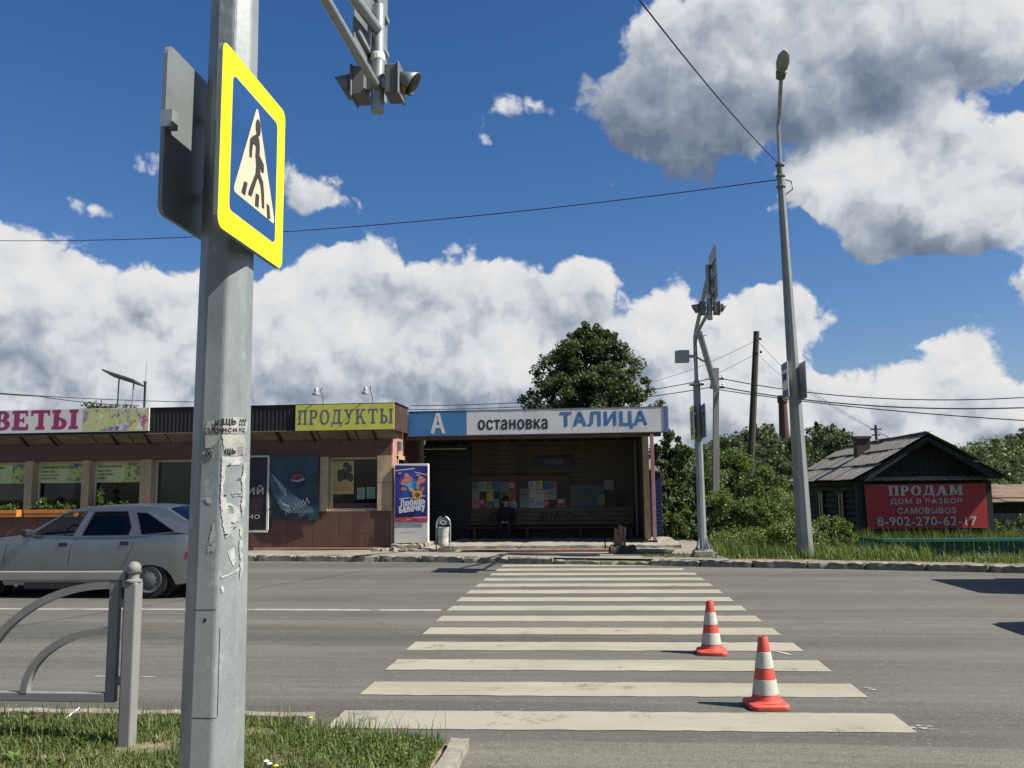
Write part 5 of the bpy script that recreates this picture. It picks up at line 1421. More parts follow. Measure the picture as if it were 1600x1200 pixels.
# ------------------------------------------------------------------ overhead arm with flashing lamps
def lamp_unit(parent, c, s, z):
    "flashing beacon with visor looking along s*X; c = tube centre (x, y)"
    mb = MB(); x0 = c[0]+s*.058
    mb.obox((x0+s*.068, c[1], z), (.050, 0, 0), (0, .100, 0), (0, 0, .118)); mb.obox((x0+s*.125, c[1], z), (.010, 0, 0), (0, .112, 0), (0, 0, .13))
    o = mb.build('beacon', [M('beacon_grey', (.13, .133, .133), .55, var=.1)], parent, bevel=.022, seg=3)
    mb = MB(); pr = []
    n = 16; r = .088
    for k in range(n+1):
        q = R(-35)+R(250)*k/n; ln = .145*(0.35+.65*max(0.0, math.sin(q)*.6+.4))
        pr.append((q, ln))
    vs = [(x0+s*.134, c[1]+r*math.cos(q), z+r*math.sin(q)) for q, l in pr]+[(x0+s*(.134+l), c[1]+r*1.04*math.cos(q), z+r*1.04*math.sin(q)-.02) for q, l in pr]
    mb.add(vs, [(i, i+1, n+2+i, n+1+i) for i in range(n)])
    vz_ = mb.build('visor', M_DSTEEL, o, smooth='all', fixn=False); sd = vz_.modifiers.new('thick', 'SOLIDIFY'); sd.thickness = .006
    MB().lathe((x0+s*.136, c[1], z), [(.084, 0), (.07, s*.015), (.04, s*.023), (.01, s*.026)], 16, axis='x').build('lens', M('amber_lens', (.25, .10, .02), .25), o, smooth='all')
    MB().obox((c[0]+s*.045, c[1], z), (.045, 0, 0), (0, .03, 0), (0, 0, .04)).build('bracket', M_STEEL, o)
def arm(name, base, fwd, z0, zt, zl, label, box_side, panel, near):
    "pipe mast on the pole head, two arm pipes reaching over the road, hanger tube, beacons, sign plate"
    x, y = base; L = 2.57; ye = y+fwd*L
    a = thing(name, (x, y, z0), label, 'signal')
    MB().tube([(x, y, z0-.05), (x, y, zl-.25), (x, y+fwd*.05, zl-.08), (x, y+fwd*.25, zl+.02), (x, ye, zt)], .042, 12).build('arm_pipe', M_STEEL, a, smooth=True)
    MB().tube([(x, y+fwd*.02, zl-.22), (x, y+fwd*.35, zl-.06), (x, ye, zl)], .036, 12).build('arm_pipe', M_STEEL, a, smooth=True)
    MB().tube([(x, ye, zl-.19), (x, ye, zt+.20)], .052, 14).build('hanger_tube', M_STEEL, a, smooth=True)
    MB().lathe((x, ye, zl+.22), [(.054, 0), (.058, .01), (.058, .05), (.054, .06)], 14).build('clamp_band', M_WHITE, a)
    for s_ in (-1, 1): lamp_unit(a, (x, ye), s_, zl+.03)
    w, h = .98, 1.0; zs = zl+.14; xs_ = x-.075*near; ys_ = ye+.10*fwd
    pts = [(p[0], p[1]) for p in rrect(w, h, .05)]
    p0 = MB().prism([(xs_, ys_-w/2+u, zs+v) for u, v in pts], (-.012*near, 0, 0)).build('sign_plate', M_BACK, a)
    MB().prism([(xs_-near*.0125, ys_-w/2+u, zs+v) for u, v in [(q[0], q[1]) for q in rrect(w, h, .04, inset=.01)]], (-near*.002, 0, 0)).build('sign_face', M_SBLUE, p0)
    for zz in (.15, .42, .72): MB().obox((xs_+near*.014, ys_, zs+h*zz), (.013, 0, 0), (0, w*.46, 0), (0, 0, .018)).build('rail', M_STEEL, p0)
    for zz in (.15, .72): MB().box(min(x, xs_)+.0, max(x, xs_), ye-.03, ye+.03, zs+h*zz-.018, zs+h*zz+.018).build('clamp', M_STEEL, p0)
    MB().lathe((x, y, z0-.02), [(.16, -.02), (.16, .01), (.07, .012), (.05, .10)], 16).build('flange', M_STEEL, a)
    if near > 0: return a
    # control box and solar panel on the mast
    bx_ = MB().box(x-.44, x-.14, y-.11, y+.11, zl-.62, zl-.36).build('control_box', M('box_grey', (.30, .33, .33), .5, var=.08), a, bevel=.012)
    MB().box(x-.15, x+.02, y-.03, y+.03, zl-.52, zl-.46).build('bracket', M_STEEL, bx_)
    c_ = np.array([x+.26, y, zl-.62]); axv = np.array([.155, 0, -.64]); n_ = np.array([.64, 0, .155])/np.linalg.norm([.64, .155])
    pn = MB().obox(c_, axv, (0, .30, 0), n_*.018).build('solar_panel', M_STEEL, a)
    MB().obox(c_+n_*.0195, axv*.96, (0, .285, 0), n_*.001).build('cells', M('solar_cells', (.008, .012, .035), .15, var=.1), pn)
    MB().tube([(x, y, zl-.50), (x+.2, y, zl-.62)], .02, 8).build('strut', M_STEEL, pn)
    MB().tube([(x+.02, y, zl-.12), (x+.26, y, zl-.02)], .008, 6).build('cable_stub', M_CABLE, a)
    return a
arm('signal_arm', (PX, PY), 1, 3.97, 5.14, 4.66, 'galvanised overhead arm with two flashing beacons hanging over the near lane', -1, True, 1)

# ------------------------------------------------------------------ far crossing pole
FX, FY = 2.16, 18.87
fp = thing('crossing_pole', (FX, FY, .1), 'slim galvanised crossing pole on the far verge beside the shelter', 'pole')
MB().lathe((FX, FY, 0), [(.094, .28), (.090, 1.5), (.080, 3.80)], 8, phase=PH).build('shaft', M_ZINC, fp, bevel=.008)
MB().box(FX-.20, FX+.20, FY-.20, FY+.20, -.05, .26).build('footing', M_CONC, fp, bevel=.02)
MB().lathe((FX, FY, 0), [(.19, .262), (.19, .285)], 16).build('base_plate', M_STEEL, fp)
for q in range(4):
    a_ = R(45+90*q); u_ = np.array([math.cos(a_), math.sin(a_), 0]); nn = np.array([-u_[1], u_[0], 0])*.006; p0 = np.array([FX, FY, .285])
    MB().prism([p0+u_*.10-nn, p0+u_*.18-nn, p0+u_*.10-nn+np.array([0, 0, .26])], nn*2).build('gusset', M_STEEL, fp)
    MB().lathe(tuple(p0+u_*.16+nn*3), [(.016, 0), (.016, .03)], 6).build('bolt', M_DSTEEL, fp)
crossing_sign(FX-.13, FY-.34, 2.62, .69, .72, -1, 'crossing sign seen edge-on at the left of the far pole', FX-.07, d=.018)
crossing_sign(FX+.13, FY-.34, 2.66, .69, .72, 1, 'crossing sign seen edge-on at the right of the far pole', FX+.07, d=.018)
arm('signal_arm', (FX, FY), -1, 3.84, 5.60, 4.93, 'overhead arm with two flashing beacons reaching from the far pole', -1, True, -1)

# ------------------------------------------------------------------ street light
b0, t0 = W(1258, 862, 19.0), W(1218, 252, 19.0)
M_LPOLE = M('grey_light_pole', (0.215, 0.228, 0.226), 0.6, metal=.1, var=.12, vs=5, bmp=.1, dirt=(.16, .17, .165), da=.5, ds=3, stretch=(2, 2, .3))
lp = thing('street_light', (b0[0], 19.0, .05), 'tall tapering grey street light pole leaning slightly over the verge', 'street light')
n = 8; mb = MB(); vs = []
for z, rr in ((-.1, .185), (.25, .18), (3.5, .14), (8.8, .075)):
    k = (z-b0[2])/(t0[2]-b0[2]); cx = b0[0]+(t0[0]-b0[0])*k
    vs += [(cx+rr*math.cos(2*math.pi*i/n+.25), 19.0+rr*math.sin(2*math.pi*i/n+.25), z) for i in range(n)]
mb.add(vs, [(j*n+i, j*n+(i+1) % n, (j+1)*n+(i+1) % n, (j+1)*n+i) for j in range(3) for i in range(n)]+[tuple(3*n+i for i in range(n))])
mb.build('shaft', M_LPOLE, lp, bevel=.008)
q1, q2, q3 = W(1216, 195, 19.0), W(1221, 112, 17.9), W(1226, 78, 17.4)
MB().tube([(t0[0], 19.0, t0[2]-.3), (q1[0], 19.0, q1[2]), (q1[0], 18.85, q1[2]+.18), tuple(q2)], .045, 10).build('bracket_arm', M_STEEL, lp, smooth=True)
d_ = (q3-q2)/np.linalg.norm(q3-q2); sd = np.array([1.0, 0, 0]); upv = np.cross(sd, d_); L_ = np.linalg.norm(q3-q2)
def hull(prof, name, mat, par, lo, hi_):
    vs = []; n = 14
    for s_, w_, h_ in prof:
        for k in range(n):
            q = 2*math.pi*k/n; v_ = math.sin(q); v_ = v_*(hi_ if v_ > 0 else lo)
            vs.append(q2+d_*s_*L_+sd*w_*math.cos(q)+upv*h_*v_)
    m_ = len(prof)
    return MB().add(vs, [(j*n+i, j*n+(i+1) % n, (j+1)*n+(i+1) % n, (j+1)*n+i) for j in range(m_-1) for i in range(n)]+[tuple(range(n))[::-1], tuple((m_-1)*n+i for i in range(n))]).build(name, mat, par, smooth='all')
hull([(-.35, .05, .05), (-.3, .10, .08), (.02, .12, .09), (.05, .10, .08)], 'driver_box', M_DSTEEL, lp, 1, 1)
lh = hull([(.0, .08, .06), (.15, .12, .08), (.45, .145, .09), (.8, .12, .065), (1.0, .04, .03)], 'lamp_head', M('lamp_shell', (.28, .29, .28), .4, metal=.3, var=.08), lp, .15, 1)
hull([(.08, .095, .08), (.25, .12, .12), (.5, .13, .135), (.8, .10, .10), (.94, .04, .04)], 'lamp_glass', M('lamp_bowl', (.22, .21, .19), .15, var=.25, vs=5), lh, 1, -.1)
for k in range(3): MB().lathe((t0[0]+.005, 19.0, t0[2]-.12-.25*k), [(.098, 0), (.105, .01), (.105, .04), (.098, .05)], 10).build('clamp_band', M_DSTEEL, lp)
MB().tube([(t0[0]+.09, 18.95, t0[2]-.45), (t0[0]+.22, 18.95, t0[2]-.5), (t0[0]+.24, 18.95, t0[2]-.68), (t0[0]+.1, 18.95, t0[2]-.78)], .014, 6).build('cable_loop', M_CABLE, lp)
# bus stop sign on the light pole: two plates back to back
z0_, z1_ = W(1240, 624, 19)[2], W(1240, 567, 19)[2]
bsx = W(1240, 600, 19.0)[0]
bs = thing('bus_stop_sign', (bsx, 19.0, z0_), 'white and blue bus stop plates clamped to the street light pole', 'sign')
for s_, mt in ((-1, M_WHITE), (1, M_BACK)):
    xq = bsx+s_*.185; y0_ = 18.65
    p = MB().box(xq-.009, xq+.009, y0_, y0_+.60, z0_+.02*(s_ < 0), z1_).build('plate', M_BACK if s_ > 0 else M_WHITE, bs, bevel=.004)
    xf = xq-.0105                                  # side turned to the crossing
    if s_ < 0:
        MB().box(xf-.001, xf, y0_+.02, y0_+.58, z1_-.16, z1_-.02).build('blue_band', M_SBLUE, p); MB().box(xf-.001, xf, y0_+.02, y0_+.58, z0_+.04, z0_+.2).build('blue_band', M_SBLUE, p)
        mb = MB(); mb.box(xf-.0015, xf, y0_+.12, y0_+.48, z0_+.42, z0_+.56)
        for yy in (.2, .4): mb.lathe((xf, y0_+yy, z0_+.41), [(.035, -.0018), (.035, .0002)], 12, axis='x')
        mb.build('bus_symbol', M_INK, p)
    MB().box(min(xq, bsx+s_*.12), max(xq, bsx+s_*.12)+.001, 18.95, 19.05, z0_+.3, z0_+.36).build('clamp', M_STEEL, p)

# ------------------------------------------------------------------ overhead line poles and wires
def wood_pole(name, px0, py0, px1, py1, Y, r0, r1, mat, label, cap=None, sq=False):
    a, b_ = W(px0, py0, Y), W(px1, py1, Y); d = b_-a
    k = (a[2]-(-.7))/d[2]; a = a-d*k
    t = thing(name, tuple(a), label, 'utility pole')
    n = 4 if sq else 10
    pts = [a+(b_-a)*q for q in (0, .35, .7, 1.0)]
    MB().tube(pts, [r0+(r1-r0)*q for q in (0, .35, .7, 1.0)], n).build('shaft', mat, t, smooth=(not sq), bevel=.01 if sq else 0)
    return t, b_
M_CPOLE = M('concrete_pole', (0.30, 0.285, 0.25), .85, var=.2, vs=4, bmp=.3, dirt=(.15, .14, .12), da=.5, ds=2, stretch=(2, 2, .4))
M_WPOLE = M('tarred_wood', (0.055, 0.042, 0.034), .85, var=.3, vs=5, bmp=.4, stretch=(3, 3, .3))
cp, cpt = wood_pole('concrete_pole', 1118, 845, 1119, 575, 27.0, .15, .115, M_CPOLE, 'square concrete power pole rising from the bushes behind the far crossing pole', sq=True)
op, opt = wood_pole('wooden_pole', 1172, 752, 1182, 518, 36.0, .17, .12, M_WPOLE, 'dark tarred wooden pole leaning behind the bushes')
for k, zz in enumerate((.35, .62)):
    MB().obox((cpt[0], 27.0, cpt[2]-zz), (.22, 0, 0), (0, .03, 0), (0, 0, .025)).build('crossarm', M_DSTEEL, cp)
    for s_ in (-1, 1): MB().lathe((cpt[0]+s_*.18, 27.0, cpt[2]-zz), [(.02, .02), (.045, .05), (.03, .08), (.04, .11), (.015, .14)], 10).build('insulator', M_WHITE, cp, smooth=True)
for zz in (.35, .9):
    MB().obox((opt[0]-.02, 36.0-.12, opt[2]-zz), (.02, 0, 0), (0, .03, 0), (0, 0, .03)).build('bracket', M_DSTEEL, op)
    MB().lathe((opt[0]+.14, 36.0, opt[2]-zz), [(.02, -.02), (.05, 0), (.05, .06), (.02, .10)], 8).build('insulator', M_BLACK, op)
def wire(pts, r, label, sag=0.0, n=22):
    pts = [np.array(p, float) for p in pts]; out = []
    for i in range(len(pts)-1):
        for k in range(n):
            q = k/n; p = pts[i]+(pts[i+1]-pts[i])*q; p = p-np.array([0, 0, sag*4*q*(1-q)]); out.append(p)
    out.append(pts[-1])
    o = MB().tube(out, r, 5).build('overhead_wire', M_CABLE, None, smooth='all'); tag(o, label, 'wire', 'overhead wires'); return o
lt = np.array([t0[0], 19.0, t0[2]-.08])
pA = W(1025, 0, 11.0); wire([lt, pA+(pA-lt)*.9], .012, 'black wire climbing from the street light pole to the top edge', .32)
pB = W(0, 355, 26.0); wire([np.array([t0[0], 19.0, t0[2]-.42]), pB+(pB-lt)*.25], .012, 'long black wire crossing the whole sky left of the street light', .62)
c1_, c2_ = cpt-np.array([0, 0, .30]), cpt-np.array([0, 0, .57])
wire([c1_, W(1600, 621, 24.0)*1.0+np.array([4, 0, 0])*0], .015, 'upper dark cable running right from the concrete pole', .30)
wire([c2_, W(1600, 637, 23.0)], .018, 'middle dark cable running right from the concrete pole', .25)
wire([c2_-np.array([0, 0, .1]), W(1600, 657, 21.0)], .014, 'lowest dark cable running right from the concrete pole', .10)
wire([c1_, W(920, 622, 30.0), W(640, 634, 33.0)], .014, 'upper dark cable passing behind the leafy tree to the shop roof', .06)
wire([c2_, W(920, 630, 30.0), W(640, 640, 33.0)], .014, 'lower dark cable passing behind the leafy tree to the shop roof', .05)
wire([W(640, 640, 33.0), W(300, 628, 31.0), W(-120, 604, 28.0)], .014, 'thin cable above the shop roof, upper of the pair at left', .10)
wire([W(218, 634, 30.0), W(60, 619, 27.0), W(-120, 601, 25.0)], .015, 'thin cable above the shop roof, lower of the pair at left', .06)
wire([opt-np.array([0, 0, .35]), W(1080, 578, 39.0), W(960, 612, 44.0)], .009, 'thin wire sloping left from the head of the wooden pole', .05)
wire([opt-np.array([0, 0, .9]), W(1080, 602, 39.0)], .009, 'thin wire sloping left from below the head of the wooden pole', .05)
wire([opt-np.array([0, 0, .35]), W(1260, 607, 37.0), W(1445, 712, 33.0)], .008, 'thin wire dropping right from the wooden pole to the old house', .1)
wire([opt-np.array([0, 0, .9]), W(1230, 592, 37.0), W(1400, 690, 33.5)], .007, 'second thin wire dropping right from the wooden pole', .1)

# ------------------------------------------------------------------ street fence at the left
YFE = 5.12
M_FENCE = M('grey_fence_paint', (0.212, 0.210, 0.203), .6, var=.10, vs=6, dirt=(.2, .19, .17), da=.4, ds=8, bmp=.08)
fe = thing('street_fence', (-2.86, YFE, .06), 'grey steel pedestrian fence with curved bars and a ball-topped post', 'fence')
fx = -2.862
MB().box(fx-.042, fx+.042, YFE-.042, YFE+.042, .0, 1.03).build('post', M_FENCE, fe, bevel=.012, seg=3)
MB().lathe((fx, YFE, 1.03), [(.05, 0), (.05, .012), (.032, .02), (.032, .05), (.048, .062)], 16).build('post_cap', M_FENCE, fe, smooth=True)
MB().lathe((fx, YFE, 1.112), [(.042*math.cos(q), .042*math.sin(q)) for q in np.linspace(-1.45, 1.45, 13)], 20).build('ball', M_FENCE, fe, smooth='all')
def fpx(x, y): return W(x, y, YFE)
xb = fpx(178, 1000)[0]; zt_, zb_ = fpx(120, 907)[2], fpx(176, 1097)[2]; zr_ = fpx(120, 892.5)[2]
MB().box(xb-2.27, fx-.042, YFE-.024, YFE+.024, zt_+.001, zr_).build('rail', M_FENCE, fe, bevel=.006)
MB().box(xb-.035, xb+.03, YFE-.02, YFE+.02, zb_, zt_).build('end_bar', M_FENCE, fe, bevel=.006)
MB().box(xb+.03, fx-.042, YFE-.012, YFE+.012, zt_-.16, zt_-.11).build('hinge_plate', M_FENCE, fe); MB().box(xb+.03, fx-.042, YFE-.012, YFE+.012, zb_+.1, zb_+.15).build('hinge_plate', M_FENCE, fe)
MB().box(xb-2.2, xb-.035, YFE-.02, YFE+.02, zb_, zb_+.055).build('rail', M_FENCE, fe, bevel=.006)
MB().box(xb-2.27, xb-2.2, YFE-.02, YFE+.02, zb_, zt_).build('end_bar', M_FENCE, fe, bevel=.006)
def arcbar(rx, rz, w=.044, mirror=False):
    n = 22; vs = []; ce = (xb-.03, zb_+.05)
    for k in range(n+1):
        q = math.pi/2*(1+k/n)
        for rr in (0, -w):
            for yy in (-.022, .022):
                x = ce[0]+(rx+rr)*math.cos(q); x = x if not mirror else 2*(xb-1.117)-x
                vs.append((x, YFE+yy, ce[1]+(rz+rr)*math.sin(q)))
    fs = [(4*k+a_, 4*k+b_, 4*k+4+b_, 4*k+4+a_) for k in range(n) for a_, b_ in ((0, 1), (1, 3), (3, 2), (2, 0))]
    MB().add(vs, fs).build('curved_bar', M_FENCE, fe, smooth=True)
for mi in (False, True):
    arcbar(.86, zt_-zb_-.055, mirror=mi); arcbar(.55, .39, mirror=mi)
MB().box(xb-2.27-.16, xb-2.27-.075, YFE-.042, YFE+.042, 0, 1.03).build('post', M_FENCE, fe, bevel=.012)

# ------------------------------------------------------------------ traffic cones
M_CRED = M('cone_red', (0.56, 0.075, 0.05), .55, var=.12, vs=9, dirt=(.36, .08, .06), da=.6, ds=8)
M_CWHT = M('cone_white_sleeve', (0.46, 0.46, 0.395), .55, var=.1, vs=9, dirt=(.36, .35, .28), da=.5, ds=10)
def cone(x, y, rot, label):
    t = thing('traffic_cone', (x, y, 0), label, 'traffic cone', 'traffic cones on the crossing')
    t.rotation_euler = (0, 0, rot)
    def rad(z): return .098-(z-.05)*.148
    def loc(mb, *a, **k):
        o = mb.build(*a, **k); o.parent = t; return o
    w = .285; vs = rrect(w, w, .05, 4)
    mb = MB(); n = len(vs)
    rings_ = [(vs, .006, 1.0), (vs, .028, 1.0), (vs, .038, .95), (vs, .045, .72)]
    V = [((p[0]-w/2)*s_, (p[1]-w/2)*s_, z) for pts, z, s_ in rings_ for p in pts]
    mb.add(V, [(j*n+i, j*n+(i+1) % n, (j+1)*n+(i+1) % n, (j+1)*n+i) for j in range(3) for i in range(n)]+[tuple(range(n))[::-1], tuple(3*n+i for i in range(n))])
    loc(mb, 'base', M_CRED, None, smooth=True)
    mb = MB(); mb.lathe((0, 0, 0), [(.125, .044), (.104, .055)]+[(rad(z), z) for z in (.08, .2, .3, .4, .485)]+[(rad(.485)-.004, .492), (.020, .492), (.018, .40)], 28)
    loc(mb, 'body', M_CRED, None, smooth=True)
    for z0, z1 in ((.095, .195), (.275, .385)):
        mb = MB(); mb.lathe((0, 0, 0), [(rad(z0)+.0004, z0-.001), (rad(z0)+.0022, z0), (rad(z1)+.0022, z1), (rad(z1)+.0004, z1+.001)], 28)
        loc(mb, 'white_sleeve', M_CWHT, None, smooth=True)
    return t
c1 = G(1197, 1104); c2 = G(1112, 1021)
cone(c1[0], c1[1], .10, 'nearer red and white traffic cone on the crossing'); cone(c2[0], c2[1], -.1, 'farther red and white traffic cone on the crossing')

# ------------------------------------------------------------------ silver hatchback
from mathutils.geometry import tessellate_polygon
m, t, b = nodes_of('silver_paint')
fl = N(t, 'ShaderNodeTexNoise'); fl.inputs['Scale'].default_value = 900
c = ramp(t, tex(t, 1.2, 3, .5), [(.3, (.225, .232, .232)), (.7, (.27, .277, .277))])
c = mixc(t, ramp(t, tex(t, 2.5, 6, .65, (1, 1, 2)), [(.5, (0, 0, 0)), (.75, (.35,)*3)]), c, (.17, .16, .14))
t.links.new(c, b.inputs['Base Color']); b.inputs['Metallic'].default_value = .85; b.inputs['Roughness'].default_value = .34
b.inputs['Coat Weight'].default_value = .5; b.inputs['Coat Roughness'].default_value = .12
M_CAR = m
M_TINT = GLASS('tinted_glass', (.05, .055, .06), .0)
M_CGLASS = GLASS('car_glass', (.62, .66, .66), .0)
M_RUB = M('tyre_rubber', (.018, .018, .018), .85, var=.2, vs=12)
M_RIM = M('steel_rim', (.15, .15, .148), .5, metal=.4, var=.15, vs=20)
M_TRIMB = M('pale_trim', (.42, .42, .40), .4, var=.08)
M_TRIM = M('black_trim', (.02, .02, .021), .6, var=.1)
M_RED = M('tail_lamp_red', (.16, .008, .012), .2, var=.15, vs=20)
M_CARIN = M('car_interior', (.05, .048, .045), .9, var=.2)
HWID = .80
def ysurf(s, z):
    "half width of the car body at station s, height z"
    w = HWID
    if z > .90: w -= (z-.90)*.40+.012
    elif z > .74: w -= (z-.74)*.07
    elif z < .42: w -= (.42-z)*.10
    w -= .30*max(0.0, (s-2.85)/.98)**2.2+.16*max(0.0, (-.30-s)/.45)**2.0
    return w
def build_car(root):
    def C(s, y, z): return (-s, y, z)             # local: nose towards -x, near side -y
    def part(mb, name, mat, parent=root, **k):
        o = mb.build(name, mat, None, **k); o.parent = parent; return o
    ST = sorted(set(list(np.arange(-.70, 3.74, .07))+[-.72, 3.77]))
    def bottom(s):
        zb = .20+.05*max(0, (-.35-s)/.35)+.03*max(0, (s-2.9)/.5)
        for sc_ in (0.0, 2.80):
            d = s-sc_
            if abs(d) < .365: zb = max(zb, .28+math.sqrt(.365**2-d*d)*.62)
        return zb
    def top(s):
        return float(np.interp(s, [-.72, -.70, -.60, -.56, 2.0, 2.12, 2.8, 3.4, 3.69, 3.77], [.52, .60, .93, .955, .945, .94, .875, .785, .69, .55]))
    mb = MB(); K_ = 9; cols = []
    for s in ST:
        z0, z1 = bottom(s), max(bottom(s)+.04, top(s))
        cols.append([C(s, -ysurf(s, z0+(z1-z0)*k/K_), z0+(z1-z0)*k/K_) for k in range(K_+1)])
    for sg in (1, -1):
        vs = [(p[0], sg*p[1], p[2]) for c_ in cols for p in c_]
        mb.add(vs, [(i*(K_+1)+k, (i+1)*(K_+1)+k, (i+1)*(K_+1)+k+1, i*(K_+1)+k+1) for i in range(len(ST)-1) for k in range(K_)])
    # hood and cowl
    hs = [s for s in ST if s >= 2.05]
    rows_ = []
    for s in hs:
        z = top(s); w = ysurf(s, z); rows_.append([C(s, -w+2*w*k/8, z+.035*(1-(k/4-1)**2)) for k in range(9)])
    mb.add([p for r_ in rows_ for p in r_], [(i*9+k, (i+1)*9+k, (i+1)*9+k+1, i*9+k+1) for i in range(len(hs)-1) for k in range(8)])
    # tail: closing panel below the hatch glass and nose
    for s_, lv in ((-.70, (.25, .52)), (3.77, (.25, .55))):
        w0, w1 = ysurf(s_, lv[0]), ysurf(s_, lv[1]); mb.add([C(s_, -w0, lv[0]), C(s_, w0, lv[0]), C(s_, w1, lv[1]), C(s_, -w1, lv[1])], [(0, 1, 2, 3)])
    zz = [.52, .60, .75, .93, .955]; ss = [-.72, -.70, -.65, -.60, -.56]
    rr = [[C(s, -ysurf(s, z)+2*ysurf(s, z)*k/6, z) for k in range(7)] for s, z in zip(ss, zz)]
    rr.append([C(-.60, p[1], 1.09) for p in rr[-1]])
    mb.add([p for q in rr for p in q], [(i*7+k, i*7+k+1, (i+1)*7+k+1, (i+1)*7+k) for i in range(len(rr)-1) for k in range(6)])
    body = part(mb, 'body', M_CAR, smooth=True)
    # greenhouse sides with real openings
    out = [(2.10, .945), (1.44, 1.335), (1.2, 1.365), (.7, 1.385), (.25, 1.385), (-.12, 1.355), (-.58, 1.10), (-.58, .955), (.2, .925), (1.2, .915)]
    FWn = [(1.97, .958), (1.53, 1.262), (1.41, 1.300), (1.135, 1.312), (1.27, .940)]
    RWn = [(1.14, .940), (1.03, 1.312), (.47, 1.312), (.345, 1.06), (.36, .948)]
    QWn = [(.335, 1.290), (.15, 1.282), (-.37, 1.00), (.17, .952)]
    for sg in (-1, 1):
        loops = [[Vector((a_, b_, 0)) for a_, b_ in q] for q in (out, FWn, RWn, QWn)]
        tr = tessellate_polygon(loops); fl_ = [v for q in loops for v in q]
        mb = MB(); mb.add([C(v.x, sg*ysurf(v.x, v.y), v.y) for v in fl_], [tuple(q) for q in tr])
        g = part(mb, 'pillars', M_CAR, fixn=False); sd_ = g.modifiers.new('thick', 'SOLIDIFY'); sd_.thickness = .03; sd_.offset = 0
        for nm, pl, mt in (('side_window', FWn, M_CGLASS), ('side_window', RWn, M_TINT), ('quarter_window', QWn, M_TINT)):
            cx = sum(q[0] for q in pl)/len(pl); cz = sum(q[1] for q in pl)/len(pl)
            mb = MB(); mb.poly([C(cx+(a_-cx)*.995, sg*(ysurf(a_, b_)-.010), cz+(b_-cz)*.995) for a_, b_ in pl]); w_ = part(mb, nm, mt, fixn=False)
            mb = MB(); n = len(pl)
            for i in range(n):
                a_, b_ = np.array(pl[i]), np.array(pl[(i+1) % n]); ca = np.array([cx, cz])
                ia, ib = ca+(a_-ca)*.955, ca+(b_-ca)*.955
                mb.quad(*[C(p[0], sg*(ysurf(p[0], p[1])+.0165), p[1]) for p in (a_, b_, ib, ia)])
            part(mb, 'seal', M_TRIM, w_, fixn=False)
    # roof, windscreen, hatch glass
    rs = [(1.44, 1.335), (1.2, 1.365), (.7, 1.385), (.25, 1.385), (-.12, 1.355)]
    rr = [[C(s, -ysurf(s, z)+2*ysurf(s, z)*k/8, z+.035*(1-(k/4-1)**2)) for k in range(9)] for s, z in rs]
    part(MB().add([p for q in rr for p in q], [(i*9+k, i*9+k+1, (i+1)*9+k+1, (i+1)*9+k) for i in range(len(rs)-1) for k in range(8)]), 'roof', M_CAR, smooth='all')
    def across(s0, z0, s1, z1, name, mat, ins=0.0, bow=.03, out_=0.0):
        a_ = [C(s0, -(ysurf(s0, z0)-ins)+2*(ysurf(s0, z0)-ins)*k/6, z0+bow*(1-(k/3-1)**2)+out_) for k in range(7)]
        b_ = [C(s1, -(ysurf(s1, z1)-ins)+2*(ysurf(s1, z1)-ins)*k/6, z1+bow*(1-(k/3-1)**2)+out_) for k in range(7)]
        return part(MB().add(a_+b_, [(k, k+1, 8+k, 7+k) for k in range(6)]), name, mat, smooth='all', fixn=False)
    across(2.10, .955, 1.44, 1.338, 'windscreen', M_CGLASS, .02)
    across(-.12, 1.355, -.58, 1.10, 'hatch', M_CAR, 0, .035)
    across(-.16, 1.336, -.52, 1.136, 'hatch_glass', M_TINT, .09, .035, .012)
    across(-.50, 1.150, -.66, 1.125, 'spoiler', M_CAR, .03, .03, .016)
    # trim strip, sills, handles, seams, mirror, lamps
    for sg in (-1, 1):
        mb = MB(); q = [s for s in ST if .42 < s < 2.05]
        mb.add([C(s, sg*(ysurf(s, z)+.014), z) for z in (.375, .395, .405) for s in q], [(j*len(q)+i, j*len(q)+i+1, (j+1)*len(q)+i+1, (j+1)*len(q)+i) for j in range(2) for i in range(len(q)-1)])
        part(mb, 'side_trim', M_CAR, fixn=False)
        mb = MB(); mb.obox(C(1.24, sg*.765, .195), (.80, 0, 0), (0, .02, 0), (0, 0, .05)); part(mb, 'sill', M_TRIM)
        for s_, z_ in ((1.42, .815), (.42, .83)):
            mb = MB(); mb.obox(C(s_, sg*(ysurf(s_, z_)+.006), z_), (.072, 0, 0), (0, .012, 0), (0, 0, .030)); part(mb, 'door_handle', M_TRIM, bevel=.01)
        mb = MB()
        for seam in ([(2.0, .94), (2.36, .80), (2.40, .60), (2.34, .30), (2.02, .22)], [(1.22, .925), (1.30, .78), (1.325, .55), (1.33, .21)], [(.34, .93), (.28, .80), (.36, .62), (.44, .48)]):
            for (a_, za), (b_, zb) in zip(seam[:-1], seam[1:]):
                mb.quad(C(a_-.004, sg*(ysurf(a_, za)+.0035), za), C(b_-.004, sg*(ysurf(b_, zb)+.0035), zb), C(b_+.004, sg*(ysurf(b_, zb)+.0035), zb), C(a_+.004, sg*(ysurf(a_, za)+.0035), za))
        mb.quad(C(-.6, sg*(ysurf(-.6, .755)+.003), .752), C(2.9, sg*(ysurf(2.9, .755)+.003), .742), C(2.9, sg*(ysurf(2.9, .755)+.003), .746), C(-.6, sg*(ysurf(-.6, .755)+.003), .757))
        part(mb, 'door_seam', M_TRIM, fixn=False)
        mb = MB(); mb.obox(C(1.96, sg*.90, 1.00), (.055, 0, .0), (0, .075, 0), (0, 0, .055)); mi_ = part(mb, 'mirror', M_TRIM, bevel=.03, seg=3)
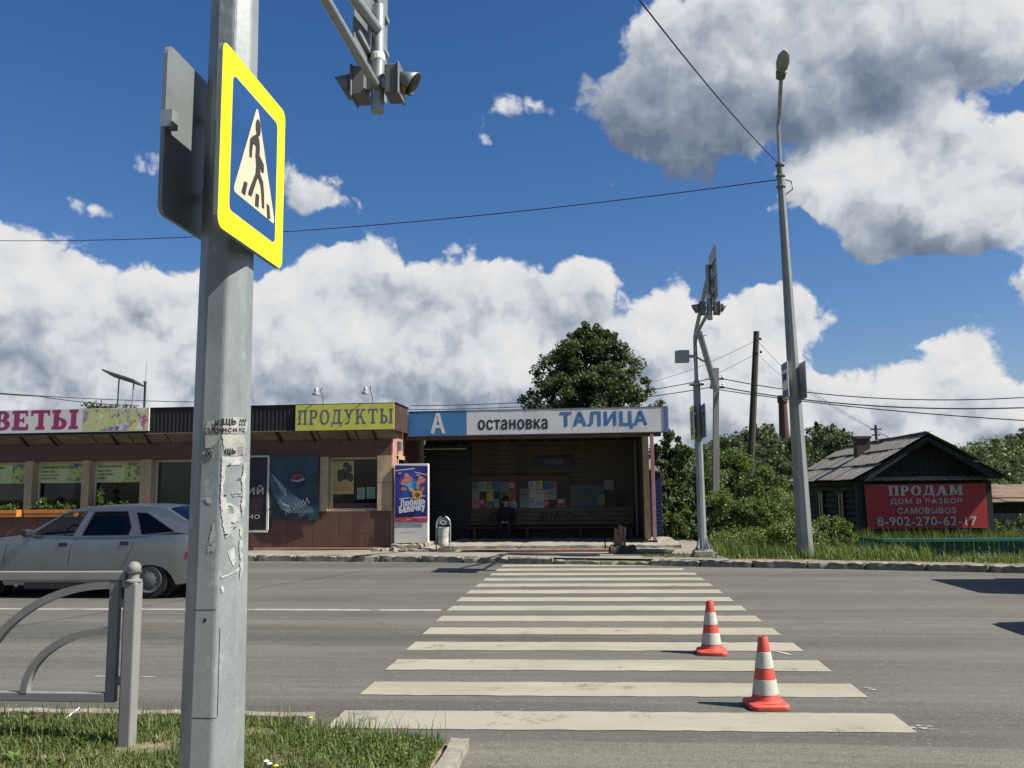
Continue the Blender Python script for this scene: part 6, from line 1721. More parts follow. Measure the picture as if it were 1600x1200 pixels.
        mb = MB(); mb.obox(C(1.95, sg*.80, .965), (.03, 0, 0), (0, .05, 0), (0, 0, .02)); part(mb, 'mirror_foot', M_TRIM, mi_)
        mb = MB(); pts = [(-.55, .70), (-.69, .70), (-.70, .59), (-.55, .60)]
        mb.poly([C(a_, sg*(ysurf(a_, b_)+.014), b_) for a_, b_ in pts]); mb.poly([C(-.69, sg*(ysurf(-.69, .67)-.0), .76), C(-.69, sg*(ysurf(-.69, .67)-.0), .58), C(-.722, sg*.35, .58), C(-.70, sg*.35, .76)])
        part(mb, 'tail_lamp', M_RED, fixn=False)
        mb = MB(); mb.obox(C(3.71, sg*.52, .66), (.05, 0, 0), (0, .17, 0), (0, 0, .06)); part(mb, 'headlight', M_CWHT, bevel=.02)
    for s_, sgn in ((-.70, -1), (3.78, 1)):
        mb = MB(); pr = [(.40, 0), (.46, .05), (.52, .03), (.30, .05), (.22, .0)]
        mb.obox(C(s_+sgn*.01, 0, .37), (.055, 0, 0), (0, .69, 0), (0, 0, .14)); part(mb, 'bumper', M_CAR, bevel=.04, seg=3)
    mb = MB(); mb.obox(C(-.765, 0, .47), (.004, 0, 0), (0, .26, 0), (0, 0, .055)); part(mb, 'number_plate', M_WHITE)
    mb = MB(); mb.obox(C(1.5, 0, .26), (2.05, 0, 0), (0, .70, 0), (0, 0, .06)); part(mb, 'floor_pan', M_TRIM)
    for sx in (0.0, 2.80):
        for sg in (-1, 1):
            mb = MB(); mb.lathe(C(sx, sg*.70, .285), [(.20, -.085), (.272, -.085), (.285, -.06), (.285, .06), (.272, .085), (.20, .085)], 32, axis='y'); w_ = part(mb, 'wheel', M_RUB, smooth=True)
            mb = MB(); mb.lathe(C(sx, sg*.76, .285), [(.195, -sg*.02), (.195, sg*.045), (.18, sg*.042), (.165, sg*.03), (.085, sg*.04), (.06, sg*.05), (.03, sg*.054)], 28, axis='y'); rm = part(mb, 'rim', M_RIM, w_, smooth=True)
            mb = MB()
            for k in range(12):
                q = 2*math.pi*k/12; mb.lathe(C(sx+.128*math.cos(q), sg*(.76+.036), .285+.128*math.sin(q)), [(.017, -.001), (.017, .0012)], 8, axis='y')
            part(mb, 'vent_hole', M_BLACK, rm)
            mb = MB(); mb.lathe(C(sx, sg*.55, .30), [(.36, -.09), (.365, .12)], 24, axis='y'); part(mb, 'wheel_well', M_BLACK)
    for sg in (-.37, .37):
        for s_, sc_ in ((.95, 1.0), (.12, .92)):
            mb = MB(); mb.obox(C(s_-.04, sg, .80), (.06, 0, 0), (.0, .23*sc_, 0), (.05, 0, .30*sc_)); mb.obox(C(s_+.24, sg, .48), (.25, 0, 0), (0, .24, 0), (0, 0, .07)); st_ = part(mb, 'seat', M_CARIN, bevel=.03)
            mb = MB(); mb.obox(C(s_-.10, sg, 1.17), (.04, 0, 0), (0, .12, 0), (0, 0, .07)); part(mb, 'head_restraint', M_CARIN, st_, bevel=.02)
    mb = MB(); mb.obox(C(1.95, 0, .86), (.18, 0, 0), (0, .70, 0), (0, 0, .07)); part(mb, 'dashboard', M_CARIN, bevel=.03)
    mb = MB(); cen = np.array(C(1.58, -.37, .93)); n = 20
    ringp = [cen+np.array([.06*math.sin(q), .18*math.cos(q), .17*math.sin(q)]) for q in np.linspace(0, 2*math.pi, n)]
    mb.tube(ringp, .014, 6); part(mb, 'steering_wheel', M_BLACK)
CX, CY = -6.80, 12.62+HWID
car = thing('hatchback_car', (CX, CY, 0), 'silver five-door hatchback driving left on the far lane', 'car')
build_car(car)
car.rotation_euler = (0, 0, R(-1.0))
dv = thing('person', (CX-1.08, CY-.36, .30), 'driver in dark clothes at the wheel of the silver car', 'person')
person(dv, .16, M_SKIN, M_COAT, M_TROU, 'wheel')
dv.scale = (.92, .92, .88); dv.rotation_euler = (0, 0, R(-90))
# two more vehicles just outside the right edge throw the shadows seen on the road
lo = thing('box_lorry', (10.0, 14.05, 0), 'box lorry beyond the right edge whose shadow lies on the far lane', 'lorry')
LX, LY0, LY1 = 7.25, 13.05, 15.05                  # flat nose and the two sides
MB().prism([(LX+.05, LY0, .45), (LX, LY0, 1.1), (LX+.12, LY0, 1.9), (LX+.35, LY0, 2.3), (LX+1.75, LY0, 2.35), (LX+1.75, LY0, .45)], (0, LY1-LY0, 0)).build('cab', M_CAR, lo, bevel=.06, seg=3)
MB().prism([(LX-.012, LY0+.12, 1.2), (LX+.118, LY0+.12, 1.92), (LX+.118, LY1-.12, 1.92), (LX-.012, LY1-.12, 1.2)], (-.012, 0, 0)).build('windscreen', M_TINT, lo)
for y in (LY0-.006, LY1+.006): MB().prism([(LX+.3, y, 1.25), (LX+.42, y, 1.95), (LX+1.3, y, 1.95), (LX+1.3, y, 1.25)], (0, .002, 0)).build('side_window', M_TINT, lo)
MB().box(LX+1.85, LX+6.0, LY0-.05, LY1+.05, .85, 2.75).build('cargo_box', M_WHITE, lo, bevel=.03)
MB().box(LX+.4, LX+5.9, LY0+.35, LY1-.35, .5, .8).build('chassis', M_TRIM, lo)
MB().box(LX-.06, LX+.06, LY0+.02, LY1-.02, .35, .62).build('bumper', M_TRIM, lo, bevel=.03)
for x in (LX+.85, LX+4.7):
    for y in (LY0+.14, LY1-.14):
        w_ = MB().lathe((x, y, .40), [(.22, -.11), (.38, -.11), (.40, -.08), (.40, .08), (.38, .11), (.22, .11)], 28, axis='y').build('wheel', M_RUB, lo, smooth=True)
        MB().lathe((x, y, .40), [(.21, -.115), (.06, -.118), (.06, .118), (.21, .115)], 20, axis='y').build('rim', M_RIM, w_)
c3 = copy_tree(car); c3.location = (5.35+.75, 9.75, 0); c3.rotation_euler = (0, 0, math.pi)
tag(c3, 'car beyond the right edge whose shadow lies near the lane middle', 'car')

# ------------------------------------------------------------------ old log house
M_LOG = M('tarred_log', (0.020, 0.018, 0.017), .85, var=.35, vs=4, bmp=.5, bs=18, stretch=(3, .4, 3), dirt=(.05, .045, .04), da=.5, ds=3)
M_DBOARD = M('dark_gable_board', (0.022, 0.021, 0.024), .85, var=.3, vs=4, bmp=.4, stretch=(3, 3, .3))
M_CORNER = M('dark_green_corner', (0.018, 0.030, 0.027), .75, var=.2, vs=5)
M_SLATE = M('weathered_asbestos', (0.245, 0.222, 0.192), .9, var=.28, vs=3, bmp=.5, bs=30, dirt=(.075, .065, .05), da=.7, ds=1.7)
M_PALE = M('pale_slat', (0.36, 0.34, 0.24), .85, var=.3, vs=8, dirt=(.15, .14, .10), da=.6, ds=5)
M_BRICK = bpy.data.materials.new('old_brick'); M_BRICK.use_nodes = True
_t = M_BRICK.node_tree; _b = _t.nodes['Principled BSDF']; _bt = N(_t, 'ShaderNodeTexBrick'); _tc2 = N(_t, 'ShaderNodeTexCoord'); _mp = N(_t, 'ShaderNodeMapping'); _mp.inputs['Rotation'].default_value = (math.pi/2, 0, 0)
_t.links.new(_tc2.outputs['Object'], _mp.inputs[0]); _t.links.new(_mp.outputs[0], _bt.inputs[0])
_bt.inputs['Color1'].default_value = (.10, .045, .035, 1); _bt.inputs['Color2'].default_value = (.06, .032, .028, 1); _bt.inputs['Mortar'].default_value = (.07, .06, .05, 1); _bt.inputs['Scale'].default_value = 4.0; _bt.inputs['Mortar Size'].default_value = .03
_t.links.new(_bt.outputs[0], _b.inputs['Base Color']); _b.inputs['Roughness'].default_value = .9
HX0, HX1, HXR, HZR, HZE, HYF, HYB = 7.95, 11.55, 9.76, 3.10, 1.82, 27.35, 35.6
GZ = -.55
ho = thing('log_house', (9.75, 31.5, GZ), 'dark tarred log house with grey slate roof for sale behind the green fence', 'house')
MB().box(HX0+.10, HX1-.10, HYF+.10, HYB-.1, GZ, 1.78).build('core', M_LOG, ho)
mb = MB(); mb.tube([(0, HYF-.05, 0), (0, (HYF+HYB)/2, 0), (0, HYB, 0)], .105, 10); lme = mesh_only(mb, 'log', M_LOG, True)
for i in range(12):
    for x in (HX0+.06, HX1-.06): piece(lme, 'log', (x+random.uniform(-.012, .012), 0, GZ+.1+.195*i), ho, (0, 0, random.uniform(-.001, .001)))
mb = MB(); mb.tube([(HX0-.12, 0, 0), (HXR, 0, 0), (HX1+.12, 0, 0)], .105, 10); lme2 = mesh_only(mb, 'log', M_LOG, True)
for i in range(11):
    for y in (HYF+.06, HYB-.06): piece(lme2, 'log', (0, y+random.uniform(-.012, .012), GZ+.2+.195*i), ho)
for x in (HX0-.03, HX1+.03): MB().box(x-.13, x+.13, HYF-.10, HYF+.06, GZ, 1.72).build('corner_board', M_CORNER, ho)
# gable: vertical boards trimmed under the roof
bw = .17; x = HX0-.15
while x < HX1+.15:
    def zr(q): return HZR-.10-abs(q-HXR)*(HZR-HZE)/(HXR-7.55)
    if zr(x+bw/2) > 1.86: MB().prism([(x+.004, HYF-.04, 1.84), (x+bw-.004, HYF-.04, 1.84), (x+bw-.004, HYF-.04, max(1.85, zr(x+bw))), (x+.004, HYF-.04, max(1.85, zr(x)))], (0, .03, 0)).build('gable_board', M_DBOARD, ho)
    x += bw
MB().box(HX0-.1, HX1+.1, HYF-.008, HYF+.08, 1.70, 1.86).build('gable_beam', M_LOG, ho)
# pent strip of pale slats below the gable
for i in range(19):
    x = HX0+.02+.192*i
    MB().prism([(x, HYF-.30, 1.745+random.uniform(-.012, .008)), (x+.178, HYF-.30, 1.745+random.uniform(-.012, .008)), (x+.178, HYF-.05, 1.845), (x, HYF-.05, 1.845)], (0, -.008, .016)).build('pent_slat', M_PALE, ho, fixn=True)
# roof of wavy sheets, each laid on its own
def sheet_mesh(w, l, seed):
    n = 16; vs = []; r = random.Random(seed)
    for j in range(3):
        for i in range(n+1):
            vs.append((l*j/2, w*i/n, .020*math.sin(2*math.pi*i/n*6)+.004*r.uniform(-1, 1)-.01*j))
    me = bpy.data.meshes.new('roof_sheet'); me.from_pydata(vs, [], [(j*(n+1)+i, (j+1)*(n+1)+i, (j+1)*(n+1)+i+1, j*(n+1)+i+1) for j in range(2) for i in range(n)])
    me.materials.append(M_SLATE); me.polygons.foreach_set('use_smooth', [True]*len(me.polygons)); return me
SHM = [sheet_mesh(1.16, .96, k) for k in range(4)]
ang = math.atan2(HZR-HZE, HXR-7.55)
for side in (0, 1):
    for j in range(3):
        for i in range(8):
            d = .0+.87*j; y = 26.58+1.13*i  # front overhang lengthened beyond the gable to keep the banner in shade
            if side == 0: loc = (7.50+d*math.cos(ang), y, HZE-.02+d*math.sin(ang)+.022*j); rot = (0, -ang, 0)
            else: loc = (12.02-d*math.cos(ang), y+1.13, HZE-.02+d*math.sin(ang)+.022*j); rot = (0, -ang, math.pi)
            piece(random.choice(SHM), 'roof_sheet', (loc[0], loc[1], loc[2]+random.uniform(-.012, .012)), ho, (rot[0]+random.uniform(-.012, .012), rot[1]+random.uniform(-.012, .012), rot[2]+random.uniform(-.008, .008)))
MB().prism([(7.62, 26.66, HZE-.06), (HXR, 26.66, HZR-.07), (11.9, 26.66, HZE-.06), (11.5, 26.66, HZE-.06), (HXR, 26.66, HZR-.2), (8.0, 26.66, HZE-.06)], (0, .03, 0)).build('verge_board', M_DBOARD, ho)
mb = MB(); mb.prism([(7.6, 26.7, HZE-.05), (HXR, 26.7, HZR-.045), (11.9, 26.7, HZE-.05), (HXR, 26.7, HZR-.09)], (0, 8.8, 0)); mb.build('roof_deck', M_DBOARD, ho)
cxy = W(1347, 700, 30.6)
ch = MB().box(cxy[0]-.22, cxy[0]+.22, 30.4, 30.85, 2.0, W(1347, 686, 30.6)[2]).build('chimney', M_BRICK, ho)
zt = W(1347, 686, 30.6)[2]; MB().box(cxy[0]-.26, cxy[0]+.26, 30.36, 30.89, zt, zt+.09).build('chimney_cap', M_BRICK, ch)
# side windows in worn frames
for y in (29.0, 31.6):
    w_ = MB(); X_ = HX0-.06
    w_.box(X_-.03, X_+.02, y, y+.10, .25, 1.35); w_.box(X_-.03, X_+.02, y+.82, y+.92, .25, 1.35); w_.box(X_-.04, X_+.02, y-.04, y+.96, 1.35, 1.46); w_.box(X_-.03, X_+.02, y+.1, y+.82, .20, .30); w_.box(X_-.02, X_+.02, y+.44, y+.48, .3, 1.35)
    f_ = w_.build('window', M('worn_blue_frame', (.028, .03, .029), .8, var=.3, vs=8), ho)
    MB().box(X_-.005, X_+.005, y+.1, y+.82, .3, 1.35).build('pane', M('dark_pane', (.01, .012, .014), .15), f_)
# for sale banner
YB = 27.16
x0, x1, z0, z1 = rect(1352, 756, 1543, 827, YB)
fs_ = thing('for_sale_banner', ((x0+x1)/2, YB, z0), 'red house-for-sale banner with white lettering and phone number', 'banner')
vs, fss = sag_sheet(x0, x1, z0, z1, YB, .012, 20, 8, 5, (.04, -.02, .02, .03))
MB().add(vs, fss).build('sheet', M('red_banner', (0.40, 0.030, 0.032), .5, var=.10, vs=1.2, dirt=(.20, .03, .03), da=.5, ds=1.2), fs_, smooth='all', fixn=False)
yq = YB-.027
def hb(s, p0, p1, h, slab=True, bold=.03):
    a, b_ = W(*p0, yq), W(*p1, yq); mb = MB()
    if slab: put_slab(mb, s, (a[0], yq, a[2]), U3, V3, b_[0]-a[0], h, S=.26, T=.11, E=.07, gap=.14)
    else: put_text(mb, s, (a[0], yq, a[2]), U3, V3, b_[0]-a[0], h, bold)
    mb.build('lettering', M_GWI, fs_, fixn=False)
M_GWI = M('grey_white_ink', (.50, .47, .45), .6, var=.15, vs=6, dirt=(.32, .18, .17), da=.5, ds=4)
hb('ПРОДАМ', (1388, 774.5), (1504, 774), .29)
hb('ДОМ В РАЗБОР', (1391, 789), (1504, 788.5), .185, False, .035); hb('САМОВЫВОЗ', (1403, 803), (1494, 803), .185, False, .035); hb('8-902-270-62-17', (1371, 822), (1527, 821), .27, False, .03)
# ------------------------------------------------------------------ green picket fence
M_TEAL = M('teal_paint', (0.016, 0.13, 0.105), .6, var=.2, vs=6, dirt=(.04, .11, .09), da=.5, ds=5)
YG = 24.2
gf = thing('picket_fence', (11.0, YG, -.4), 'low teal green picket fence half sunk in grass before the old house', 'fence')
zt = W(1480, 841, YG)[2]; xl = W(1378, 843, YG)[0]
MB().box(xl, 17.0, YG-.05, YG+.03, zt-.09, zt).build('rail', M_TEAL, gf, bevel=.006)
bk = W(1338, 838, 26.3); MB().tube([(xl+.02, YG, zt-.05), (bk[0], 26.3, bk[2]-.03)], .045, 4).build('rail', M_TEAL, gf)
mb = MB(); mb.box(-.04, .04, -.012, .012, 0, zt+.43); me = mesh_only(mb, 'picket', M('teal_picket', (0.012, 0.085, 0.065), .7, var=.25, vs=6))
x = xl+.05
while x < 16.9:
    piece(me, 'picket', (x, YG+.045+random.uniform(-.006, .006), -.45+random.uniform(-.02, .01)), gf, (0, random.uniform(-.02, .02), 0)); x += .125
d_ = np.array([bk[0]-xl, 26.3-YG]); nL = int(np.linalg.norm(d_)/.14)
for i in range(1, nL): piece(me, 'picket', (xl+d_[0]*i/nL, YG+.05+d_[1]*i/nL, -.47), gf, (0, 0, math.atan2(d_[1], d_[0])))
for x in np.arange(xl+.1, 17, 1.9): MB().box(x-.05, x+.05, YG+.06, YG+.15, -.5, zt-.02).build('post', M_TEAL, gf)
# ------------------------------------------------------------------ shed at the right edge
M_RUSTR = M('rusty_roof', (0.17, 0.115, 0.075), .9, var=.3, vs=2.5, bmp=.3, dirt=(.09, .05, .035), da=.6, ds=1.5)
q0 = W(1547, 766, 31.0)
sd = thing('shed', (14.5, 32.0, GZ), 'tumbledown dark shed with rusty lean-to roof at the right edge', 'shed')
MB().box(12.75, 18, 31.2, 33.6, GZ, 1.15).build('wall', M_LOG, sd)
for i in range(4):
    x = 12.45+1.15*i; zz = random.uniform(-.03, .03)
    MB().prism([(x, 30.75, .98+zz), (x+1.16, 30.75, .98+zz*.5), (x+1.13, 33.8, 1.58+zz), (x+.03, 33.8, 1.56)], (0, 0, .03)).build('roof_sheet', M_RUSTR, sd)
for i in range(26):
    MB().box(12.76+.2*i, 12.94+.2*i, 31.15, 31.19, GZ, .95+random.uniform(-.05, .02)).build('wall_board', M_DBOARD, sd)
MB().box(13.3, 14.4, 31.05, 31.12, .35, .62).build('hatch', M('weathered_grey_board', (.10, .10, .095), .85, var=.3), sd)
MB().box(15.2, 15.6, 31.08, 31.13, .45, .65).build('hatch', M_PALE, sd)

# ------------------------------------------------------------------ far brick chimney and a small distant pole
b_ = W(1226, 690, 105.0); t_ = W(1224, 618, 105.0)
fc = thing('factory_chimney', (b_[0], 105, -.6), 'dark brick factory chimney standing behind the far wood', 'chimney')
MB().lathe((b_[0], 105, -.6), [(.85, 0), (.50, t_[2]+.6-.9), (.62, t_[2]+.6-.85), (.62, t_[2]+.6-.2), (.52, t_[2]+.6)], 16).build('stack', M_BRICK, fc)
for z in np.arange(2, t_[2]-1, 1.6): MB().lathe((b_[0], 105, z), [(.86-.034*(z+.6), 0), (.87-.034*(z+.6), .02), (.87-.034*(z+.6), .1), (.86-.034*(z+.6), .12)], 16).build('iron_band', M_DSTEEL, fc)
for (px, py, Yp, lab) in ((1368, 664, 62.0, 'tiny far telegraph pole showing above the old house roof'), (1236, 672, 90.0, 'thin far mast beside the brick chimney')):
    t_ = W(px, py, Yp); fpz = thing('far_pole', (t_[0], Yp, -.6), lab, 'pole')
    MB().tube([(t_[0], Yp, -.8), (t_[0], Yp, t_[2])], .09, 8).build('shaft', M_WPOLE, fpz)
    if px > 1300:
        for k in range(2): MB().obox((t_[0], Yp, t_[2]-.3-.4*k), (.38-.1*k, 0, 0), (0, .04, 0), (0, 0, .04)).build('crossarm', M_WPOLE, fpz)

# ------------------------------------------------------------------ trees and bushes
M_BARK = M('bark', (0.075, 0.058, 0.043), .9, var=.3, vs=8, bmp=.6, bs=25, stretch=(3, 3, .6))
M_LEAF = FOL('linden_leaf', (0.020, 0.036, 0.013), (0.064, 0.092, 0.032), .22)
M_BUSH = FOL('bush_leaf', (0.036, 0.068, 0.018), (0.125, 0.182, 0.050), .32)
M_BUSH2 = FOL('weed_leaf', (0.060, 0.095, 0.020), (0.175, 0.215, 0.055), .3)
M_FAR = FOL('hazy_far_leaf', (0.034, 0.055, 0.026), (0.082, 0.112, 0.052), .18)  # leaf tones lightened, distance haze is put into the colour
M_SPR = FOL('spruce_needle', (0.014, 0.030, 0.016), (0.036, 0.060, 0.028), .08)
M_GRASS = FOL('grass_blade', (0.050, 0.082, 0.018), (0.155, 0.190, 0.050), .32)
M_GRASSF = FOL('verge_grass', (0.050, 0.076, 0.018), (0.145, 0.172, 0.052), .33)
M_DRY = FOL('dry_grass', (0.15, 0.12, 0.06), (0.30, 0.25, 0.13), .3)
def branches(mb, base, top, r0, tips, rs):
    base, top = np.array(base, float), np.array(top, float)
    pts = [base+(top-base)*q+np.array([rs.uniform(-.06, .06), rs.uniform(-.06, .06), 0])*np.linalg.norm(top-base)*.2*(0 < q < 1) for q in (0, .3, .6, 1)]
    mb.tube(pts, [r0, r0*.75, r0*.5, r0*.2], 8)
    for tp in tips:
        q = rs.uniform(.25, .85); a = base+(top-base)*q; m_ = (a+np.array(tp))/2+np.array([0, 0, .12*np.linalg.norm(np.array(tp)-a)])
        mb.tube([a, m_, tp], [r0*.4*(1.1-q), r0*.25*(1.1-q), r0*.05], 5)
# leafy tree behind the shelter
TY = 32.0; tc_ = W(922, 640, TY)
tr = thing('linden_tree', (tc_[0], TY, 0), 'dense dark green leafy tree rising behind the shelter roof', 'tree')
prof = [(506, 8), (530, 40), (555, 66), (580, 86), (605, 104), (630, 114), (660, 104), (700, 85)]
r = np.random.default_rng(21); rs = random.Random(21); ar = []; tips = []
for k in range(460):
    y = 508+(r.uniform(0, 1)**.72)*155; hw = np.interp(y, [p[0] for p in prof], [p[1] for p in prof])
    q = r.uniform(0, 2*math.pi); rr = math.sqrt(r.uniform(.02, 1.0))*(.92+.13*math.sin(5*q+y*.09)+.06*math.sin(9*q-y*.2))
    c = W(922+(4 if y < 560 else 0)+hw*rr*math.cos(q), y+r.uniform(-4, 4), TY)+np.array([0, hw*TY/1340*rr*math.sin(q), 0])
    s_ = r.uniform(.16, .40)*(.55 if y < 535 else 1)
    ar.append(leaf_cloud(int(900*s_*s_+60), c, (s_, s_, s_*.8), .058, 1000+k, .3, .3)); tips.append(tuple(c))
leaf_obj('crown', ar, M_LEAF, tr)
mb = MB(); branches(mb, (tc_[0], TY, -.1), (tc_[0]+.1, TY, 6.2), .22, tips[::7], rs); mb.build('trunk', M_BARK, tr, smooth='all')
_bl = {}
def bush(px, pt, pb, hw, Y, seed, label, mat, leaf=.07, n=26, dens=1.0, name='bush', cat='bush', shape='round'):
    c0 = W(px, pb, Y); c1 = W(px, pt, Y); H_ = c1[2]-c0[2]; w = hw*Y/1340
    t = thing(name, (c0[0], Y, c0[2]), label, cat, 'bushes behind the far verge')
    r = np.random.default_rng(seed); rs = random.Random(seed); ar = []; tips = []
    for k in range(int(n*1.5)):
        v = r.uniform(.05, 1.0)**.85
        lim = (math.sqrt(max(0, 1-(2*v-.9)**2*.75)) if shape == 'round' else (1.05-v)**.6)
        q = r.uniform(0, 2*math.pi); rr = math.sqrt(r.uniform(.1, 1))*lim*r.uniform(.8, 1.2)
        c = np.array([c0[0]+w*rr*math.cos(q), Y+.8*w*rr*math.sin(q), c0[2]+H_*v*.93])
        s_ = w*r.uniform(.13, .32)
        ar.append(leaf_cloud(int(dens*s_*s_*1700+60), c, (s_, s_, s_*.95), leaf*.68, seed*100+k, .3, .2)); tips.append(tuple(c))
    leaf_obj('foliage', ar, mat, t)
    mb = MB(); branches(mb, (c0[0], Y, c0[2]-.1), (c0[0]+.05, Y, c0[2]+H_*.8), .035+.02*H_, tips[::2], rs); mb.build('stem', M_BARK, t, smooth='all')
    return t
BU = [(1048, 662, 850, 34, 29.0, 'young broadleaf tree right of the shelter sign end', M_LEAF, .085, 34), (1090, 692, 850, 46, 27.5, 'tall bush directly behind the far crossing pole', M_BUSH, .07, 34),
      (1150, 700, 850, 50, 30.0, 'broad bush between the concrete and wooden poles', M_BUSH, .075, 36), (1198, 728, 852, 46, 28.0, 'bush at the foot of the wooden pole', M_BUSH, .07, 30),
      (1120, 770, 858, 52, 25.0, 'low dark bush behind the far pole base', M_BUSH, .06, 32), (1182, 778, 858, 50, 24.5, 'rounded low bush left of the street light', M_BUSH, .06, 30),
      (1062, 782, 850, 30, 25.8, 'low shrub against the blue kiosk', M_BUSH, .055, 22), (1226, 762, 858, 40, 25.8, 'yellowish tall weeds behind the street light', M_BUSH2, .05, 26),
      (1302, 806, 862, 34, 22.6, 'light green weeds at the log house corner', M_BUSH2, .045, 22), (1238, 812, 872, 46, 20.6, 'thick weeds around the street light foot', M_BUSH2, .042, 30),
      (1275, 826, 872, 30, 20.2, 'small weeds right of the street light foot', M_BUSH2, .04, 20), (1040, 738, 846, 20, 27.0, 'narrow shrub behind the blue kiosk corner', M_BUSH, .06, 16),
      (1575, 800, 852, 30, 28.6, 'straggling bush before the shed', M_BUSH, .05, 16), (1170, 832, 866, 60, 22.3, 'low weeds along the verge left of the street light', M_BUSH2, .04, 26)]
for i, (px, pt, pb, hw, Y, lab, mt, lf, n) in enumerate(BU): bush(px, pt, pb, hw, Y, 300+i, lab, mt, lf, n)

# far wood: a few models, many trees
def proto_tree(kind, seed):
    t = bpy.data.objects.new('wood_tree', None); COL.objects.link(t); OFF[t.name] = np.zeros(3)
    r = np.random.default_rng(seed); rs = random.Random(seed); ar = []; tips = []
    if kind == 'spruce':
        for k in range(46):
            v = k/45; h = 1.0+v*8.6; w = 1.9*(1-v)**.85+.12
            for j in range(3):
                q = r.uniform(0, 6.28); c = np.array([.55*w*math.cos(q), .55*w*math.sin(q), h]); ar.append(leaf_cloud(22, c, (w*.5, w*.5, .22), .17, seed*1000+k*5+j, .2, .1))
        mb = MB(); mb.tube([(0, 0, -.5), (0, 0, 5), (0, 0, 9.4)], [.16, .09, .02], 7)
    else:
        for k in range(44):
            v = r.uniform(.16, 1)**.85; lim = math.sqrt(max(.02, 1-(1.7*v-.75)**2))*2.3
            q = r.uniform(0, 6.28); rr = math.sqrt(r.uniform(.1, 1))*lim; c = np.array([rr*math.cos(q), rr*math.sin(q), .6+v*8.3]); s_ = r.uniform(.55, .95)
            ar.append(leaf_cloud(62, c, (s_, s_, s_*.8), .17, seed*1000+k, .35, .2)); tips.append(tuple(c))
        mb = MB(); branches(mb, (0, 0, -.5), (.1, 0, 7.6), .16, tips[::4], rs)
    leaf_obj('crown', ar, M_SPR if kind == 'spruce' else M_FAR, t)
    mb.build('trunk', M_BARK, t, smooth='all')
    return t
PR = [proto_tree('leafy', 41), proto_tree('leafy', 42), proto_tree('leafy', 43), proto_tree('spruce', 44)]
ORD = ['first', 'second', 'third', 'fourth', 'fifth', 'sixth', 'seventh', 'eighth', 'ninth', 'tenth', 'eleventh', 'twelfth', 'thirteenth', 'fourteenth', 'fifteenth']
def nth(i): return ORD[i] if i < len(ORD) else 'last'
used = set()
def wood(px, ptop, Y, k, label, sc=None):
    a = W(px, ptop, Y); g = tz(a[0], Y); h = max(2.5, a[2]-g); s_ = h/(9.2 if k < 3 else 9.6)
    if k in used: o = copy_tree(PR[k])
    else: o = PR[k]; used.add(k)
    sx = s_*random.uniform(1.0, 1.35) if sc is None else sc
    o.location = (a[0], Y, g); o.scale = (sx, sx, s_); o.rotation_euler = (0, 0, random.uniform(0, 6.28))
    tag(o, label, 'tree', 'trees of the far wood')
def row(items, lab):
    for i, (px, pt, Y, k) in enumerate(items): wood(px, pt+random.uniform(-3, 3), Y, k, lab % nth(i))
row(((1120, 690, 74, 0), (1134, 682, 70, 0), (1150, 672, 76, 1), (1168, 690, 66, 2), (1190, 664, 74, 0), (1207, 672, 68, 1), (1222, 686, 72, 2), (1246, 682, 70, 0), (1264, 668, 78, 1), (1290, 664, 74, 2), (1312, 676, 70, 0), (1335, 684, 76, 1), (1356, 690, 80, 2)), '%s leafy tree from the left in the tall back row of the far wood')
row(((1060, 700, 60, 0), (1085, 694, 64, 1), (1108, 698, 62, 2), (1142, 712, 56, 1), (1180, 716, 54, 2), (1214, 714, 55, 0), (1236, 722, 50, 0), (1262, 716, 52, 1), (1298, 722, 56, 2), (1330, 728, 54, 1)), '%s leafy tree from the left in the lower front row of the far wood')
row(((1180, 662, 80, 3), (1206, 664, 82, 3), (1276, 660, 84, 3), (1300, 668, 82, 3), (1318, 672, 86, 3)), '%s dark pointed spruce from the left in the far wood')
row(((1385, 682, 60, 1), (1400, 690, 66, 2)), '%s leafy tree from the left showing above the old house roof')
row(((1468, 712, 104, 1), (1490, 697, 112, 0), (1512, 703, 106, 1), (1534, 700, 110, 2), (1556, 697, 116, 0), (1578, 690, 118, 1), (1600, 684, 120, 2), (1625, 682, 122, 0)), '%s tree from the left along the crest of the right-hand slope')
row(((1495, 720, 96, 2), (1516, 724, 92, 1), (1538, 722, 90, 0), (1562, 720, 95, 1), (1585, 716, 94, 0), (1606, 714, 98, 2)), '%s tree from the left halfway up the right-hand slope')
row(((1530, 742, 80, 2), (1552, 740, 78, 1), (1580, 744, 74, 0), (1606, 738, 76, 2)), '%s tree from the left at the foot of the right-hand slope')
row(((158, 632, 90, 0), (188, 626, 92, 1)), '%s tiny tree top from the left over the shop roof')
# scrub that covers the slope: nobody could count it
r = np.random.default_rng(77); ar = []
for k in range(420):
    px = r.uniform(1440, 1640); Y = r.uniform(55, 125); a = W(px, 740, Y); g = tz(a[0], Y)
    s_ = r.uniform(.7, 1.7); ar.append(leaf_cloud(46, (a[0], Y, g+s_*.5), (s_*1.3, s_*1.3, s_), .22, 9000+k, .35, .3))
o = leaf_obj('scrub', ar, FOL('scrub_leaf', (0.040, 0.066, 0.022), (0.098, 0.135, 0.045), .15), None); o['kind'] = 'stuff'; o['label'] = 'green scrub covering the right-hand slope'
for k in range(4):
    if k not in used:
        for c in list(PR[k].children): bpy.data.objects.remove(c)
        bpy.data.objects.remove(PR[k])

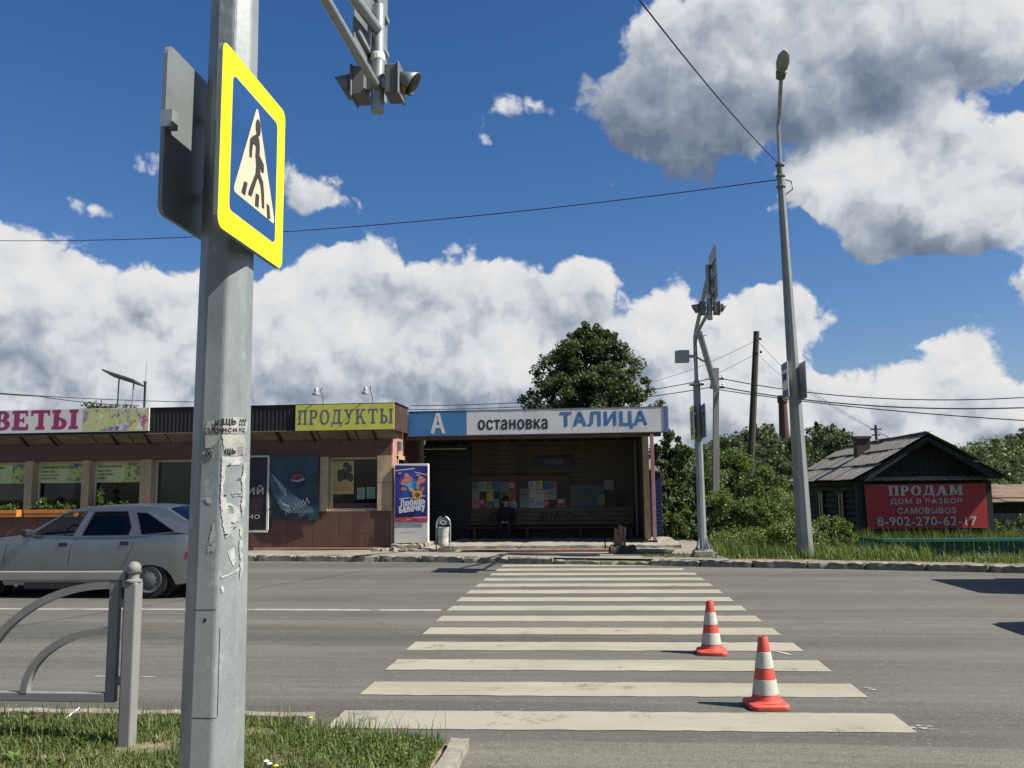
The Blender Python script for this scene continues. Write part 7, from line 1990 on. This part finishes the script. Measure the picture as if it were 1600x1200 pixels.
# ------------------------------------------------------------------ grass
def blades(n, sample, hmin, hmax, wid, seed, lean=.5):
    r = np.random.default_rng(seed); P = sample(r, n); n = len(P)
    h = r.uniform(hmin, hmax, n)*r.uniform(.6, 1.2, n); q = r.uniform(0, 2*math.pi, n); d = np.stack([np.cos(q), np.sin(q), np.zeros(n)], 1); sdv = np.stack([-np.sin(q), np.cos(q), np.zeros(n)], 1)
    w = wid*r.uniform(.6, 1.4, n)[:, None]; ln = (lean*r.uniform(.1, 1.0, n)*h)[:, None]; up = np.zeros((n, 3)); up[:, 2] = 1
    hh = h[:, None]
    V = np.stack([P-sdv*w, P+sdv*w, P+up*hh*.55+d*ln*.35+sdv*w*.8, P+up*hh*.55+d*ln*.35-sdv*w*.8, P+up*hh*.92+d*ln], 1)
    return V.reshape(-1, 3)
def grass_obj(name, V, mat, label):
    n = len(V)//5; me = bpy.data.meshes.new(name)
    me.vertices.add(len(V)); me.vertices.foreach_set('co', V.astype(np.float32).ravel())
    b_ = np.arange(n)[:, None]*5
    li = np.concatenate([b_+np.array([[0, 1, 2, 3]]), b_+np.array([[3, 2, 4]])], 1).ravel()
    me.loops.add(len(li)); me.loops.foreach_set('vertex_index', li.astype(np.int32))
    st = np.stack([np.arange(n)*7, np.arange(n)*7+4], 1).ravel(); tt = np.tile([4, 3], n)
    me.polygons.add(2*n); me.polygons.foreach_set('loop_start', st.astype(np.int32)); me.polygons.foreach_set('loop_total', tt.astype(np.int32))
    me.materials.append(mat); me.update(calc_edges=True)
    o = bpy.data.objects.new(name, me); COL.objects.link(o); o['kind'] = 'stuff'; o['label'] = label; o['category'] = 'grass'
    return o
def bare(x, y):
    "worn soil around the fence post and by the path"
    v = math.exp(-(((x+2.72)/.22)**2+((y-5.05)/.12)**2))+.6*math.exp(-(((x+3.15)/.3)**2+((y-4.85)/.08)**2))+.7*math.exp(-(((x+2.15)/.25)**2+((y-5.45)/.12)**2))
    return v
def near_s(r, n):
    x = r.uniform(-5.6, -.99, n*2); y = 4.2+r.uniform(0, 1, n*2)**.8*1.62
    out = []
    for a, b_ in zip(x, y):
        if b_ > vedge(a)-.01 or (abs(a-PX) < .14 and abs(b_-PY) < .14): continue
        cl = .55+.45*math.sin(3.7*a+1.3*math.sin(5*b_))*math.cos(4.1*b_+a)
        if bare(a, b_) > r.uniform(.15, .7) or r.uniform(0, 1) > cl+.35: continue
        out.append((a, b_, vz(a, b_)))
    return np.array(out)
def rim_s2(r, n):
    x = r.uniform(-5.6, -.98, n); return np.array([(a, vedge(a)-abs(r.normal(0, .10)), vz(a, vedge(a)-.05)) for a in x])
grass_obj('grass', np.concatenate([blades(26000, near_s, .018, .055, .0032, 1, 1.1), blades(2600, near_s, .05, .11, .0032, 2, .9), blades(420, near_s, .10, .20, .0026, 12, .6), blades(900, rim_s2, .08, .22, .0026, 13, .7)]), M_GRASS, 'green grass of the near verge around the pole and fence')
def rim_s(r, n):
    x = r.uniform(-5.6, -1.2, n); return np.array([(a, vedge(a)-abs(r.normal(0, .07)), vz(a, vedge(a)-.05)) for a in x])
grass_obj('dry_grass', np.concatenate([blades(450, rim_s, .05, .16, .0024, 3, .9), blades(1000, near_s, .03, .08, .003, 4, 1.0)]), M_DRY, 'dry straw stalks along the near kerb')
def far_s(x0, x1, d0, d1):
    def f(r, n):
        x = r.uniform(x0, x1, n); d = d0+(d1-d0)*r.uniform(0, 1, n); out = []
        for a, b_ in zip(x, d):
            if b_ < .55 and math.sin(a*2.3)+math.sin(a*5.1+1) < r.uniform(-1.2, 1.5): continue
            y = K(a)+b_
            if 1.0 < a < 2.6 and y > 20.3: continue
            out.append((a, y, tz(a, y)-.01))
        return np.array(out)
    return f
grass_obj('verge_grass', np.concatenate([blades(26000, far_s(2.35, 13.5, .45, 7.0), .05, .14, .010, 5, .6), blades(5000, far_s(3.2, 13.5, 3.5, 9.5), .12, .30, .012, 6, .5), blades(1500, far_s(.85, 2.4, .35, 1.6), .05, .15, .009, 7, .6)]), M_GRASSF, 'rough grass of the far verge before the green fence')
def house_s(r, n):
    x = r.uniform(7.4, 13, n); y = r.uniform(26.2, 27.1, n); return np.array([(a, b_, tz(a, b_)) for a, b_ in zip(x, y)])
def weed_s(r, n):
    out = []
    for _ in range(n):
        x = r.uniform(2.6, 6.6); d = r.uniform(1.0, 3.4); out.append((x, K(x)+d, tz(x, K(x)+d)-.01))
    return np.array(out)
grass_obj('weed_stalks', np.concatenate([blades(3600, weed_s, .14, .38, .007, 21, .6), blades(260, weed_s, .35, .65, .005, 22, .35)]), M_BUSH2, 'tall weed stalks along the far verge around the poles')
grass_obj('tall_grass', blades(3500, house_s, .4, .78, .012, 8, .3), M_GRASSF, 'tall seeding grass under the red banner')
# clover and other low leaves between the blades
def clover_s(r, n):
    P = near_s(r, n); k = np.array([math.sin(2.3*p[0]+.8)*math.cos(3.1*p[1]) > r.uniform(-.6, .8) for p in P]); return P[k]
Pc = clover_s(np.random.default_rng(31), 5200); rr_ = np.random.default_rng(32); q_ = []
for p in Pc: q_.append(leaf_cloud(3, p+np.array([0, 0, rr_.uniform(.015, .045)]), (.014, .014, .008), .011, int(rr_.integers(1e6)), .1, .9))
o = leaf_obj('clover', q_, FOL('clover_leaf', (0.035, 0.075, 0.018), (0.105, 0.165, 0.045), .3), None); o['kind'] = 'stuff'; o['label'] = 'low clover leaves mixed through the near grass'
# broad-leaved weeds and dandelions in the near grass
M_DOCK = FOL('dock_leaf', (0.09, 0.16, 0.025), (0.20, 0.30, 0.06), .35)
for i, (px, py, s_) in enumerate(((25, 1192, .9), (45, 1130, .8), (60, 1150, .7), (95, 1160, .7), (130, 1165, 1.0), (140, 1195, 1.0), (210, 1150, .5))):
    p = G(px, py, .07); t = thing('broad_weed', tuple(p), '%s small broad-leaved weed from the left in the near grass' % nth(i), 'weed', 'weeds in the near grass'); r = np.random.default_rng(500+i)
    for k in range(6):
        q = r.uniform(0, 6.28); L_ = .07*s_*r.uniform(.7, 1.3); d = np.array([math.cos(q), math.sin(q), 0]); sdv = np.array([-d[1], d[0], 0])*.016*s_; u_ = np.array([0, 0, 1.0])
        mb = MB(); mb.add([p, p+d*L_*.4+sdv+u_*L_*.55, p+d*L_*.9+u_*L_*.8, p+d*L_*.4-sdv+u_*L_*.55, p+d*L_*.45+u_*L_*.5], [(0, 1, 4), (1, 2, 4), (2, 3, 4), (3, 0, 4)]); mb.build('leaf', M_DOCK, t, smooth='all', fixn=False)
for i, (px, py, col) in enumerate(((484, 1122, 'y'), (415, 1190, 'w'), (420, 1194, 'w'), (430, 1197, 'y'))):
    p = G(px, py, .15); t = thing('wild_flower', (p[0], p[1], .05), ('small yellow dandelion standing up by the near kerb', 'small white flower, left of two close together in the near grass', 'small white flower, right of two close together in the near grass', 'low yellow flower beside the two white ones')[i], 'flower', None if i == 0 else 'small flowers in the near grass')
    MB().tube([(p[0], p[1], .05), (p[0]+.004, p[1], .15)], .0018, 5).build('stem', M_GRASS, t)
    MB().lathe((p[0]+.004, p[1], .15), [(.003, -.006), (.014, 0), (.016, .004), (.006, .009)], 10).build('flower_head', M('petal_'+col, (.65, .48, .03) if col == 'y' else (.65, .65, .6), .6), t)
tag(MB().tube([tuple(G(102, 1123, .06)), tuple(G(124, 1106, .11))], .006, 6).build('white_stick', M_WHITE, None), 'white plastic stick poking up from the near kerb', 'stick')
